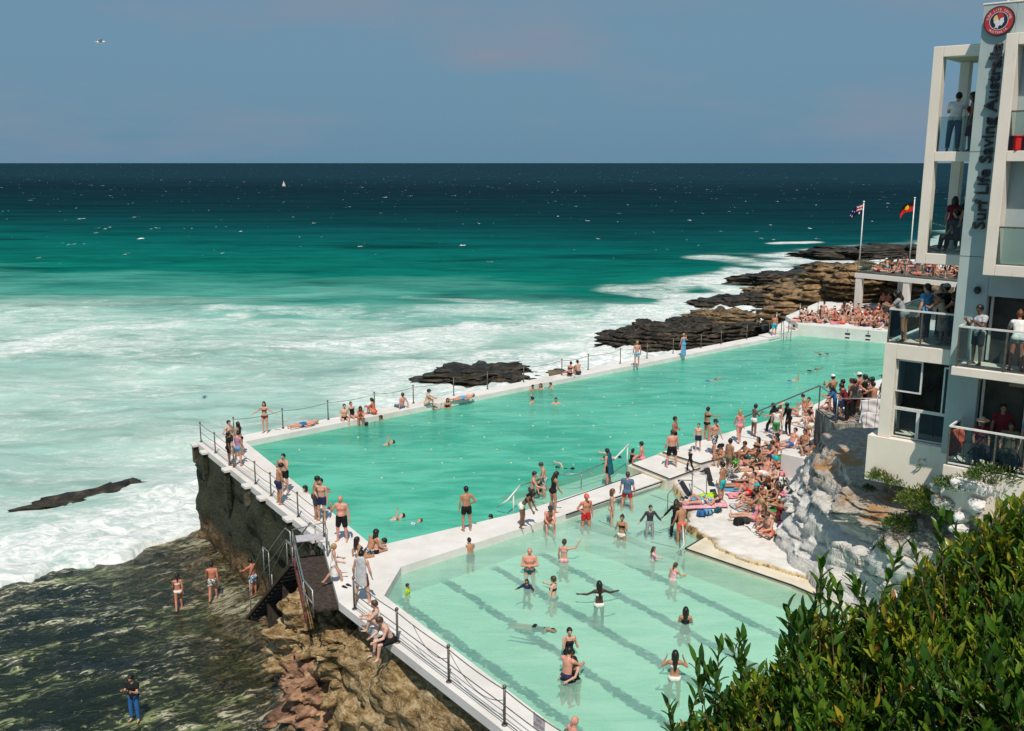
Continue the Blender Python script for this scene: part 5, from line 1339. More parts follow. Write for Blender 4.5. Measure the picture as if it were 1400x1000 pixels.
# far walkway
FWI, FWO = 139.5, 319.5
Pn(G(471, 574), 'sit_edge', m, FWI + 20, 1.72, 'pale', 'short:brown', 'shorts:black', 'pale man in black trunks, leftmost of four sitting on the far wall')
Pn(G(482, 571), 'sit_hands_back', f, FWI, 1.66, 'fair', 'bun:brown', 'swimsuit:black', 'woman in black swimsuit second of four on the far wall')
Pn(G(493, 573), 'sit_hunch', f, FWI + 30, 1.66, 'red', 'long:dark', 'briefs:coral bra:coral', 'woman in coral bikini third of four on the far wall')
Pn(G(512, 567), 'sit_knees', f, 290, 1.68, 'red', 'tail:dark', 'swimsuit:coral', 'woman in coral swimsuit hugging her knees on the far wall')
Pn(W(501, 582, z=-1.75), 'tread_up', f, 40, 1.68, 'tan', 'bob:black', 'swimsuit:black', 'swimmer with a raised arm below the woman in coral bikini')
Pn(W(523, 575, z=-1.68), 'tread', m, 250, 1.72, 'tan', 'short:dark', 'shorts:black', 'dark haired swimmer below the woman hugging her knees')
Pn(G(549, 558), 'sit_hands_back', m, FWO, 1.78, 'pink', 'short:brown', 'trousers:denim', 'man in jeans sitting with his back to the pool on the far wall')
Pn(G(583, 555), 'sit_knees', m, 80, 1.74, 'pale', 'cap:charcoal', 'shorts:beige', 'man in dark cap hugging his knees on the far wall')
Pn(W(593, 560, z=-1.58), 'tread_up', f, 30, 1.66, 'fair', 'bun:black', 'bra:black briefs:black', 'swimmer in black top below the man in dark cap')
Pn(W(612, 557, z=-1.40), 'crossed', f, 170, 1.66, 'tan', 'long:black', 'swimsuit:black', 'black haired woman in the water near the lying man in blue trunks')
c = G(634, 547); Pn(c, 'lie_back', m, 229.5, 1.78, 'pink', 'short:brown', 'shorts:sky', 'man in sky blue trunks lying on the far wall near the big rock')
Pn(G(779, 515), 'sit_side', f, 20, 1.68, 'red', 'bun:black', 'briefs:black bra:black', 'woman in black bikini seated in a pair on the far wall')
Pn(G(791, 513), 'sit_knees', m, 330, 1.75, 'fair', 'short:black', 'shorts:charcoal', 'man seated beside the woman in black bikini on the far wall')
for i, (x, y, p, s, hd, sk, hr, lab) in enumerate([(727.5, 534, 'tread', m, 150, 'tan', 'short:black', 'left swimmer of the three in a row under the far wall'), (740, 532, 'tread', f, 200, 'fair', 'bob:black', 'middle swimmer of the three in a row under the far wall'),
    (754, 531, 'tread', m, 230, 'fair', 'short:dark', 'right swimmer of the three in a row under the far wall'), (728, 551, 'tread_up', m, 300, 'fair', 'short:black', 'swimmer holding up a hand in front of the row of three'), (760, 552, 'tread', m, 180, 'fair', 'short:black', 'lone dark haired swimmer right of the raised hand')]):
    Pn(W(x, y, z=-1.62), p, s, hd, 1.74, sk, hr, 'shorts:black' if s == m else 'swimsuit:black', lab)
Pn(G(870.5, 501), 'stand', m, 350, 1.80, 'pink', 'short:blond', 'shorts:bluefloral', 'blond man in blue patterned shorts standing on the far wall')
Pn(G(934, 487), 'wave_head', f, 340, 1.70, 'pink', 'bun:blond', 'long_dress:sky', 'woman in long sky blue wrap standing on the far wall')
Pn(G(1058, 459, .1), 'walk', m, 20, 1.76, 'red', 'short:brown', 'long_shorts:turquoise', 'man in turquoise shorts at the steps to the end deck')
Pn((*at(1086.5, 460, WZ).xy, -1.0), 'climb', f, 300, 1.68, 'olive', 'bun:black', 'swimsuit:black', 'woman climbing the ladder at the far pool corner')
for (x, y, p, s, hd, sk, hr, wr, lab) in [(968, 521, 'crawl', m, 235, 'red', 'short:brown', 'shorts:blue', 'sunburnt swimmer alone in the middle of the long pool'), (1080, 521, 'crawl_up', m, 235, 'fair', 'short:blond', 'briefs:blue', 'swimmer with one arm raised straight up'),
    (1107, 507, 'crawl', m, 230, 'olive', 'short:black', 'shorts:black', 'low swimmer just beyond the raised arm'), (1130, 484, 'crawl', m, 55, 'tan', 'short:black', 'briefs:black', 'swimmer nearest the far end wall'), (1123, 527, 'float_back', f, 240, 'pale', 'bob:black', 'swimsuit:black', 'pale swimmer just left of the crowded stair'),
    (521, 609, 'float_arm', m, 235, 'fair', 'short:black', 'briefs:black', 'man floating on his back with one arm up'), (530, 712, 'float_arm', m, 235, 'pale', 'short:black', 'briefs:black', 'man in black trunks floating off the pool corner'), (556, 719, 'float_back', f, 225, 'fair', 'bob:brown', 'swimsuit:bluefloral', 'floating swimmer low in the water beside the man in black trunks'),
    (782, 641, 'crawl', f, 100, 'pale', 'bun:black', 'swimsuit:black', 'swimmer with black bun beyond the underwater steps'), (846, 625, 'crawl', m, 80, 'pale', 'short:black', 'shorts:black', 'man swimming past behind the white handrail')]:
    Pn(W(x, y, z=WZ - (.22 if 'crawl' in p else .30)), p, s, hd, 1.76, sk, hr, wr, lab)
# dividing walk and the steps
Pn(G(638, 726), 'hip', m, 340, 1.80, 'tan', 'short:black', 'shorts:black', 'man in black shorts standing alone on the dividing walk')
Pn(W(643, 756, z=-1.18), 'hug', m, 330, 1.45, 'tan', 'short:black', 'shorts:navy', 'boy holding the edge of the dividing walk')
Pn(W(673, 715, z=-1.45), 'hug', f, 215, 1.55, 'pale', 'tail:black', 'rash_vest:white', 'girl in white swim top holding the walk from the long pool')
Pn(W(557, 812, z=-.98), 'stand', m, 100, 1.05, 'tan', 'short:black', 'shirt:lime', 'child in lime vest in the corner of the shallow pool')
Pn(G(714, 721), 'bend', f, 110, 1.70, 'brown', 'long:black', 'hot_shorts:white bra:black', 'dark haired woman in white shorts bending on the walk')
Pn(G(750, 716), 'sit_hunch', f, 170, 1.72, 'pink', 'cap:charcoal', 'hot_shorts:orange bra:coral', 'woman in dark cap and orange shorts seated on the walk edge')
Pn(G(756, 700), 'look_down', f, 60, 1.72, 'tan', 'long:dark', 'swimsuit:black', 'woman in black swimsuit standing behind the seated cap')
Pn((*at(727, 690, WZ).xy, -.55), 'lean_one', m, 90, 1.74, 'pink', 'short:dark', 'shorts:charcoal', 'man standing in the steps behind the bending woman')
Pn((*at(744, 675, WZ).xy, -.5), 'look_down', m, 270, 1.66, 'fair', 'short:brown', 'long_shorts:darkfloral', 'teenager in dark patterned shorts looking down on the steps')
Pn((*at(735, 674, WZ).xy, -1.35), 'tread', f, 110, 1.66, 'tan', 'bob:dark', 'swimsuit:black', 'dark haired swimmer at the foot of the steps')
Pn((*at(832, 663, -.3).xy, -.42), 'lean_one', m, 300, 1.80, 'pink', 'short:dark', 'shorts:black towel_cape:teal', 'man wrapped in teal towel holding the pool handrail')
Pn(G(878, 629, 0), 'sit_edge', f, 290, 1.70, 'pink', 'bun:black', 'hot_shorts:pink', 'woman in pink shorts with black bun seated by the handrail')
Pn((*at(863, 634, WZ).xy, -.85), 'hug', f, 60, 1.3, 'tan', 'bob:black', 'swimsuit:black', 'dark haired child in the water at the seated woman feet')
# shallow pool
Pn((*at(857, 696, WZ).xy, -.45), 'stand_wide', m, 20, 1.78, 'pink', 'short:brown', 'shorts:red shirt:denim', 'man in grey blue shirt and red shorts paddling')
Pn((*at(836, 716, WZ).xy, -.55), 'stand', f, 95, 1.72, 'fair', 'bob:auburn', 'swimsuit:beige', 'slim woman in beige swimsuit standing in ankle deep water')
Pn((*at(850, 738, WZ).xy, -.95), 'handface', f, 200, 1.66, 'tan', 'bun:black', 'briefs:white bra:black', 'woman with bun and white bikini bottom, hands at her chest')
Pn((*at(801, 719, WZ).xy, -.72), 'hip', m, 160, 1.76, 'red', 'cap:coral', 'shorts:red', 'man in coral cap and red shorts in the shallow pool')
Pn(W(771, 768), 'raise_r', f, 20, 1.66, 'fair', 'bun:brown', 'briefs:pinkfloral bra:pink', 'woman in pink bikini waving in the shallow pool')
Pn(W(724, 785, -1.1), 'crossed', m, 180, 1.80, 'pink', '', 'briefs:teal', 'bald man with folded arms in the shallow pool', build='big')
Pn(W(721, 804, z=-1.08), 'tread', m, 200, 1.15, 'tan', 'bob:black', 'rash_vest:navy', 'child in navy swim shirt in front of the bald man')
Pn(W(757, 812, z=-1.35), 'point', f, 300, 1.68, 'pale', 'bun:brown', 'briefs:black bra:black', 'pale woman with brown bun wading chest deep')
Pn(W(819, 829), 'spread', f, 350, 1.68, 'dark', 'long:black', 'briefs:white bra:white', 'dark skinned woman in white bikini with arms spread')
Pn(W(732, 856, z=-.50), 'crawl', f, 290, 1.5, 'tan', 'tail:black', 'swimsuit:black', 'girl swimming with wet black ponytail in the shallow pool')
Pn(W(778, 895), 'handface', f, 170, 1.66, 'fair', 'short:black', 'swimsuit:black', 'woman with both hands over her face')
Pn(W(775, 930, -1.12), 'hug', m, 40, 1.80, 'pink', 'short:black', 'shorts:navy', 'broad backed man hugging a woman in the shallow pool')
Pn(W(787, 927, -1.25), 'hug', f, 230, 1.66, 'fair', 'long:black', 'swimsuit:black', 'black haired woman hugged by the broad backed man')
Pn(W(893, 765, z=-1.0), 'point', f, 110, 1.20, 'fair', 'long:brown', 'rash_vest:pinkfloral briefs:coral', 'little girl in pink swim top pointing right')
Pn(W(920, 792, z=-1.10), 'lean_one', f, 40, 1.40, 'fair', 'tail:brown', 'swimsuit:pinkfloral', 'girl with ponytail wading near the cream strip')
Pn(W(922, 930), 'ears', f, 5, 1.70, 'tan', 'long:black', 'briefs:white bra:white', 'woman with waist long black hair and hands at her ears')
Pn(W(937, 852, z=-1.42), 'crossed', f, 10, 1.66, 'tan', 'long:black', 'swimsuit:black', 'black haired woman chest deep seen from behind')
Pn((*at(888, 734, WZ).xy, -.5), 'hand_hold', m, 170, 1.50, 'fair', 'swimcap:charcoal', 'wetsuit_legs:grey rash_vest:charcoal', 'boy in grey and black wetsuit holding hands in the shallows')
Pn((*at(923, 733, WZ).xy, -.45), 'hand_hold', f, 200, 1.66, 'brown', 'bob:black', 'wetsuit_legs:black rash_vest:black', 'woman in black wetsuit holding the boy hand')
Pn((*at(931, 741, WZ).xy, -.47), 'look_down', m, 330, 1.74, 'tan', 'short:brown', 'shorts:coral', 'man in coral shorts beside the woman in wetsuit')
# upper deck by the long pool
Pn(G(921, 619, .4), 'crossed', m, 120, 1.78, 'olive', 'short:black', 'shorts:black', 'dark bearded man behind the heavy man in black shorts')
Pn(G(918, 639, .2), 'stand_wide', m, 350, 1.80, 'pink', 'short:brown', 'long_shorts:black', 'heavy pink backed man in black shorts', build='big')
Pn(G(954, 617, .4), 'stand', m, 200, 1.38, 'pale', 'short:brown', 'shorts:navy', 'pale boy in navy trunks on the upper deck')
Pn(G(966, 602, .4), 'point', f, 60, 1.70, 'tan', 'bun:black', 'briefs:black bra:black', 'woman in black bikini with folded forearms by the pool')
Pn(G(976, 622, .4), 'walk', m, 150, 1.76, 'pink', 'cap:navy', 'long_shorts:darkfloral', 'man in navy cap and patterned shorts walking')
Pn(G(1010, 605, .4), 'walk', f, 350, 1.68, 'pink', 'bob:blond', 'swimsuit:pink', 'elderly blond woman in pale pink swimsuit')
Pn(G(1030, 597, .4), 'phone', f, 70, 1.68, 'brown', 'bun:black', 'hot_shorts:white bra:black', 'woman in white shorts looking at her phone on the upper deck')
Pn(G(1055, 594, .4), 'stride', f, 280, 1.70, 'fair', 'long:black', 'trousers:black shirt:black', 'woman in black clothes with long black hair striding left')
Pn(G(1060, 602, .4), 'stand', m, 30, 1.66, 'fair', 'short:black', 'long_shorts:green singlet:white', 'person in white top and green shorts from behind')
Pn(G(1066, 593, .4), 'phone', f, 240, 1.68, 'fair', 'hat:beige', 'dress:white', 'woman in straw hat between the black clad friends')
Pn(G(1077, 595, .4), 'look_down', m, 250, 1.72, 'brown', 'short:black', 'wetsuit_legs:black rash_vest:black', 'person in black wetsuit looking down by the stair rail')
# lower terrace
TZ0 = .10
Pn(G(991, 629, .15), 'sit_hunch', f, 240, 1.66, 'fair', 'hat:black', 'hot_shorts:white shirt:white', 'woman in black hat and white shirt sitting on the step')
Pn(G(986, 688, TZ0), 'hip', m, 300, 1.78, 'tan', 'short:black', 'shorts:turquoise', 'man in turquoise shorts standing on the painted ledge')
Pn(G(996, 652, TZ0), 'stand', m, 60, 1.78, 'tan', 'short:black', 'shorts:khaki', 'tanned man just behind the turquoise shorts')
Pn(G(1006, 655, TZ0), 'sit_edge', f, 250, 1.70, 'fair', 'bob:auburn', 'trousers:darkfloral shirt:greenleaf', 'woman in green leafy shirt and dark patterned trousers', lift=.35)
Pn(G(1021, 631, TZ0), 'sit_knees', m, 250, 1.76, 'tan', 'short:black', 'shorts:teal', 'tanned man in teal shorts sitting with arms on knees')
Pn(G(1031, 624, TZ0), 'sit_bent', f, 250, 1.68, 'tan', 'long:black', 'briefs:black bra:black', 'tanned woman sitting right of the teal shorts')
Pn(G(1055, 624, TZ0), 'lie_prop' if 0 else 'sit_back', f, 265, 1.70, 'red', 'bun:dark', 'briefs:charcoal bra:charcoal', 'sunbather stretched on green mat leaning back')
Pn(G(1028, 645, TZ0), 'lie_front', f, 255, 1.66, 'fair', 'bob:brown', 'briefs:black bra:black', 'woman in black bikini lying face down')
Pn(G(1030, 660, TZ0), 'lie_knee', f, 268, 1.68, 'tan', 'bob:black', 'briefs:black bra:black', 'woman lying on navy towel with one knee up')
Pn(G(1052, 678, TZ0), 'sit_cross', f, 230, 1.66, 'tan', 'long:auburn', 'swimsuit:black', 'auburn haired woman sitting cross legged over her phone')
Pn(G(1028, 692, TZ0), 'sit_bent', f, 250, 1.70, 'fair', 'cap:turquoise', 'swimsuit:black', 'woman in turquoise cap and black swimsuit with knees bent')
Pn(G(1044, 690, TZ0), 'sit_knees', m, 220, 1.74, 'tan', 'short:black', 'shorts:green', 'man with dark hair between the women with bags')
Pn(G(1060, 694, TZ0), 'sit_side', f, 255, 1.68, 'tan', 'long:brown', 'briefs:black bra:black', 'brown haired woman in black bikini leaning on one arm')
Pn(G(1071, 690, TZ0), 'sit_cross', f, 240, 1.58, 'brown', 'bun:black', 'hot_shorts:black shirt:pink', 'person in pink shirt with a black backpack behind')
Pn(G(1047, 722, TZ0), 'sit_knees', f, 235, 1.70, 'red', 'bob:brown', 'hot_shorts:grey bra:black', 'woman nearest the ledge edge sitting with her knees up')
Pn(G(1063, 712, TZ0), 'sit_bent', f, 245, 1.66, 'tan', 'long:dark', 'swimsuit:maroon', 'woman in maroon swimsuit next to the pink bag')
Pn(G(960, 690, TZ0), 'lie_knee', f, 262, 1.70, 'fair', 'bob:dark', 'dress:bluefloral'.replace('dress', 'swimsuit'), 'woman in blue flowered swimsuit lying with knees bent')
Pn(G(985, 634, .15), 'sit_knees', m, 220, 1.72, 'tan', 'cap:black', 'shorts:grey', 'man in black cap sitting on the step edge')
Pn(G(1008, 668, TZ0), 'lie_back', f, 275, 1.66, 'olive', 'tail:black', 'briefs:coral bra:coral', 'sunbather in coral bikini lying beside the turquoise shorts')
Pn(G(1040, 640, TZ0), 'sit_cross', m, 245, 1.74, 'olive', 'short:dark', 'shorts:navy', 'man in navy shorts sitting behind the face down woman')
# lower left, rock shelf
Pn(G(245, 832, -4.9), 'walk', f, 340, 1.66, 'red', 'tail:black', 'briefs:white bra:white', 'woman in white bikini walking on the wet rock shelf', lift=-.05)
Pn(G(292, 819, -4.85), 'walk', m, 350, 1.80, 'red', 'short:dark', 'shorts:floral', 'man in flowered white shorts walking on the wet rock shelf', lift=-.05)
Pn(G(347, 815, -4.7), 'hug', m, 300, 1.74, 'red', 'short:black', 'shorts:bluefloral', 'man in blue patterned shorts at the foot of the stairs')
Pn(G(185, 985, -4.95), 'phone', m, 190, 1.74, 'fair', 'short:black', 'trousers:blue shirt:black', 'person in black shirt and blue trousers standing in the rock pool')
# club building balconies
def bp(s_, d_, z_): return bl(s_, d_, z_)
Pn(bp(.55, -.75, 14.22), 'lean_rail', m, 200 - 180 + 15, 1.78, 'fair', 'short:black', 'trousers:denim shirt:white', 'man in white shirt leaning on the top left balcony')
Pn(bp(.92, -1.1, 14.22), 'stand', f, 300, 1.72, 'olive', 'long:black', 'dress:maroon', 'long haired woman beside the white shirt on the top balcony')
Pn(bp(1.30, -1.2, 14.22), 'lean_one', m, 320, 1.76, 'brown', 'short:black', 'trousers:charcoal shirt:charcoal', 'dark dressed man half hidden by the pier on the top balcony')
Pn(bp(.75, -1.3, 11.6), 'sit_edge', m, 330, 1.74, 'olive', 'short:black', 'trousers:black shirt:charcoal', 'person seated in the shade of the middle left balcony')
Pn(bp(1.15, -1.9, 11.25), 'stand', f, 300, 1.68, 'olive', 'long:black', 'dress:black', 'person standing at the back of the middle left balcony')
Pn(bp(3.25, -.1, 11.15), 'lean_one', m, 230, 1.72, 'olive', 'short:black', 'trousers:khaki shirt:grey', 'man in grey shirt on the middle right balcony', lift=0)
Pn(bp(-.32, -.35, 8.46), 'lean_rail', f, 310, 1.64, 'tan', 'long:black', 'hot_shorts:grey shirt:grey', 'woman taking a photo at the left end of the terrace balcony')
Pn(bp(.20, -.8, 8.46), 'stand', m, 330, 1.80, 'fair', 'short:black', 'trousers:charcoal shirt:sky', 'tall man in sky blue shirt on the terrace balcony')
Pn(bp(.02, -1.4, 8.46), 'stand', f, 280, 1.66, 'olive', 'bob:black', 'trousers:black shirt:black', 'person in black behind the woman taking a photo')
Pn(bp(.62, -1.3, 8.46), 'stand', m, 320, 1.78, 'olive', 'cap:grey', 'trousers:black shirt:charcoal', 'man in grey cap in the shade of the terrace balcony')
Pn(bp(.80, -.55, 8.46), 'lean_rail', f, 330, 1.68, 'tan', 'hat:beige', 'dress:beige', 'woman in pale hat and beige dress on the terrace balcony')
Pn(bp(1.08, -.9, 8.46), 'stand', m, 310, 1.78, 'brown', 'short:black', 'trousers:black shirt:maroon', 'man in dark red shirt beside the pier on the terrace balcony')
Pn(bp(2.25, 1.15, 8.30), 'phone', m, 250, 1.72, 'brown', 'short:black', 'long_shorts:charcoal shirt:lightgrey', 'man in grey shirt holding a camera over the right balcony rail')
Pn(bp(3.30, 1.32, 8.30), 'lean_rail', f, 25, 1.70, 'red', 'bun:auburn', 'hot_shorts:lightgrey shirt:white', 'red haired woman in pale shorts leaning on the right balcony rail')
Pn(bp(3.65, 1.30, 8.30), 'lean_rail', f, 20, 1.66, 'red', 'bun:dark', 'dress:white', 'person in white at the right edge on the balcony rail')
Pn(bp(2.55, 1.0, 5.45), 'sit_edge', f, 200, 1.66, 'olive', 'hat:beige', 'trousers:charcoal shirt:maroon', 'person in pale straw hat and red shirt on the lowest balcony', lift=.45)
Pn(bp(3.3, .95, 5.42), 'sit_edge', m, 210, 1.70, 'olive', 'short:black', 'trousers:charcoal shirt:khaki', 'person in khaki shirt seated on the lowest balcony', lift=.45)
Pn(bp(3.85, 1.0, 5.42), 'stand', m, 220, 1.70, 'fair', 'short:black', 'shorts:charcoal shirt:sky', 'person in pale blue at the right edge of the lowest balcony')

for (s_, d_, z_, p, sx, hd, h, hr, wr, lab) in [
    (1.0, -1.2, 11.25, 'stand', m, 320, 1.76, 'short:black', 'trousers:charcoal shirt:black', 'man in black standing behind the seated person on the middle left balcony'),
    (.45, -1.9, 11.25, 'stand', f, 20, 1.64, 'bob:black', 'trousers:black shirt:maroon', 'woman in dark red top at the back of the middle left balcony'),
    (.35, -1.9, 8.46, 'stand', f, 300, 1.70, 'long:black', 'trousers:black shirt:black', 'long haired person in black at the back of the terrace balcony'),
    (.95, -1.45, 8.46, 'stand', m, 330, 1.80, 'short:black', 'trousers:charcoal shirt:charcoal', 'man in charcoal at the dark recess of the terrace balcony'),
    (1.22, -.6, 8.46, 'lean_rail', f, 340, 1.66, 'bun:black', 'dress:black', 'woman in black dress at the right end of the terrace balcony rail'),
    (3.05, .3, 11.15, 'stand', f, 215, 1.66, 'long:black', 'dress:maroon', 'woman in dark red dress behind the glass of the middle right balcony'),
    (2.95, .5, 5.42, 'stand', m, 200, 1.72, 'short:black', 'trousers:charcoal shirt:maroon', 'man in dark red shirt standing inside the lowest balcony'),
    (3.0, .4, 14.22, 'stand', m, 215, 1.76, 'short:black', 'trousers:charcoal shirt:teal', 'man in teal shirt on the top right balcony')]:
    Pn(bp(s_, d_, z_), p, sx, hd, h, 'olive', hr, wr, lab)
# stair and landing beside the building: people at the rail
LZ = 2.9
def L_(px_, py_, Yd): p = atY(px_, py_, Yd); return (p.x, p.y, LZ)
RG = 'people gathered at the landing rail'
for (x, Yd, p, s, hd, h, sk, hr, wr, lab) in [
    (1143, 40.3, 'lean_rail', f, 290, 1.66, 'fair', 'long:dark', 'trousers:navy shirt:blue', 'woman in blue shirt first at the landing rail'),
    (1157, 40.3, 'lean_rail', m, 300, 1.74, 'fair', 'short:dark', 'trousers:black shirt:maroon', 'man in dark red shirt at the landing rail'),
    (1166, 41.0, 'stand', m, 320, 1.76, 'olive', 'short:black', 'trousers:black shirt:charcoal', 'dark clad man behind the dark red shirt'),
    (1180, 41.5, 'stand', m, 300, 1.84, 'olive', 'short:black', 'trousers:charcoal shirt:black', 'tallest man in black on the landing'),
    (1190, 41.8, 'stand', f, 310, 1.66, 'pink', 'bun:black', 'swimsuit:coral', 'person in coral behind the bare backed man'),
    (1194, 40.3, 'hug', m, 330, 1.78, 'tan', 'short:black', 'shorts:charcoal', 'bare backed man with arm out on the landing rail'),
    (1206, 41.4, 'stand', m, 300, 1.88, 'olive', 'cap:black', 'trousers:charcoal shirt:denim', 'tall capped man in denim shirt against the building'),
    (1203, 40.2, 'stand', f, 280, 1.60, 'olive', 'bob:black', 'trousers:black shirt:lightgrey', 'person in pale grey top beside the hanging towel'),
    (1150, 41.3, 'stand', f, 300, 1.66, 'tan', 'bun:black', 'dress:navy', 'woman in navy dress between two men on the landing')]:
    q = atY(x, 560, Yd); Pn((q.x, q.y, LZ), p, s, hd, h, sk, hr, wr, lab)
# ------------------------------------------------------------------ props and railings
def pline(name, pts, r, mat, label, cat, n=6, group=None):
    o = MB().tube(pts, r, n).build(name, mat, None, True); c = sum((Vector(p) for p in pts), Vector()) / len(pts)
    for v in o.data.vertices: v.co -= c
    o.location = c; return tag(o, label, cat, group)
def post(p, h, mat, label, group, r=.030, cap=True, name='rail_post'):
    k = ('post', h, mat.name, r)
    if k not in _mesh:
        mb = MB(); mb.tube([(0, 0, 0), (0, 0, h)], r, 8); mb.ball((0, 0, h + .02), r * 1.7, 8, 6); mb.tube([(0, 0, 0), (0, 0, .03)], r * 2.4, 8)
        t = mb.build(name, mat, None, True); _mesh[k] = t.data; bpy.data.objects.remove(t)
    o = bpy.data.objects.new(name, _mesh[k]); C.objects.link(o); o.location = p
    return tag(o, label, 'post', group)
OE0 = Vector((-16.0, 46.9, 0)); 
def on_edge(px_, py_, off=.22):
    p = at(px_, py_, 0); t = (p - OE0).dot(dirw); return OE0 + dirw * t - nout * off
LP = [on_edge(266, 606), on_edge(281, 622), on_edge(310, 641), on_edge(339, 664), on_edge(363, 680), on_edge(399, 709), on_edge(440, 735)]
GL = 'posts along the left walkway edge'
for i, p in enumerate(LP): post((p.x, p.y, 0), 1.0, M_post, 'slim dark rail post on a cap block of the left walkway', GL)
K0, kd = Vector((-5.35, 28.75, 0)), Vector((.6, -.8, 0))
def on_k(px_, py_): p = at(px_, py_, 0); return K0 + kd * (p - K0).dot(kd)
KP = [on_k(486, 833), on_k(540, 880), on_k(608, 935), on_k(682, 995)] 
KP += [KP[-1] + kd * 2.4, KP[-1] + kd * 4.8]
for p in KP: post((p.x, p.y, 0), 1.05, M_post, 'dark rail post with ball top beside the shallow pool', 'posts beside the shallow pool', .034)
def sag(a, b, s, n=8): return [a + (b - a) * (i / n) - Vector((0, 0, s * 4 * (i / n) * (1 - i / n))) for i in range(n + 1)]
U = lambda p, z: Vector((p.x, p.y, z))
for zz, lab in ((.98, 'top'), (.55, 'middle'), (.12, 'bottom')):
    pts = []
    for a, b in zip(LP[:-1], LP[1:]): pts += sag(U(a, zz), U(b, zz), .04)
    pline('rail_cable', pts, .013, M_wire, lab + ' cable strung along the left walkway posts', 'cable')
    pts = []
    for a, b in zip(KP[:-1], KP[1:]): pts += sag(U(a, zz), U(b, zz), .05 if zz > .9 else .01)
    pline('rail_cable', pts, .014, M_wire, lab + ' cable strung along the posts beside the shallow pool', 'cable')
pline('dangling_cable', sag(U(KP[1] + kd * .9, .95), U(KP[2], .72), .35), .010, M_wire, 'slack cable loop hanging by the second post', 'cable')
pline('dangling_cable', sag(U(KP[2], .95), U(KP[3], .70), .45), .010, M_wire, 'slack cable loop hanging between the last two posts', 'cable')
# far wall posts and rope
FD = Vector((.761, .649, 0)); FO = Vector((-14.35, 47.95, 0))
def on_f(px_, py_): p = at(px_, py_, 0); return FO + FD * (p - FO).dot(FD) - Vector((-.649, .761, 0)) * .12
FPX_ = [(323, 600), (387, 586), (446, 573), (507, 560), (563, 551), (620, 541), (669, 533), (717, 523), (765, 512), (805, 506), (851, 498), (888, 491), (923, 484), (952, 475), (981, 470), (1014, 463), (1038, 456)]
FPp = [on_f(*q) for q in FPX_]
for p in FPp: post((p.x, p.y, 0), 1.05, M_post, 'grey rail post on the sea side of the far wall', 'posts along the far wall', .032)
pts = []
for a, b in zip(FPp[:-1], FPp[1:]): pts += sag(U(a, .98), U(b, .98), .10, 6)
pline('rail_rope', pts, .014, M_wire, 'thin rope strung along the far wall posts', 'rope')
for q in ((1100, 441), (1125, 438), (1068, 447)):
    p = at(*q, EZ); post((p.x, p.y + 1.5, EZ if q[0] > 1080 else .25), 1.3, M_steel, 'grey post on the seaward edge of the end deck', 'posts of the end deck', .04)
# lane ropes with floats
M_fl = plain('lane_float', (.42, .50, .33), .5, .3, .3, 1.5); fm_ = MB().ball((0, 0, 0), .055, 8, 6).build('float', M_fl, None, True); fmesh = fm_.data; bpy.data.objects.remove(fm_)
for k in range(6):
    off = 2.0 + 2.15 * k
    a = Vector((-13.2, 47.2, WZ)) + Vector((.649, -.761, 0)) * off + FD * (1.2 + .25 * k); L = 46.0 if k < 4 else (40 if k == 4 else 26)
    if k == 5: a = a + FD * 3
    r = empty('lane_rope', a); tag(r, ['first lane rope from the far wall, faint floats', 'second lane rope from the far wall', 'third lane rope from the far wall', 'fourth lane rope from the far wall', 'fifth lane rope, passing the handrail', 'nearest lane rope, beside the underwater steps'][k], 'lane rope', 'lane ropes across the long pool')
    MB().tube([(0, 0, -.02), tuple(FD * L * .5 + Vector((0, 0, -.02))), tuple(FD * L + Vector((0, 0, -.02)))], .012, 5).build('rope', plain('faded_rope', (.30, .36, .26), .8), r)
    for i in range(int(L / 1.15)):
        o = bpy.data.objects.new('float', fmesh); C.objects.link(o); o.parent = r; o.location = FD * (1.15 * i + .3) + Vector((0, 0, -.012 - .02 * ((i * 7 + k) % 3)))
# handrails over the steps
def handrail(pts, label, mat=M_whitepipe, r=.035, legs=()):
    rt_ = empty('handrail', pts[0]); o = Vector(pts[0]); tag(rt_, label, 'handrail')
    MB().tube([Vector(p) - o for p in pts], r, 8).build('rail', mat, rt_, True)
    for a, b in legs: MB().tube([Vector(a) - o, Vector(b) - o], r * .8, 8).build('post', mat, rt_, True)
    return rt_
p1, p2, p3 = at(860, 607, .8), at(839, 628, .55), at(800, 640, .1)
handrail([at(860, 607, .9), at(840, 628, .55)], 'white handrail end held by the woman in pink shorts', legs=[(at(858, 608, .9), U(at(858, 608, .9), -.5))])
handrail([at(840, 628, .55), at(790, 648, .35), at(760, 650, .3)], 'grey handrail dropping into the water on the steps', M_steel, .028, legs=[(at(795, 646, .36), U(at(795, 646, .36), -.6))])
handrail([at(711, 664, .7), at(694, 684, .45), at(680, 694, -.1)], 'white handrail sloping into the pool by the bending woman', legs=[(at(702, 674, .58), U(at(702, 674, .58), -.6))])
handrail([at(712, 664, .7), at(740, 655, .72)], 'dark level rail over the underwater steps', M_post, .025)
# ladder at the far corner
lr = empty('pool_ladder', at(1076, 459, .1)); tag(lr, 'steel ladder rails at the far corner of the pool', 'ladder')
for dx in (-.35, .25):
    MB().tube([(dx, .5, .2), (dx, .5, 1.1), (dx, .1, 1.15), (dx, -.2, .8), (dx, -.25, -1.2)], .035, 6).build('rail', M_steel, lr, True)
for zz in (-.1, -.45, -.8): MB().tube([(-.35, -.24, zz), (.25, -.24, zz)], .03, 6).build('rung', M_steel, lr)
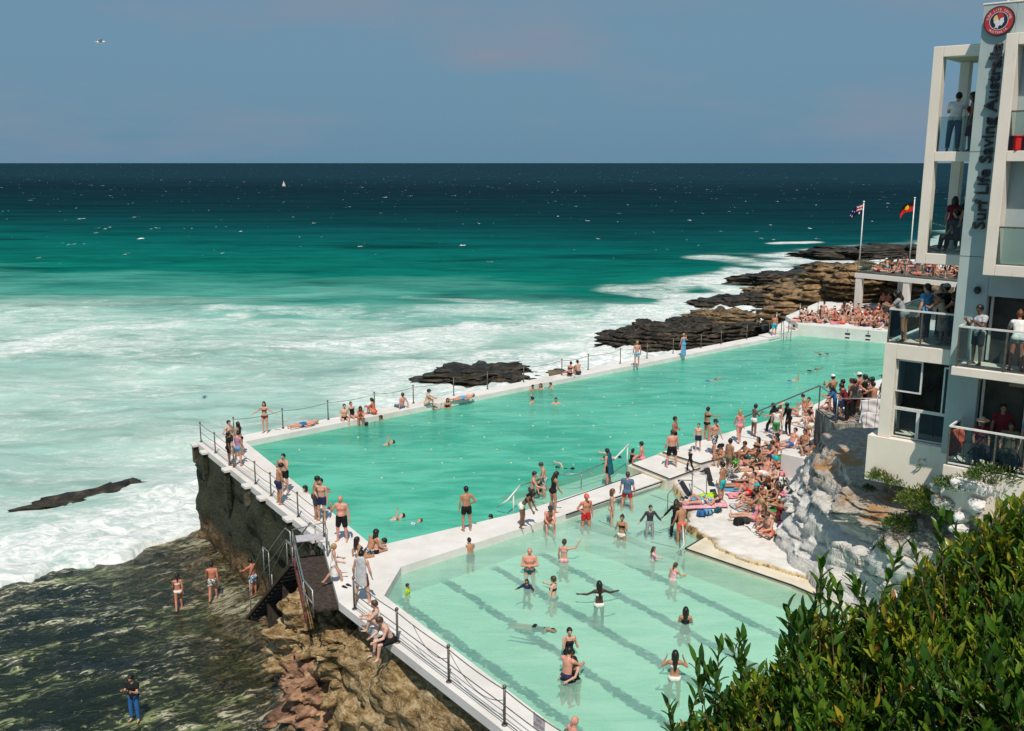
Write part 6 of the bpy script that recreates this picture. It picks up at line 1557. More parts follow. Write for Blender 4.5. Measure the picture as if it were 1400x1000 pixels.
# access rails between shallow pool and ledge, dark pads beside them
A, Bq = at(914, 703, -.3), at(932, 655, .9); 
handrail([U(at(913, 690, 0), -.3), at(913, 676, .55), at(931, 657, 1.0), at(946, 657, 1.0), U(at(946, 670, .1), .1)], 'thin steel access rail between the shallow pool and the ledge', M_steel, .022)
handrail([U(at(946, 676, .1), .1), at(947, 640, 1.0), at(966, 650, 1.0), U(at(966, 677, .1), .1)], 'second steel access rail beside the black pad', M_steel, .022)
handrail([U(at(932, 738, -.3), -.5), U(at(932, 738, -.3), .5), at(935, 745, .3), U(at(921, 752, -.3), -.6)], 'small white ladder rail in front of the coral shorts', M_whitepipe, .03)
def mat_strip(a, b, wd_, z, label):
    a, b = at(*a, z), at(*b, z); mb = MB(); line_box(mb, a, b, wd_, z, z + .03)
    o = mb.build('rubber_strip', M_black); return tag(o, label, 'mat')
mat_strip((930, 657), (943, 678), .22, .09, 'short black rubber strip left of the steel rail')
mat_strip((966, 640), (976, 677), .26, .09, 'long black rubber strip under the steel rail')
# the seating tiers and landing beside the building
T0_ = at(1066, 652, .05); e1 = Vector((.68, .733, 0)); mi_ = Vector((.733, -.68, 0))
tr_ = empty('seating_block', (T0_.x, T0_.y, 0)); tag(tr_, 'white concrete seating tiers with sunbathers beside the stair', 'seating')
MS = Matrix(((e1.x, mi_.x, 0, 0), (e1.y, mi_.y, 0, 0), (0, 0, 1, 0), (0, 0, 0, 1)))
MB().box(0, 5.0, 0, 1.9, 0, 1.15, MS).build('lower_tier', M_deck, tr_, bevel=.02)
MB().box(2.2, 6.2, 1.9, 3.0, 0, 1.8, MS).build('upper_tier', M_deck, tr_, bevel=.02)
q0 = atY(1133, 575, 41.0)
lw = empty('landing', (q0.x, q0.y, 0)); tag(lw, 'shade-toned concrete landing with rail between the tiers and the building', 'landing')
g = NG('shade_toned_concrete'); n1 = g.noise(g.mapv(g.pos(), (2, 2, .6)), 1.2, 6, .65); g.col(g.mix(g.mr(n1, .42, .62), (.12, .115, .10), (.42, .40, .36))); g.set(.9, .1); M_landing_shade = g.m  # shade on the landing wall is put into this darkened, streaky colour
MB().box(-.1, 6.5, -1.0, 1.6, -.5, LZ).build('slab', M_landing_shade, lw, bevel=.02)
MB().tube([(0, -.95, LZ + 1.1), (0, 1.5, LZ + 1.1), (-2.6, 5.2, 1.45)], .035, 6).build('rail', M_steel, lw, True)
MB().tube([(0, -.95, LZ + 1.1), (3.4, -.95, LZ + 1.1)], .035, 6).build('rail', M_steel, lw, True)
for y in (-.95, 1.45): MB().tube([(0, y, LZ), (0, y, LZ + 1.1)], .03, 6).build('rail_post', M_steel, lw, True)
for x in (1.2, 2.4): MB().tube([(x, -.95, LZ), (x, -.95, LZ + 1.1)], .03, 6).build('rail_post', M_steel, lw, True)
# people on tiers
def S_(a, b, z): v = T0_ + e1 * a + mi_ * b; return (v.x, v.y, z)
for (a, b, z, p, s, hd, sk, hr, wr, lab, li) in [
    (.9, .7, 1.15, 'sit_side', m, 230, 'tan', 'short:black', 'shorts:grey', 'tanned man lounging on top of the white seating block', 0), (1.0, 1.4, 1.15, 'sit_bent', f, 250, 'olive', 'long:black', 'swimsuit:black', 'dark haired woman seated on the near corner of the seating block', 0),
    (2.3, .8, 1.15, 'lie_front', m, 240, 'tan', 'short:black', 'shorts:black', 'man lying face down further along the seating block', 0), (2.0, 1.5, 1.15, 'sit_knees', m, 250, 'brown', 'short:black', 'shorts:black', 'dark haired man hunched on the seating block', 0),
    (3.4, .6, 1.15, 'sit_bent', m, 300, 'fair', 'short:brown', 'shorts:lightgrey', 'fair man leaning back on the seating tiers', 0), (4.2, .5, 1.15, 'sit_back', f, 300, 'tan', 'bob:dark', 'briefs:black bra:black', 'woman in black bikini leaning back on the seating tiers', 0),
    (3.2, 2.2, 1.8, 'sit_bent', m, 290, 'red', 'short:dark', 'shorts:navy', 'sunburnt man on the upper tier', 0), (4.1, 2.4, 1.8, 'sit_knees', f, 280, 'tan', 'bun:black', 'swimsuit:charcoal', 'woman in charcoal swimsuit on the upper tier', 0),
    (5.0, 2.3, 1.8, 'sit_edge', m, 310, 'tan', 'short:black', 'shorts:black', 'man sitting at the far end of the upper tier', 0), (5.6, 2.6, 1.8, 'sit_cross', f, 290, 'olive', 'hat:coral', 'dress:black', 'woman in coral hat at the top of the tiers', 0)]:
    Pn(S_(a, b, z), p, s, hd, 1.72, sk, hr, wr, lab)
# striped towel over the landing rail
def cloth(name, M, w_, h_, mat, label, cat='towel', amp=.02, seed=1, n=16):
    v = []; fcs = []
    for side in (0, 1):
        for j in range(n + 1):
            for i in range(n + 1):
                u, t = i / n - .5, j / n - .5
                z = amp * math.sin(u * 9 + seed) * math.cos(t * 7 + seed * 2) + amp * .6 * math.sin(t * 17 + u * 5 + seed) + (.012 if side else 0)
                v.append(M @ Vector((u * w_ + .04 * math.sin(t * 5 + seed), t * h_ + .03 * math.sin(u * 6 + seed), max(z, -.5))))
    N = (n + 1) ** 2
    for j in range(n):
        for i in range(n):
            a = j * (n + 1) + i; fcs.append((a + N, a + 1 + N, a + n + 2 + N, a + n + 1 + N)); fcs.append((a, a + n + 1, a + n + 2, a + 1))
    for i in range(n):
        for a, b in ((i, i + 1), ((n) * (n + 1) + i + 1, n * (n + 1) + i), ((i + 1) * (n + 1), i * (n + 1)), (i * (n + 1) + n, (i + 1) * (n + 1) + n)):
            fcs.append((a, b, b + N, a + N))
    c = M.translation; o = mesh_obj(name, [q - c for q in v], fcs, mat, smooth=True); o.location = c
    return tag(o, label, cat)
tw = plain('x', (0, 0, 0))
g = NG('striped_towel'); s = g.new('ShaderNodeSeparateXYZ'); g.l.new(g.obj(), s.inputs[0]); fx_ = g.math('FRACT', g.math('MULTIPLY', s.outputs['X'], 2.6))
g.col(g.mix(g.mr(g.math('ABSOLUTE', g.math('SUBTRACT', fx_, .5)), .05, .03), (.62, .62, .64), (.40, .12, .08))); g.set(.9, .1); M_tow = g.m
cloth('towel', Matrix.Translation((q0.x + 1.5, q0.y - 1.0, LZ + .55)) @ Matrix.Rotation(math.pi / 2, 4, 'X'), 1.0, 1.05, M_tow, 'white towel with red stripes hung over the landing rail', amp=.03)
cloth('towel', Matrix.Translation((q0.x + 1.45, q0.y - 1.06, LZ + .05)) @ Matrix.Rotation(math.pi / 2, 4, 'X'), .72, .9, M_tow, 'lower end of a second striped towel hanging under the first', amp=.03, seed=3)
# towels and belongings on the ledge
def flat_towel(px_, py_, z, w_, h_, rz, col, label): cloth('towel', Matrix.Translation(at(px_, py_, z) + Vector((0, 0, .045))) @ Matrix.Rotation(rz, 4, 'Z'), w_, h_, cmat(col), label, seed=px_)
for a in [(1055, 628, .09, 1.9, .8, .3, 'green', 'green mat under the sunbather leaning back'), (1030, 661, .09, 1.9, .85, .1, 'navy', 'navy towel under the woman with one knee up'), (1008, 669, .09, 1.8, .8, -.1, 'sky', 'sky blue towel under the coral bikini'),
          (962, 691, .09, 1.9, .9, .1, 'pinkfloral', 'flowered towel under the woman in flowered swimsuit'), (1028, 694, .09, 1.6, .9, .2, 'lightgrey', 'pale grey towel under the turquoise cap'), (1058, 697, .09, 1.6, .9, .1, 'green', 'green towel under the brown haired woman'),
          (1043, 722, .09, 1.2, .8, .3, 'white', 'white towel at the ledge edge'), (1013, 678, .09, 1.2, .6, .1, 'pink', 'crumpled pink towel in the middle of the ledge'), (1028, 647, .09, 1.7, .7, .1, 'white', 'white towel under the face down woman'),
          (1020, 633, .09, 1.4, .8, .2, 'beige', 'beige towel under the teal shorts'), (968, 679, .09, .8, .5, .4, 'lime', 'lime cloth by the steel rail'), (955, 682, .09, .7, .5, .2, 'sky', 'small blue cloth beside the lime cloth')]: flat_towel(*a)
def bag(pos, size, mat, label, name='backpack', rz=0, strap=True):
    r = empty(name, pos, rz); tag(r, label, 'bag'); size = tuple(q * .75 for q in size)
    v, fc = ico(3); v = np.sign(v) * np.abs(v) ** .55 * (np.array(size) / 2); v = v * (1 + .10 * fbm(v[:, 0] * 5 + pos[0], v[:, 1] * 5, v[:, 2] * 5, 5, 3))[:, None]; v[:, 2] += size[2] / 2; v[:, :2] *= (1.08 - .25 * v[:, 2:3] / size[2])
    mesh_obj('body', v, fc.copy(), mat, r, True)
    if strap:
        w2 = size[0] * .3
        for s_ in (-1, 1): MB().tube([(s_ * w2, -size[1] * .45, size[2] * .15), (s_ * w2, -size[1] * .75, size[2] * .5), (s_ * w2 * .7, -size[1] * .35, size[2] * .95)], .018, 6).build('strap', M_black, r, True)
        MB().tube([(-.06, 0, size[2] * .97), (-.05, 0, size[2] * 1.1), (.05, 0, size[2] * 1.1), (.06, 0, size[2] * .97)], .014, 6).build('handle', M_black, r, True)
    return r
for a in [((1069, 664, .1), (.7, .5, .55), 'monochrome', 'black and white patterned beach bag against the seating block', 'beach_bag'), ((1068, 653, .1), (.5, .4, .4), 'pink', 'small pink bag above the patterned beach bag', 'beach_bag'), ((1082, 690, .1), (.45, .4, .55), 'black', 'black backpack behind the pink shirt', 'backpack'),
          ((1077, 722, .1), (.75, .4, .62), 'pink', 'pink tote bag with white pattern beside the maroon swimsuit', 'tote_bag'), ((1068, 724, .1), (.45, .4, .45), 'purple', 'purple bag leaning on the pink tote', 'backpack'), ((1010, 717, .1), (.6, .45, .35), 'black', 'black bag lying near the ledge edge', 'backpack'),
          ((1020, 715, .1), (.5, .4, .3), 'charcoal', 'charcoal bag next to the black bag', 'backpack'), ((959, 705, .1), (.5, .42, .3), 'blue', 'blue bag in front of the flowered swimsuit', 'beach_bag'), ((968, 703, .1), (.5, .4, .28), 'sky', 'pale blue bag beside the blue bag', 'beach_bag'), ((981, 700, .1), (.4, .3, .25), 'teal', 'small teal bag beside the pale blue bag', 'beach_bag'),
          ((1090, 694, .1), (.8, .4, .25), 'black', 'flat black bag on the knobbly white rock', 'backpack'), ((1066, 733, .1), (.6, .4, .10), 'green', 'folded green bag in front of the purple bag', 'beach_bag')]:
    p = at(*a[0]); bag((p.x, p.y, p.z), a[1], cmat(a[2]), a[3], a[4], random.Random(a[0][0]).uniform(-.6, .6))
def sandals(px_, py_, z, rz, label, mat=M_black):
    r = empty('flip_flops', at(px_, py_, z), rz); tag(r, label, 'sandals')
    for s_ in (-1, 1):
        poly = [(s_ * .09 + .05 * math.cos(t) * (1.15 if math.sin(t) > 0 else .9), .14 * math.sin(t)) for t in [2 * math.pi * i / 14 for i in range(14)]]
        so = MB().prism(poly, .0, .025).build('sole', mat, r); MB().tube([(s_ * .09 - .045, -.01, .025), (s_ * .09, .07, .06), (s_ * .09 + .045, -.01, .025)], .008, 5).build('strap', mat, so)
sandals(1076, 752, .1, .5, 'pair of black flip flops on bare white rock'); sandals(936, 681, .1, .4, 'pair of black flip flops by the rubber strip'); sandals(962, 645, .2, .8, 'flip flops on the upper step by the child'); sandals(474, 802, 0, .9, 'black sandals by the foot of the girl in white'); sandals(1080, 668, .1, .2, 'brown sandals beside the patterned beach bag', cmat('brown'))
# child in dark wetsuit on the step
Pn(G(943, 646, .2), 'walk', m, 250, 1.12, 'fair', 'cap:denim', 'wetsuit_legs:black rash_vest:black', 'small child in black wetsuit and blue cap on the steps')
# hanging sign
sa, sb = KP[3], KP[4]
p0, p1_ = at(710, 981, .97), at(725, 989, .93)
sp_ = sa + kd * ((at(711, 985, .9) - sa).dot(kd))
sr = empty('warning_sign', (sp_.x, sp_.y, .92), math.atan2(kd.y, kd.x)); tag(sr, 'small white NO ENTRY sign hanging on the top cable', 'sign')
MB().box(-.02, .42, -.006, .006, -.36, 0).build('panel', plain('sign_panel', (.55, .53, .55), .5), sr)
for i, (t_, c_) in enumerate((('NO', .12), ('ENTRY', .26))):
    M = Matrix.Translation((.2, -.0085, -c_ - .02)) @ Matrix.Rotation(math.pi / 2, 4, 'X'); text_mesh(t_, .125, .001, plain('sign_red', (.30, .06, .06), .6), M, sr, 'lettering', 'CENTER')
for x_ in (.02, .38): MB().tube([(x_, 0, 0), (x_, 0, .06)], .006, 5).build('hook', M_wire, sr)
# cantilevered landing and stair down to the rocks
ps = at(430, 775, -.1); od = Vector((-.825, -.565, 0))
sroot = empty('access_stair', (ps.x, ps.y, 0)); tag(sroot, 'dark steel and timber stair from the walkway down to the rock shelf', 'stair')
a0 = at(446, 748, 0); a1 = at(468, 822, 0)
ad_ = (a1 - a0).normalized(); an = Vector((ad_.y, -ad_.x, 0)); an = an if an.x < 0 else -an
Ms = Matrix(((ad_.x, an.x, 0, a0.x - ps.x), (ad_.y, an.y, 0, a0.y - ps.y), (0, 0, 1, 0), (0, 0, 0, 1)))
LL = (a1 - a0).length
M_timber = plain('dark_timber', (.045, .035, .028), .85, .2, .4, 8); M_redst = plain('red_oxide_steel', (.13, .035, .028), .7, .3, .4, 6)
MB().box(.1, LL - .05, .1, 1.0, -.30, -.22, Ms).build('platform', M_timber, sroot)
MB().box(.1, LL + .3, 1.155, 1.23, -.42, -.20, Ms).build('edge_beam', M_redst, sroot)
sd = Vector((-.565, .825, 0)); so = Vector((-.825, -.565, 0)); sp0 = a0 + an * .15 + sd * .15 - ps
Mt = Matrix(((sd.x, so.x, 0, sp0.x), (sd.y, so.y, 0, sp0.y), (0, 0, 1, 0), (0, 0, 0, 1)))
for k in range(14):
    MB().box(.02 + k * .36, .36 + k * .36, .25, 1.15, -.62 - k * .30, -.56 - k * .30, Mt).build('tread', M_timber, sroot)
for y_ in (.22, 1.18):
    b = MB(); b.tube([Mt @ Vector((-.1, y_, -.40)), Mt @ Vector((5.3, y_, -4.75))], .09, 4); b.build('stringer', M_timber, sroot)
for k in (3, 8): MB().box(k * .36, k * .36 + .16, .3, 1.1, -6, -.75 - k * .30, Mt).build('pier', M_timber, sroot)
def rail_s(pts, r=.028, M=None): MB().tube([(M or Ms) @ Vector(p) for p in pts], r, 6).build('rail', M_steel, sroot, True)
for y_ in (.22, 1.18):
    rail_s([(-.1, y_, -.3), (-.1, y_, .85), (.35, y_, .85), (2.3, y_, -.75), (2.9, y_, -.75), (4.9, y_, -2.9)], M=Mt); rail_s([(-.1, y_, .4), (.35, y_, .4), (2.3, y_, -1.2), (4.8, y_, -3.4)], .02, Mt)
    for x_, z_ in ((2.3, -.75), (2.9, -.75), (4.8, -2.85)): rail_s([(x_, y_, z_), (x_, y_, z_ - 1.6)], .022, Mt)
rail_s([(.1, 1.2, .85), (LL, 1.2, .9), (LL + .9, 1.0, .9), (LL + .9, 1.0, 0)]); rail_s([(.1, 1.2, .4), (LL, 1.2, .45), (LL + .9, 1.0, .45)], .02)
for x_ in (.15, 1.3, LL): rail_s([(x_, 1.2, -.25), (x_, 1.2, .87)], .024)
rail_s([(.1, 0, 0), (.1, 0, 1.0), (.1, 1.2, .85)]); rail_s([(.9, .05, 0), (.9, .05, 1.05)], .04); rail_s([(.1, .02, .95), (.9, .05, 1.0)])
MB().box(.15, .75, .15, 1.1, .60, .63, Ms).build('sign_panel', plain('pale_panel', (.42, .40, .44), .6), sroot)
# bicycle on the lowest balcony
bk = empty('bicycle', bl(2.35, 1.45, 5.42), math.atan2(BE.y, BE.x)); tag(bk, 'dark bicycle leaning inside the lowest balcony rail', 'bicycle')
for i, x_ in enumerate((0, 1.02)):
    v = []; mb = MB(); mb.tube([(x_ + .34 * math.cos(t), 0, .35 + .34 * math.sin(t)) for t in [2 * math.pi * k / 24 for k in range(25)]], .02, 6); wh = mb.build('wheel', M_black, bk, True)
    mb = MB(); [mb.tube([(x_, 0, .35), (x_ + .33 * math.cos(t), 0, .35 + .33 * math.sin(t))], .004, 4) for t in [math.pi * k / 6 for k in range(12)]]; mb.build('spokes', M_steel, wh)
mb = MB(); [mb.tube(q, .018, 6) for q in ([(0, 0, .35), (.35, 0, .85), (.85, 0, .85), (.5, 0, .35), (0, 0, .35)], [(.35, 0, .9), (.5, 0, .35)], [(.82, 0, .95), (1.02, 0, .35)])]; mb.build('frame', plain('bike_frame', (.03, .03, .035), .4), bk, True)
MB().tube([(.75, -.25, 1.0), (.82, 0, 1.02), (.75, .25, 1.0)], .014, 6).build('handlebar', M_black, bk, True); MB().ball((.33, 0, .93), .1, 8, 6, (1.2, .6, .35)).build('saddle', M_black, bk, True)
# red crate on the upper right balcony, hanging towel on the lowest one
rc = empty('storage_box', bl(2.75, .95, 14.22)); tag(rc, 'red box on the floor of the top right balcony', 'box'); MB().box(-.22, .22, -.2, .2, .003, .36).build('body', cmat('red'), rc, bevel=.02); MB().box(-.24, .24, -.22, .22, .363, .40).build('lid', cmat('red'), rc, bevel=.01)
cloth('towel', Matrix.Translation(bl(2.05, 1.55, 6.1)) @ Matrix.Rotation(math.pi / 2, 4, 'X'), .4, .7, cmat('coral'), 'red cloth hanging inside the lowest balcony corner')
# gull and sailing boat
gp = atY(137, 58, 60)
gr = empty('seagull', gp, .3); tag(gr, 'white seagull gliding in the sky at upper left', 'bird')
M_gull = plain('gull_white', (.7, .7, .7), .7); M_gw = plain('gull_grey', (.30, .32, .35), .7)
mb = MB(); mb.ball((0, 0, 0), .11, 10, 8, (1.9, .8, .75)); mb.ball((.22, 0, .03), .06, 8, 6, (1.1, .9, .9)); mb.build('body', M_gull, gr, True)
MB().tube([(.27, 0, .03), (.34, 0, .015)], .015, 6, .004).build('beak', plain('beak', (.5, .25, .03)), gr); 
for s_ in (-1, 1): 
    mesh_obj('wing', [(.12, s_ * .05, .04), (-.10, s_ * .05, .04), (.16, s_ * .35, .14), (-.06, s_ * .35, .13), (.02, s_ * .72, .08), (-.08, s_ * .68, .08), (.12, s_ * .05, .055), (-.10, s_ * .05, .055), (.16, s_ * .35, .155), (-.06, s_ * .35, .145), (.02, s_ * .72, .09), (-.08, s_ * .68, .09)], [(0, 1, 3, 2), (2, 3, 5, 4), (6, 8, 9, 7), (8, 10, 11, 9), (0, 2, 8, 6), (2, 4, 10, 8), (1, 7, 9, 3), (3, 9, 11, 5), (4, 5, 11, 10)], M_gw, gr)
mesh_obj('tail', [(-.18, -.03, .01), (-.18, .03, .01), (-.33, .07, .015), (-.33, -.07, .015), (-.18, -.03, .025), (-.18, .03, .025), (-.33, .07, .025), (-.33, -.07, .025)], [(0, 1, 2, 3), (4, 7, 6, 5), (0, 3, 7, 4), (1, 5, 6, 2), (2, 6, 7, 3)], M_gull, gr)
bpz = at(388, 255.5, -5)
br = empty('sailing_boat', (bpz.x, bpz.y, -5), .4); tag(br, 'tiny sailing boat with a white sail far out at sea', 'boat')
br.scale = (.45, .45, .45)
hull = [(-3.2, 0), (-2.6, .9), (0, 1.15), (2.2, .8), (3.8, 0), (2.2, -.8), (0, -1.15), (-2.6, -.9)]
MB().prism(hull, -.1, .8).build('hull', plain('hull_paint', (.45, .16, .10)), br); MB().tube([(.3, 0, .8), (.3, 0, 10.5)], .09, 6).build('mast', M_whitepipe, br)
for nm, tri in (('mainsail', [(.15, 0, 1.5), (.15, 0, 10.2), (-2.6, .5, 1.6)]), ('jib', [(.45, 0, 9.0), (.45, 0, 1.5), (3.4, .3, 1.2)])):
    v = [Vector(q) for q in tri]; mesh_obj(nm, v + [q + Vector((0, .05, 0)) for q in v], [(0, 1, 2), (5, 4, 3), (0, 3, 4, 1), (1, 4, 5, 2), (2, 5, 3, 0)], plain('sail', (.75, .74, .72)), br)
# lane numbers on the end wall
M_num = plain('lane_number_black', (.02, .02, .02), .7)

def endwall(px_):
    best = None
    for A_, B_ in (((24.0, 79.6), (28.2, 77.0)), ((28.2, 77.0), (34.5, 73.0))):
        A_, B_ = Vector(A_), Vector(B_)
        for i in range(41):
            q = A_ + (B_ - A_) * i / 40; u = q.x / (q.y * math.cos(PITCH) + (HCAM - .3) * math.sin(PITCH)) * FPX + 700
            if best is None or abs(u - px_) < best[0]: best = (abs(u - px_), q, (B_ - A_).normalized())
    return best[1], best[2]
for px_, num in ((1158.5, '1'), (1186.5, '2'), (1215, '3')):
    q, d = endwall(px_); r = empty('lane_number', (q.x, q.y, 0), math.atan2(d.y, d.x)); tag(r, 'black lane number %s with bars, %s on the end wall' % (num, {'1': 'leftmost', '2': 'middle', '3': 'rightmost'}[num]), 'marking')
    text_mesh(num, .34, .004, M_num, Matrix.Translation((0, -.012, .36)) @ Matrix.Rotation(math.pi / 2, 4, 'X'), r, 'numeral', 'CENTER')
    MB().box(-.20, .20, -.012, -.002, .12, .28).build('plate', M_num, r); MB().box(-.18, .18, -.012, -.002, -.18, -.06).build('bar', M_num, r)

# ------------------------------------------------------------------ crowds
rnd = random.Random(11)
POSEN = {'sit_knees': 'hugging knees', 'sit_cross': 'cross legged', 'sit_back': 'legs stretched', 'sit_bent': 'leaning back', 'lie_back': 'lying face up', 'lie_front': 'lying face down', 'lie_prop': 'propped on elbows', 'stand': 'standing', 'hip': 'hand on hip', 'sit_side': 'sitting sideways', 'lie_knee': 'lying, knee raised', 'phone': 'with phone'}
SKN = {'pink': 'pink', 'fair': 'fair', 'tan': 'tanned', 'red': 'sunburnt', 'olive': 'olive', 'pale': 'pale', 'brown': 'brown'}
def crowd(n, place, zone, group, poses, mind, heads):
    done = []; k = 0
    while len(done) < n and k < n * 60:
        k += 1
        p = place()
        if p is None or any((p - q).length < mind for q in done): continue
        done.append(p); s = rnd.choice('mf'); po = rnd.choice(poses); sk = rnd.choice(['pink', 'fair', 'fair', 'tan', 'tan', 'red', 'red', 'olive', 'pale', 'pink'])
        c = rnd.choice(['black', 'navy', 'red', 'coral', 'blue', 'teal', 'white', 'charcoal', 'maroon', 'black', 'turquoise', 'pink'])
        if s == 'm': wr, wn = 'shorts:' + c, c + ' shorts'
        else:
            if rnd.random() < .35: wr, wn = 'swimsuit:' + c, c + ' swimsuit'
            else: wr, wn = 'briefs:%s bra:%s' % (c, c), c + ' bikini'
        hr = rnd.choice(['short:black', 'short:brown', 'short:dark', 'cap:white', 'cap:navy'] if s == 'm' else ['long:dark', 'bun:black', 'bob:brown', 'tail:blond', 'long:blond', 'hat:beige'])
        hn = {'cap': 'in a %s cap' % hr.split(':')[1], 'hat': 'in a straw hat'}.get(hr.split(':')[0], 'with %s hair' % hr.split(':')[1])
        person(p, po, s, rnd.choice(heads) + rnd.uniform(-35, 35), rnd.uniform(1.62, 1.84), sk, hr, wr, '%s person in %s %s, %s, %s' % (SKN[sk], wn, POSEN[po], hn, zone), group)
edp = [at(x, y, EZ) for x, y in ((1086, 441), (1100, 432), (1130, 428), (1165, 426), (1228, 424), (1236, 453), (1205, 450), (1160, 444.5), (1120, 442))]
def in_poly(x, y, P):
    c = False
    for i in range(len(P)):
        a, b = P[i], P[(i + 1) % len(P)]
        if (a.y > y) != (b.y > y) and x < (b.x - a.x) * (y - a.y) / (b.y - a.y) + a.x: c = not c
    return c
def place_end():
    x = rnd.uniform(min(p.x for p in edp), max(p.x for p in edp)); y = rnd.uniform(min(p.y for p in edp), max(p.y for p in edp))
    return Vector((x, y, EZ)) if in_poly(x, y, edp) else None
random.seed(4)
crowd(72, place_end, 'on the end deck', 'crowd on the far end deck', ['sit_knees', 'sit_cross', 'sit_back', 'sit_bent', 'lie_back', 'lie_front', 'lie_prop', 'sit_side', 'sit_knees', 'sit_bent', 'lie_knee'], .72, [180, 240, 300, 120, 60, 0])
for x, y, hd in ((1206, 427, 200), (1213, 427, 170)):
    Pn(at(x, y, EZ), 'stand' if x < 1210 else 'hip', m, hd, 1.8, 'red', 'short:dark', 'shorts:black' if x < 1210 else 'shorts:maroon', 'tall sunburnt man in %s shorts standing between the terrace columns' % ('black' if x < 1210 else 'dark red'))
def place_ter():
    v = Vector((rnd.uniform(.7, 11.5), rnd.uniform(.9, 7.5), hT)); v = MT @ v; return v
crowd(58, place_ter, 'on the high terrace', 'crowd on the viewing terrace', ['sit_knees', 'sit_cross', 'sit_back', 'sit_bent', 'lie_back', 'lie_front', 'sit_side', 'sit_knees', 'sit_bent', 'stand', 'lie_prop'], .78, [180, 240, 300, 120, 60, 0])
q = MT @ Vector((3.6, 7.9, hT + 1.05)); Pn(q, 'sit_hands_back', f, 170, 1.7, 'tan', 'bun:black', 'hot_shorts:white bra:black', 'woman in black top and white shorts sitting up on the terrace rail')
for i in range(16):
    p = None
    while p is None: p = place_end()
    c = ['white', 'navy', 'sky', 'red', 'lightgrey', 'pink'][i % 6]
    cloth('towel', Matrix.Translation(p + Vector((0, 0, .03))) @ Matrix.Rotation(rnd.uniform(0, 3), 4, 'Z'), .8, 1.7, cmat(c), '%s beach towel spread among the end deck crowd' % c, seed=i, n=8)['group'] = 'towels on the end deck'

lp_ = [at(x, y, .1) for x, y in ((1000, 662), (1012, 625), (1060, 610), (1090, 604), (1062, 645), (1068, 700), (1062, 735), (1030, 728), (1012, 700))]
taken = [Vector(o.location) for o in C.objects if o.name.startswith('person')]
def place_ledge():
    x = rnd.uniform(min(p.x for p in lp_), max(p.x for p in lp_)); y = rnd.uniform(min(p.y for p in lp_), max(p.y for p in lp_)); v = Vector((x, y, .1))
    return v if in_poly(x, y, lp_) and all((v - q).length > .75 for q in taken) else None
crowd(20, place_ledge, 'on the painted ledge', 'sunbathers on the painted ledge', ['sit_knees', 'sit_cross', 'sit_bent', 'sit_side', 'lie_knee', 'sit_back'], .8, [230, 260, 290])
def place_tier():
    a = rnd.uniform(.4, 6.0); b = rnd.uniform(.4, 2.7); z = 1.15 if b < 1.75 else 1.8
    if (b >= 1.75 and (a < 2.5 or b < 2.1)) or (b < 1.75 and a > 4.8): return None
    v = Vector(S_(a, b, z)); return v if all((v - q).length > .7 for q in taken) else None
crowd(9, place_tier, 'on the seating tiers', 'people on the seating tiers', ['sit_knees', 'sit_cross', 'sit_bent', 'sit_side'], .75, [250, 280, 310])
def place_deck():
    v = Vector(at(rnd.uniform(1090, 1140), rnd.uniform(560, 592), .4)); return v if all((v - q).length > .7 for q in taken) else None
crowd(8, place_deck, 'below the landing', 'people on the deck under the landing rail', ['sit_knees', 'sit_bent', 'sit_cross', 'stand'], .8, [250, 300, 330])
def place_land():
    v = Vector((q0.x + rnd.uniform(.3, 3.2), q0.y + rnd.uniform(-.6, 1.3), LZ)); return v if all((v - q).length > .5 for q in taken) else None
crowd(6, place_land, 'on the landing', RG, ['stand', 'hip', 'phone'], .5, [290, 320])
# ------------------------------------------------------------------ vegetation
def leaf_template(n=5):
    """an oblong pointed leaf, 1 long, folded along the midrib"""
    v = []; f = []
    for i in range(n + 1):
        t = i / n; w_ = .16 * math.sin(math.pi * (t * .93 + .05)) ** .8 * (1.15 - .3 * t); z = .10 * math.sin(t * 2.2) - .12 * t * t
        v += [(-w_, t, z + .045), (0, t, z), (w_, t, z + .045)]
    for i in range(n):
        a = i * 3; f += [(a, a + 1, a + 4, a + 3), (a + 1, a + 2, a + 5, a + 4)]
    return np.array(v), np.array(f)
LV, LF = leaf_template()
def leaves_mesh(name, bases, dirs, ups, sizes, var, mat, parent, tmpl=(LV, LF)):
    LV_, LF_ = tmpl
    N = len(bases); y = dirs / np.linalg.norm(dirs, axis=1)[:, None]; x = np.cross(y, ups); x /= np.linalg.norm(x, axis=1)[:, None] + 1e-9; z = np.cross(x, y)
    L = LV_[None] * sizes[:, None, None]
    V = bases[:, None] + L[..., 0:1] * x[:, None] + L[..., 1:2] * y[:, None] + L[..., 2:3] * z[:, None]
    F = LF_[None] + (np.arange(N) * len(LV_))[:, None, None]
    o = mesh_obj(name, V.reshape(-1, 3), F.reshape(-1, 4), mat, parent, True)
    a = o.data.attributes.new('var', 'FLOAT', 'POINT'); a.data.foreach_set('value', np.repeat(var, len(LV_)).astype(np.float32))
    return o
def leaf_mat(name, stops, rough=.32, trans=.35):
    g = NG(name); v = g.attr('var'); n = g.noise(g.pos(), 60, 2)
    c = g.ramp(v, stops); c = g.mix(g.mr(n, .4, .7, 0, .25), c, (.02, .05, .01)); g.col(c); g.set(rough, .45)
    tl = g.new('ShaderNodeBsdfTranslucent'); g.l.new(g.mix(1.0, c, (1.0, 1.0, .45), 'MULTIPLY'), tl.inputs['Color'])
    mx = g.new('ShaderNodeMixShader'); mx.inputs[0].default_value = trans; g.l.new(g.b.outputs[0], mx.inputs[1]); g.l.new(tl.outputs[0], mx.inputs[2]); g.l.new(mx.outputs[0], g.out.inputs['Surface'])
    return g.m
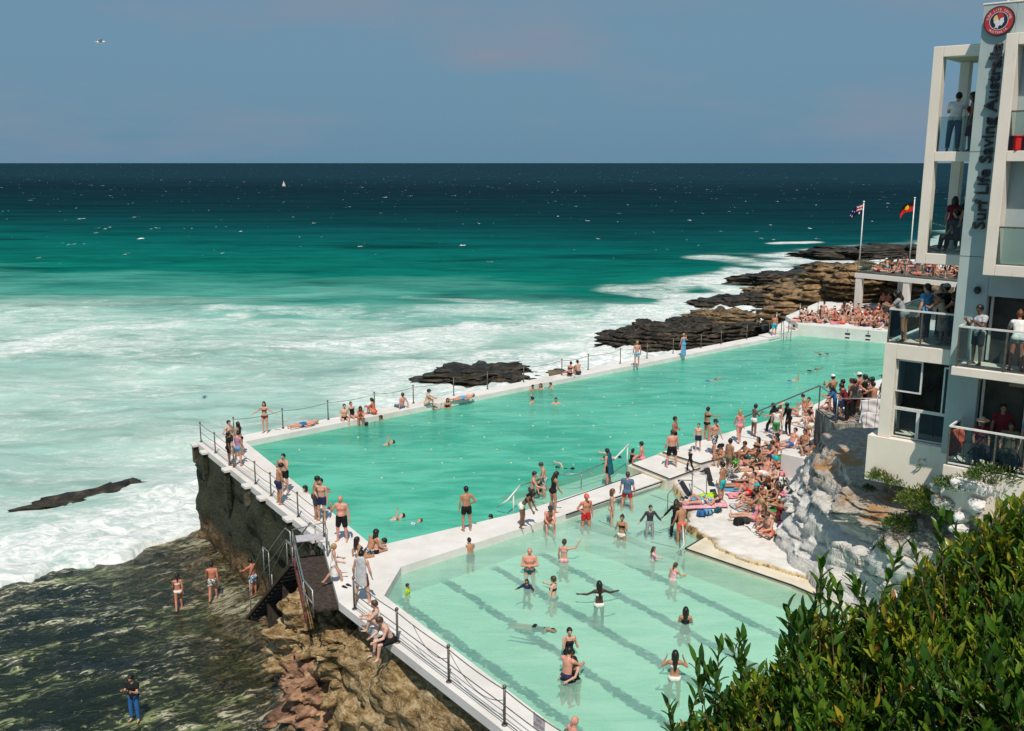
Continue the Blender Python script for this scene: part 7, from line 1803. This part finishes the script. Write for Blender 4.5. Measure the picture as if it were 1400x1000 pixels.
M_leaf = leaf_mat('glossy_leaf', [(0, (.022, .065, .010)), (.3, (.055, .145, .014)), (.6, (.15, .26, .02)), (.82, (.30, .36, .026)), (.95, (.45, .38, .035)), (1, (.34, .14, .03))])
M_twig = plain('twig_bark', (.10, .075, .035), .9, .1, .3, 20)
R = np.random.default_rng(5)
CREST = [(880, 1015), (925, 965), (985, 925), (1015, 890), (1060, 870), (1100, 800), (1120, 800), (1150, 812), (1190, 795), (1230, 775), (1265, 735), (1300, 715), (1330, 690), (1360, 665), (1410, 640), (1480, 610), (1560, 600)]
def crest_y(px_): return np.interp(px_, [c[0] for c in CREST], [c[1] for c in CREST])
bases = []; dirs = []; ups = []; sizes = []; var = []; tw_v = MB()
bush_o = Vector((2.4, 4.0, 10.0))
nt = 0
for k in range(2900):
    px_ = R.uniform(915, 1500); cy = crest_y(px_); t = R.random() ** 1.25
    py_ = cy + 32 + t * 460
    Yd = 4.25 - 1.25 * t + R.uniform(-.12, .30) + .20 * vnoise(np.array([px_ / 70.]), np.array([py_ / 70.]), np.array([0.]), 3)[0]
    tip = np.array(atY(px_, py_, Yd))
    # twigs lean up, towards the light and to the seaward side
    d = np.array([-.30 + R.normal(0, .30), -.20 + R.normal(0, .25), 1.0]); d /= np.linalg.norm(d)
    L = R.uniform(.20, .36); nl = int(R.integers(9, 14)); side = nrm(np.cross(d, R.normal(0, 1, 3)))
    base = tip - d * L
    vv = R.random() ; light = np.clip(.05 + .90 * (1 - t) * R.random() ** 1.1 + .30 * R.random() ** 2 * (px_ > 1230) * (1 - t), 0, .93)  # sunlight on the crest and right side put into leaf colour
    for i in range(nl):
        s_ = (i + .5) / nl; a = i * 2.4 + vv * 6; o_ = side * math.cos(a) + np.cross(d, side) * math.sin(a)
        bases.append(base + d * L * s_); dirs.append(d * (.55 + .5 * s_) + o_ * (1.0 - .55 * s_) + np.array([0, 0, .25])); ups.append(d * .7 - o_ * .6 + R.normal(0, .2, 3))
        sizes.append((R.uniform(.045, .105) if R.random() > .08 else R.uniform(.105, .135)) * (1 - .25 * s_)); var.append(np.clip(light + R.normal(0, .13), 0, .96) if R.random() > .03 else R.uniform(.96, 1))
    tw_v.tube([tuple(base - d * .12), tuple(base + d * L * .5 + R.normal(0, .008, 3)), tuple(tip)], .0045, 4, .002)
# tall shoots standing proud of the crest, as in the photo
for (px_, py_, ht) in ((1118, 772, .17), (1010, 868, .15), (993, 878, .12), (955, 900, .14), (966, 918, .12), (915, 962, .12), (1075, 835, .15), (1090, 845, .14), (1135, 800, .12), (1165, 795, .10), (1240, 745, .10), (1290, 705, .1)):
    for q in range(2):
        tip = np.array(atY(px_ + R.normal(0, 6), py_ + R.normal(0, 5), 4.2 + R.uniform(-.1, .1))); d = nrm(np.array([-.25 + R.normal(0, .2), R.normal(0, .1), 1.0])); L = ht + .18; side = nrm(np.cross(d, R.normal(0, 1, 3))); base = tip - d * L
        for i in range(11):
            s_ = (i + .5) / 11; a = i * 2.4 + q; o_ = side * math.cos(a) + np.cross(d, side) * math.sin(a)
            bases.append(base + d * L * s_); dirs.append(d * (.5 + .6 * s_) + o_ * (1 - .5 * s_) + np.array([0, 0, .2])); ups.append(d * .7 - o_ * .6 + R.normal(0, .2, 3)); sizes.append(R.uniform(.065, .105)); var.append(np.clip(.25 + R.normal(0, .12), 0, .9))
        tw_v.tube([tuple(base - d * .3), tuple(base + d * L * .5), tuple(tip)], .005, 4, .002)
br_ = empty('shrub', bush_o); tag(br_, 'large glossy green shrub filling the lower right foreground', 'shrub')
B_ = lambda a: np.array(a) - np.array(bush_o)
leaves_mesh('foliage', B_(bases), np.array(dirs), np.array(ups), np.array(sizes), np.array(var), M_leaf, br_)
ot = tw_v.build('stems', M_twig, br_); 
for v in ot.data.vertices: v.co -= bush_o
# low coastal plants among the rocks
M_low = leaf_mat('low_plant_leaf', [(0, (.025, .06, .012)), (.4, (.07, .13, .02)), (.75, (.15, .21, .03)), (.9, (.30, .28, .05)), (1, (.50, .42, .08))], .5, .25)
LT2 = leaf_template(3)
def low_plant(px_, py_, Yd, rx, ry, rz_, n, label, size=.07, bright=.5):
    c = atY(px_, py_, Yd); r = empty('ground_plant', (c.x, c.y, c.z)); tag(r, label, 'plant')
    th = R.random(n) * 2 * math.pi; ph = np.arccos(R.random(n)); rad = (.55 + .45 * R.random(n)) * (1 + .35 * vnoise(np.cos(th) * 2 + px_, np.sin(th) * 2, ph * 2, 7))
    P = np.stack([rx * rad * np.sin(ph) * np.cos(th), ry * rad * np.sin(ph) * np.sin(th), rz_ * rad * np.cos(ph)], 1)
    d = P / np.array([rx, ry, rz_]) + R.normal(0, .5, (n, 3)) + np.array([0, 0, .4])
    leaves_mesh('foliage', P, d, R.normal(0, 1, (n, 3)) + np.array([0, 0, 1]), R.uniform(.7, 1.5, n) * size * 1.35, np.clip(bright + R.normal(0, .22, n), 0, 1), M_low, r, LT2)
    mb = MB(); [mb.tube([(0, 0, -.15), tuple(P[i] * .9)], .008, 4, .003) for i in range(0, n, max(1, n // 14))]; mb.build('stems', M_twig, r)
for a in [(1215, 655, 29.0, .75, .45, .35, 900, 'bright green clump under the plinth corner'), (1235, 662, 28.8, .6, .4, .3, 600, 'low clump right of the bright one below the plinth'), (1187, 669, 30.2, .16, .13, .12, 120, 'tiny tuft on the orange rock'),
          (1262, 690, 27.6, .85, .7, .5, 1300, 'yellow flecked bush between the slab and the stones'), (1290, 700, 27.2, .8, .6, .5, 1100, 'brownish bush right of the yellow flecked one'), (1230, 722, 28.0, .6, .5, .4, 800, 'dark bush beside the diamond shaped slab'),
          (1215, 752, 27.9, .35, .4, .35, 500, 'narrow plant in the crack of the white rock'), (1310, 665, 26.2, .8, .5, .3, 900, 'grassy clump below the lowest balcony'), (1355, 655, 25.5, .9, .5, .35, 1000, 'clump of weeds at the right under the balcony'),
          (1280, 640, 28.4, .7, .3, .5, 700, 'shaded weeds against the plinth wall')]:
    low_plant(*a, bright=.62 if 'bright' in a[-1] or 'yellow' in a[-1] else .38)
for i, (px_, py_, Yd, s_) in enumerate(((1300, 685, 26.4, .55), (1318, 705, 26.0, .45), (1335, 690, 25.6, .4), (1292, 668, 26.8, .5), (1330, 664, 25.9, .6), (1310, 722, 25.8, .35), (1345, 712, 25.2, .4))):
    c = atY(px_, py_, Yd); rock((c.x, c.y, c.z), (s_ * 1.7, s_, s_ * .7), M_wrock if i % 3 else M_tanrock, 220 + i, 'grey stone in the rubble pile under the lowest balcony', 'stone', i * .7, .25, 0, .7, 4, 'stone', 'rubble stones under the lowest balcony')
# mossy patch on the far rock
low_plant(1117, 384, 118, 2.6, 1.8, 1.0, 1500, 'green mossy bush on the brown rocks left of the terrace', .22, .35)
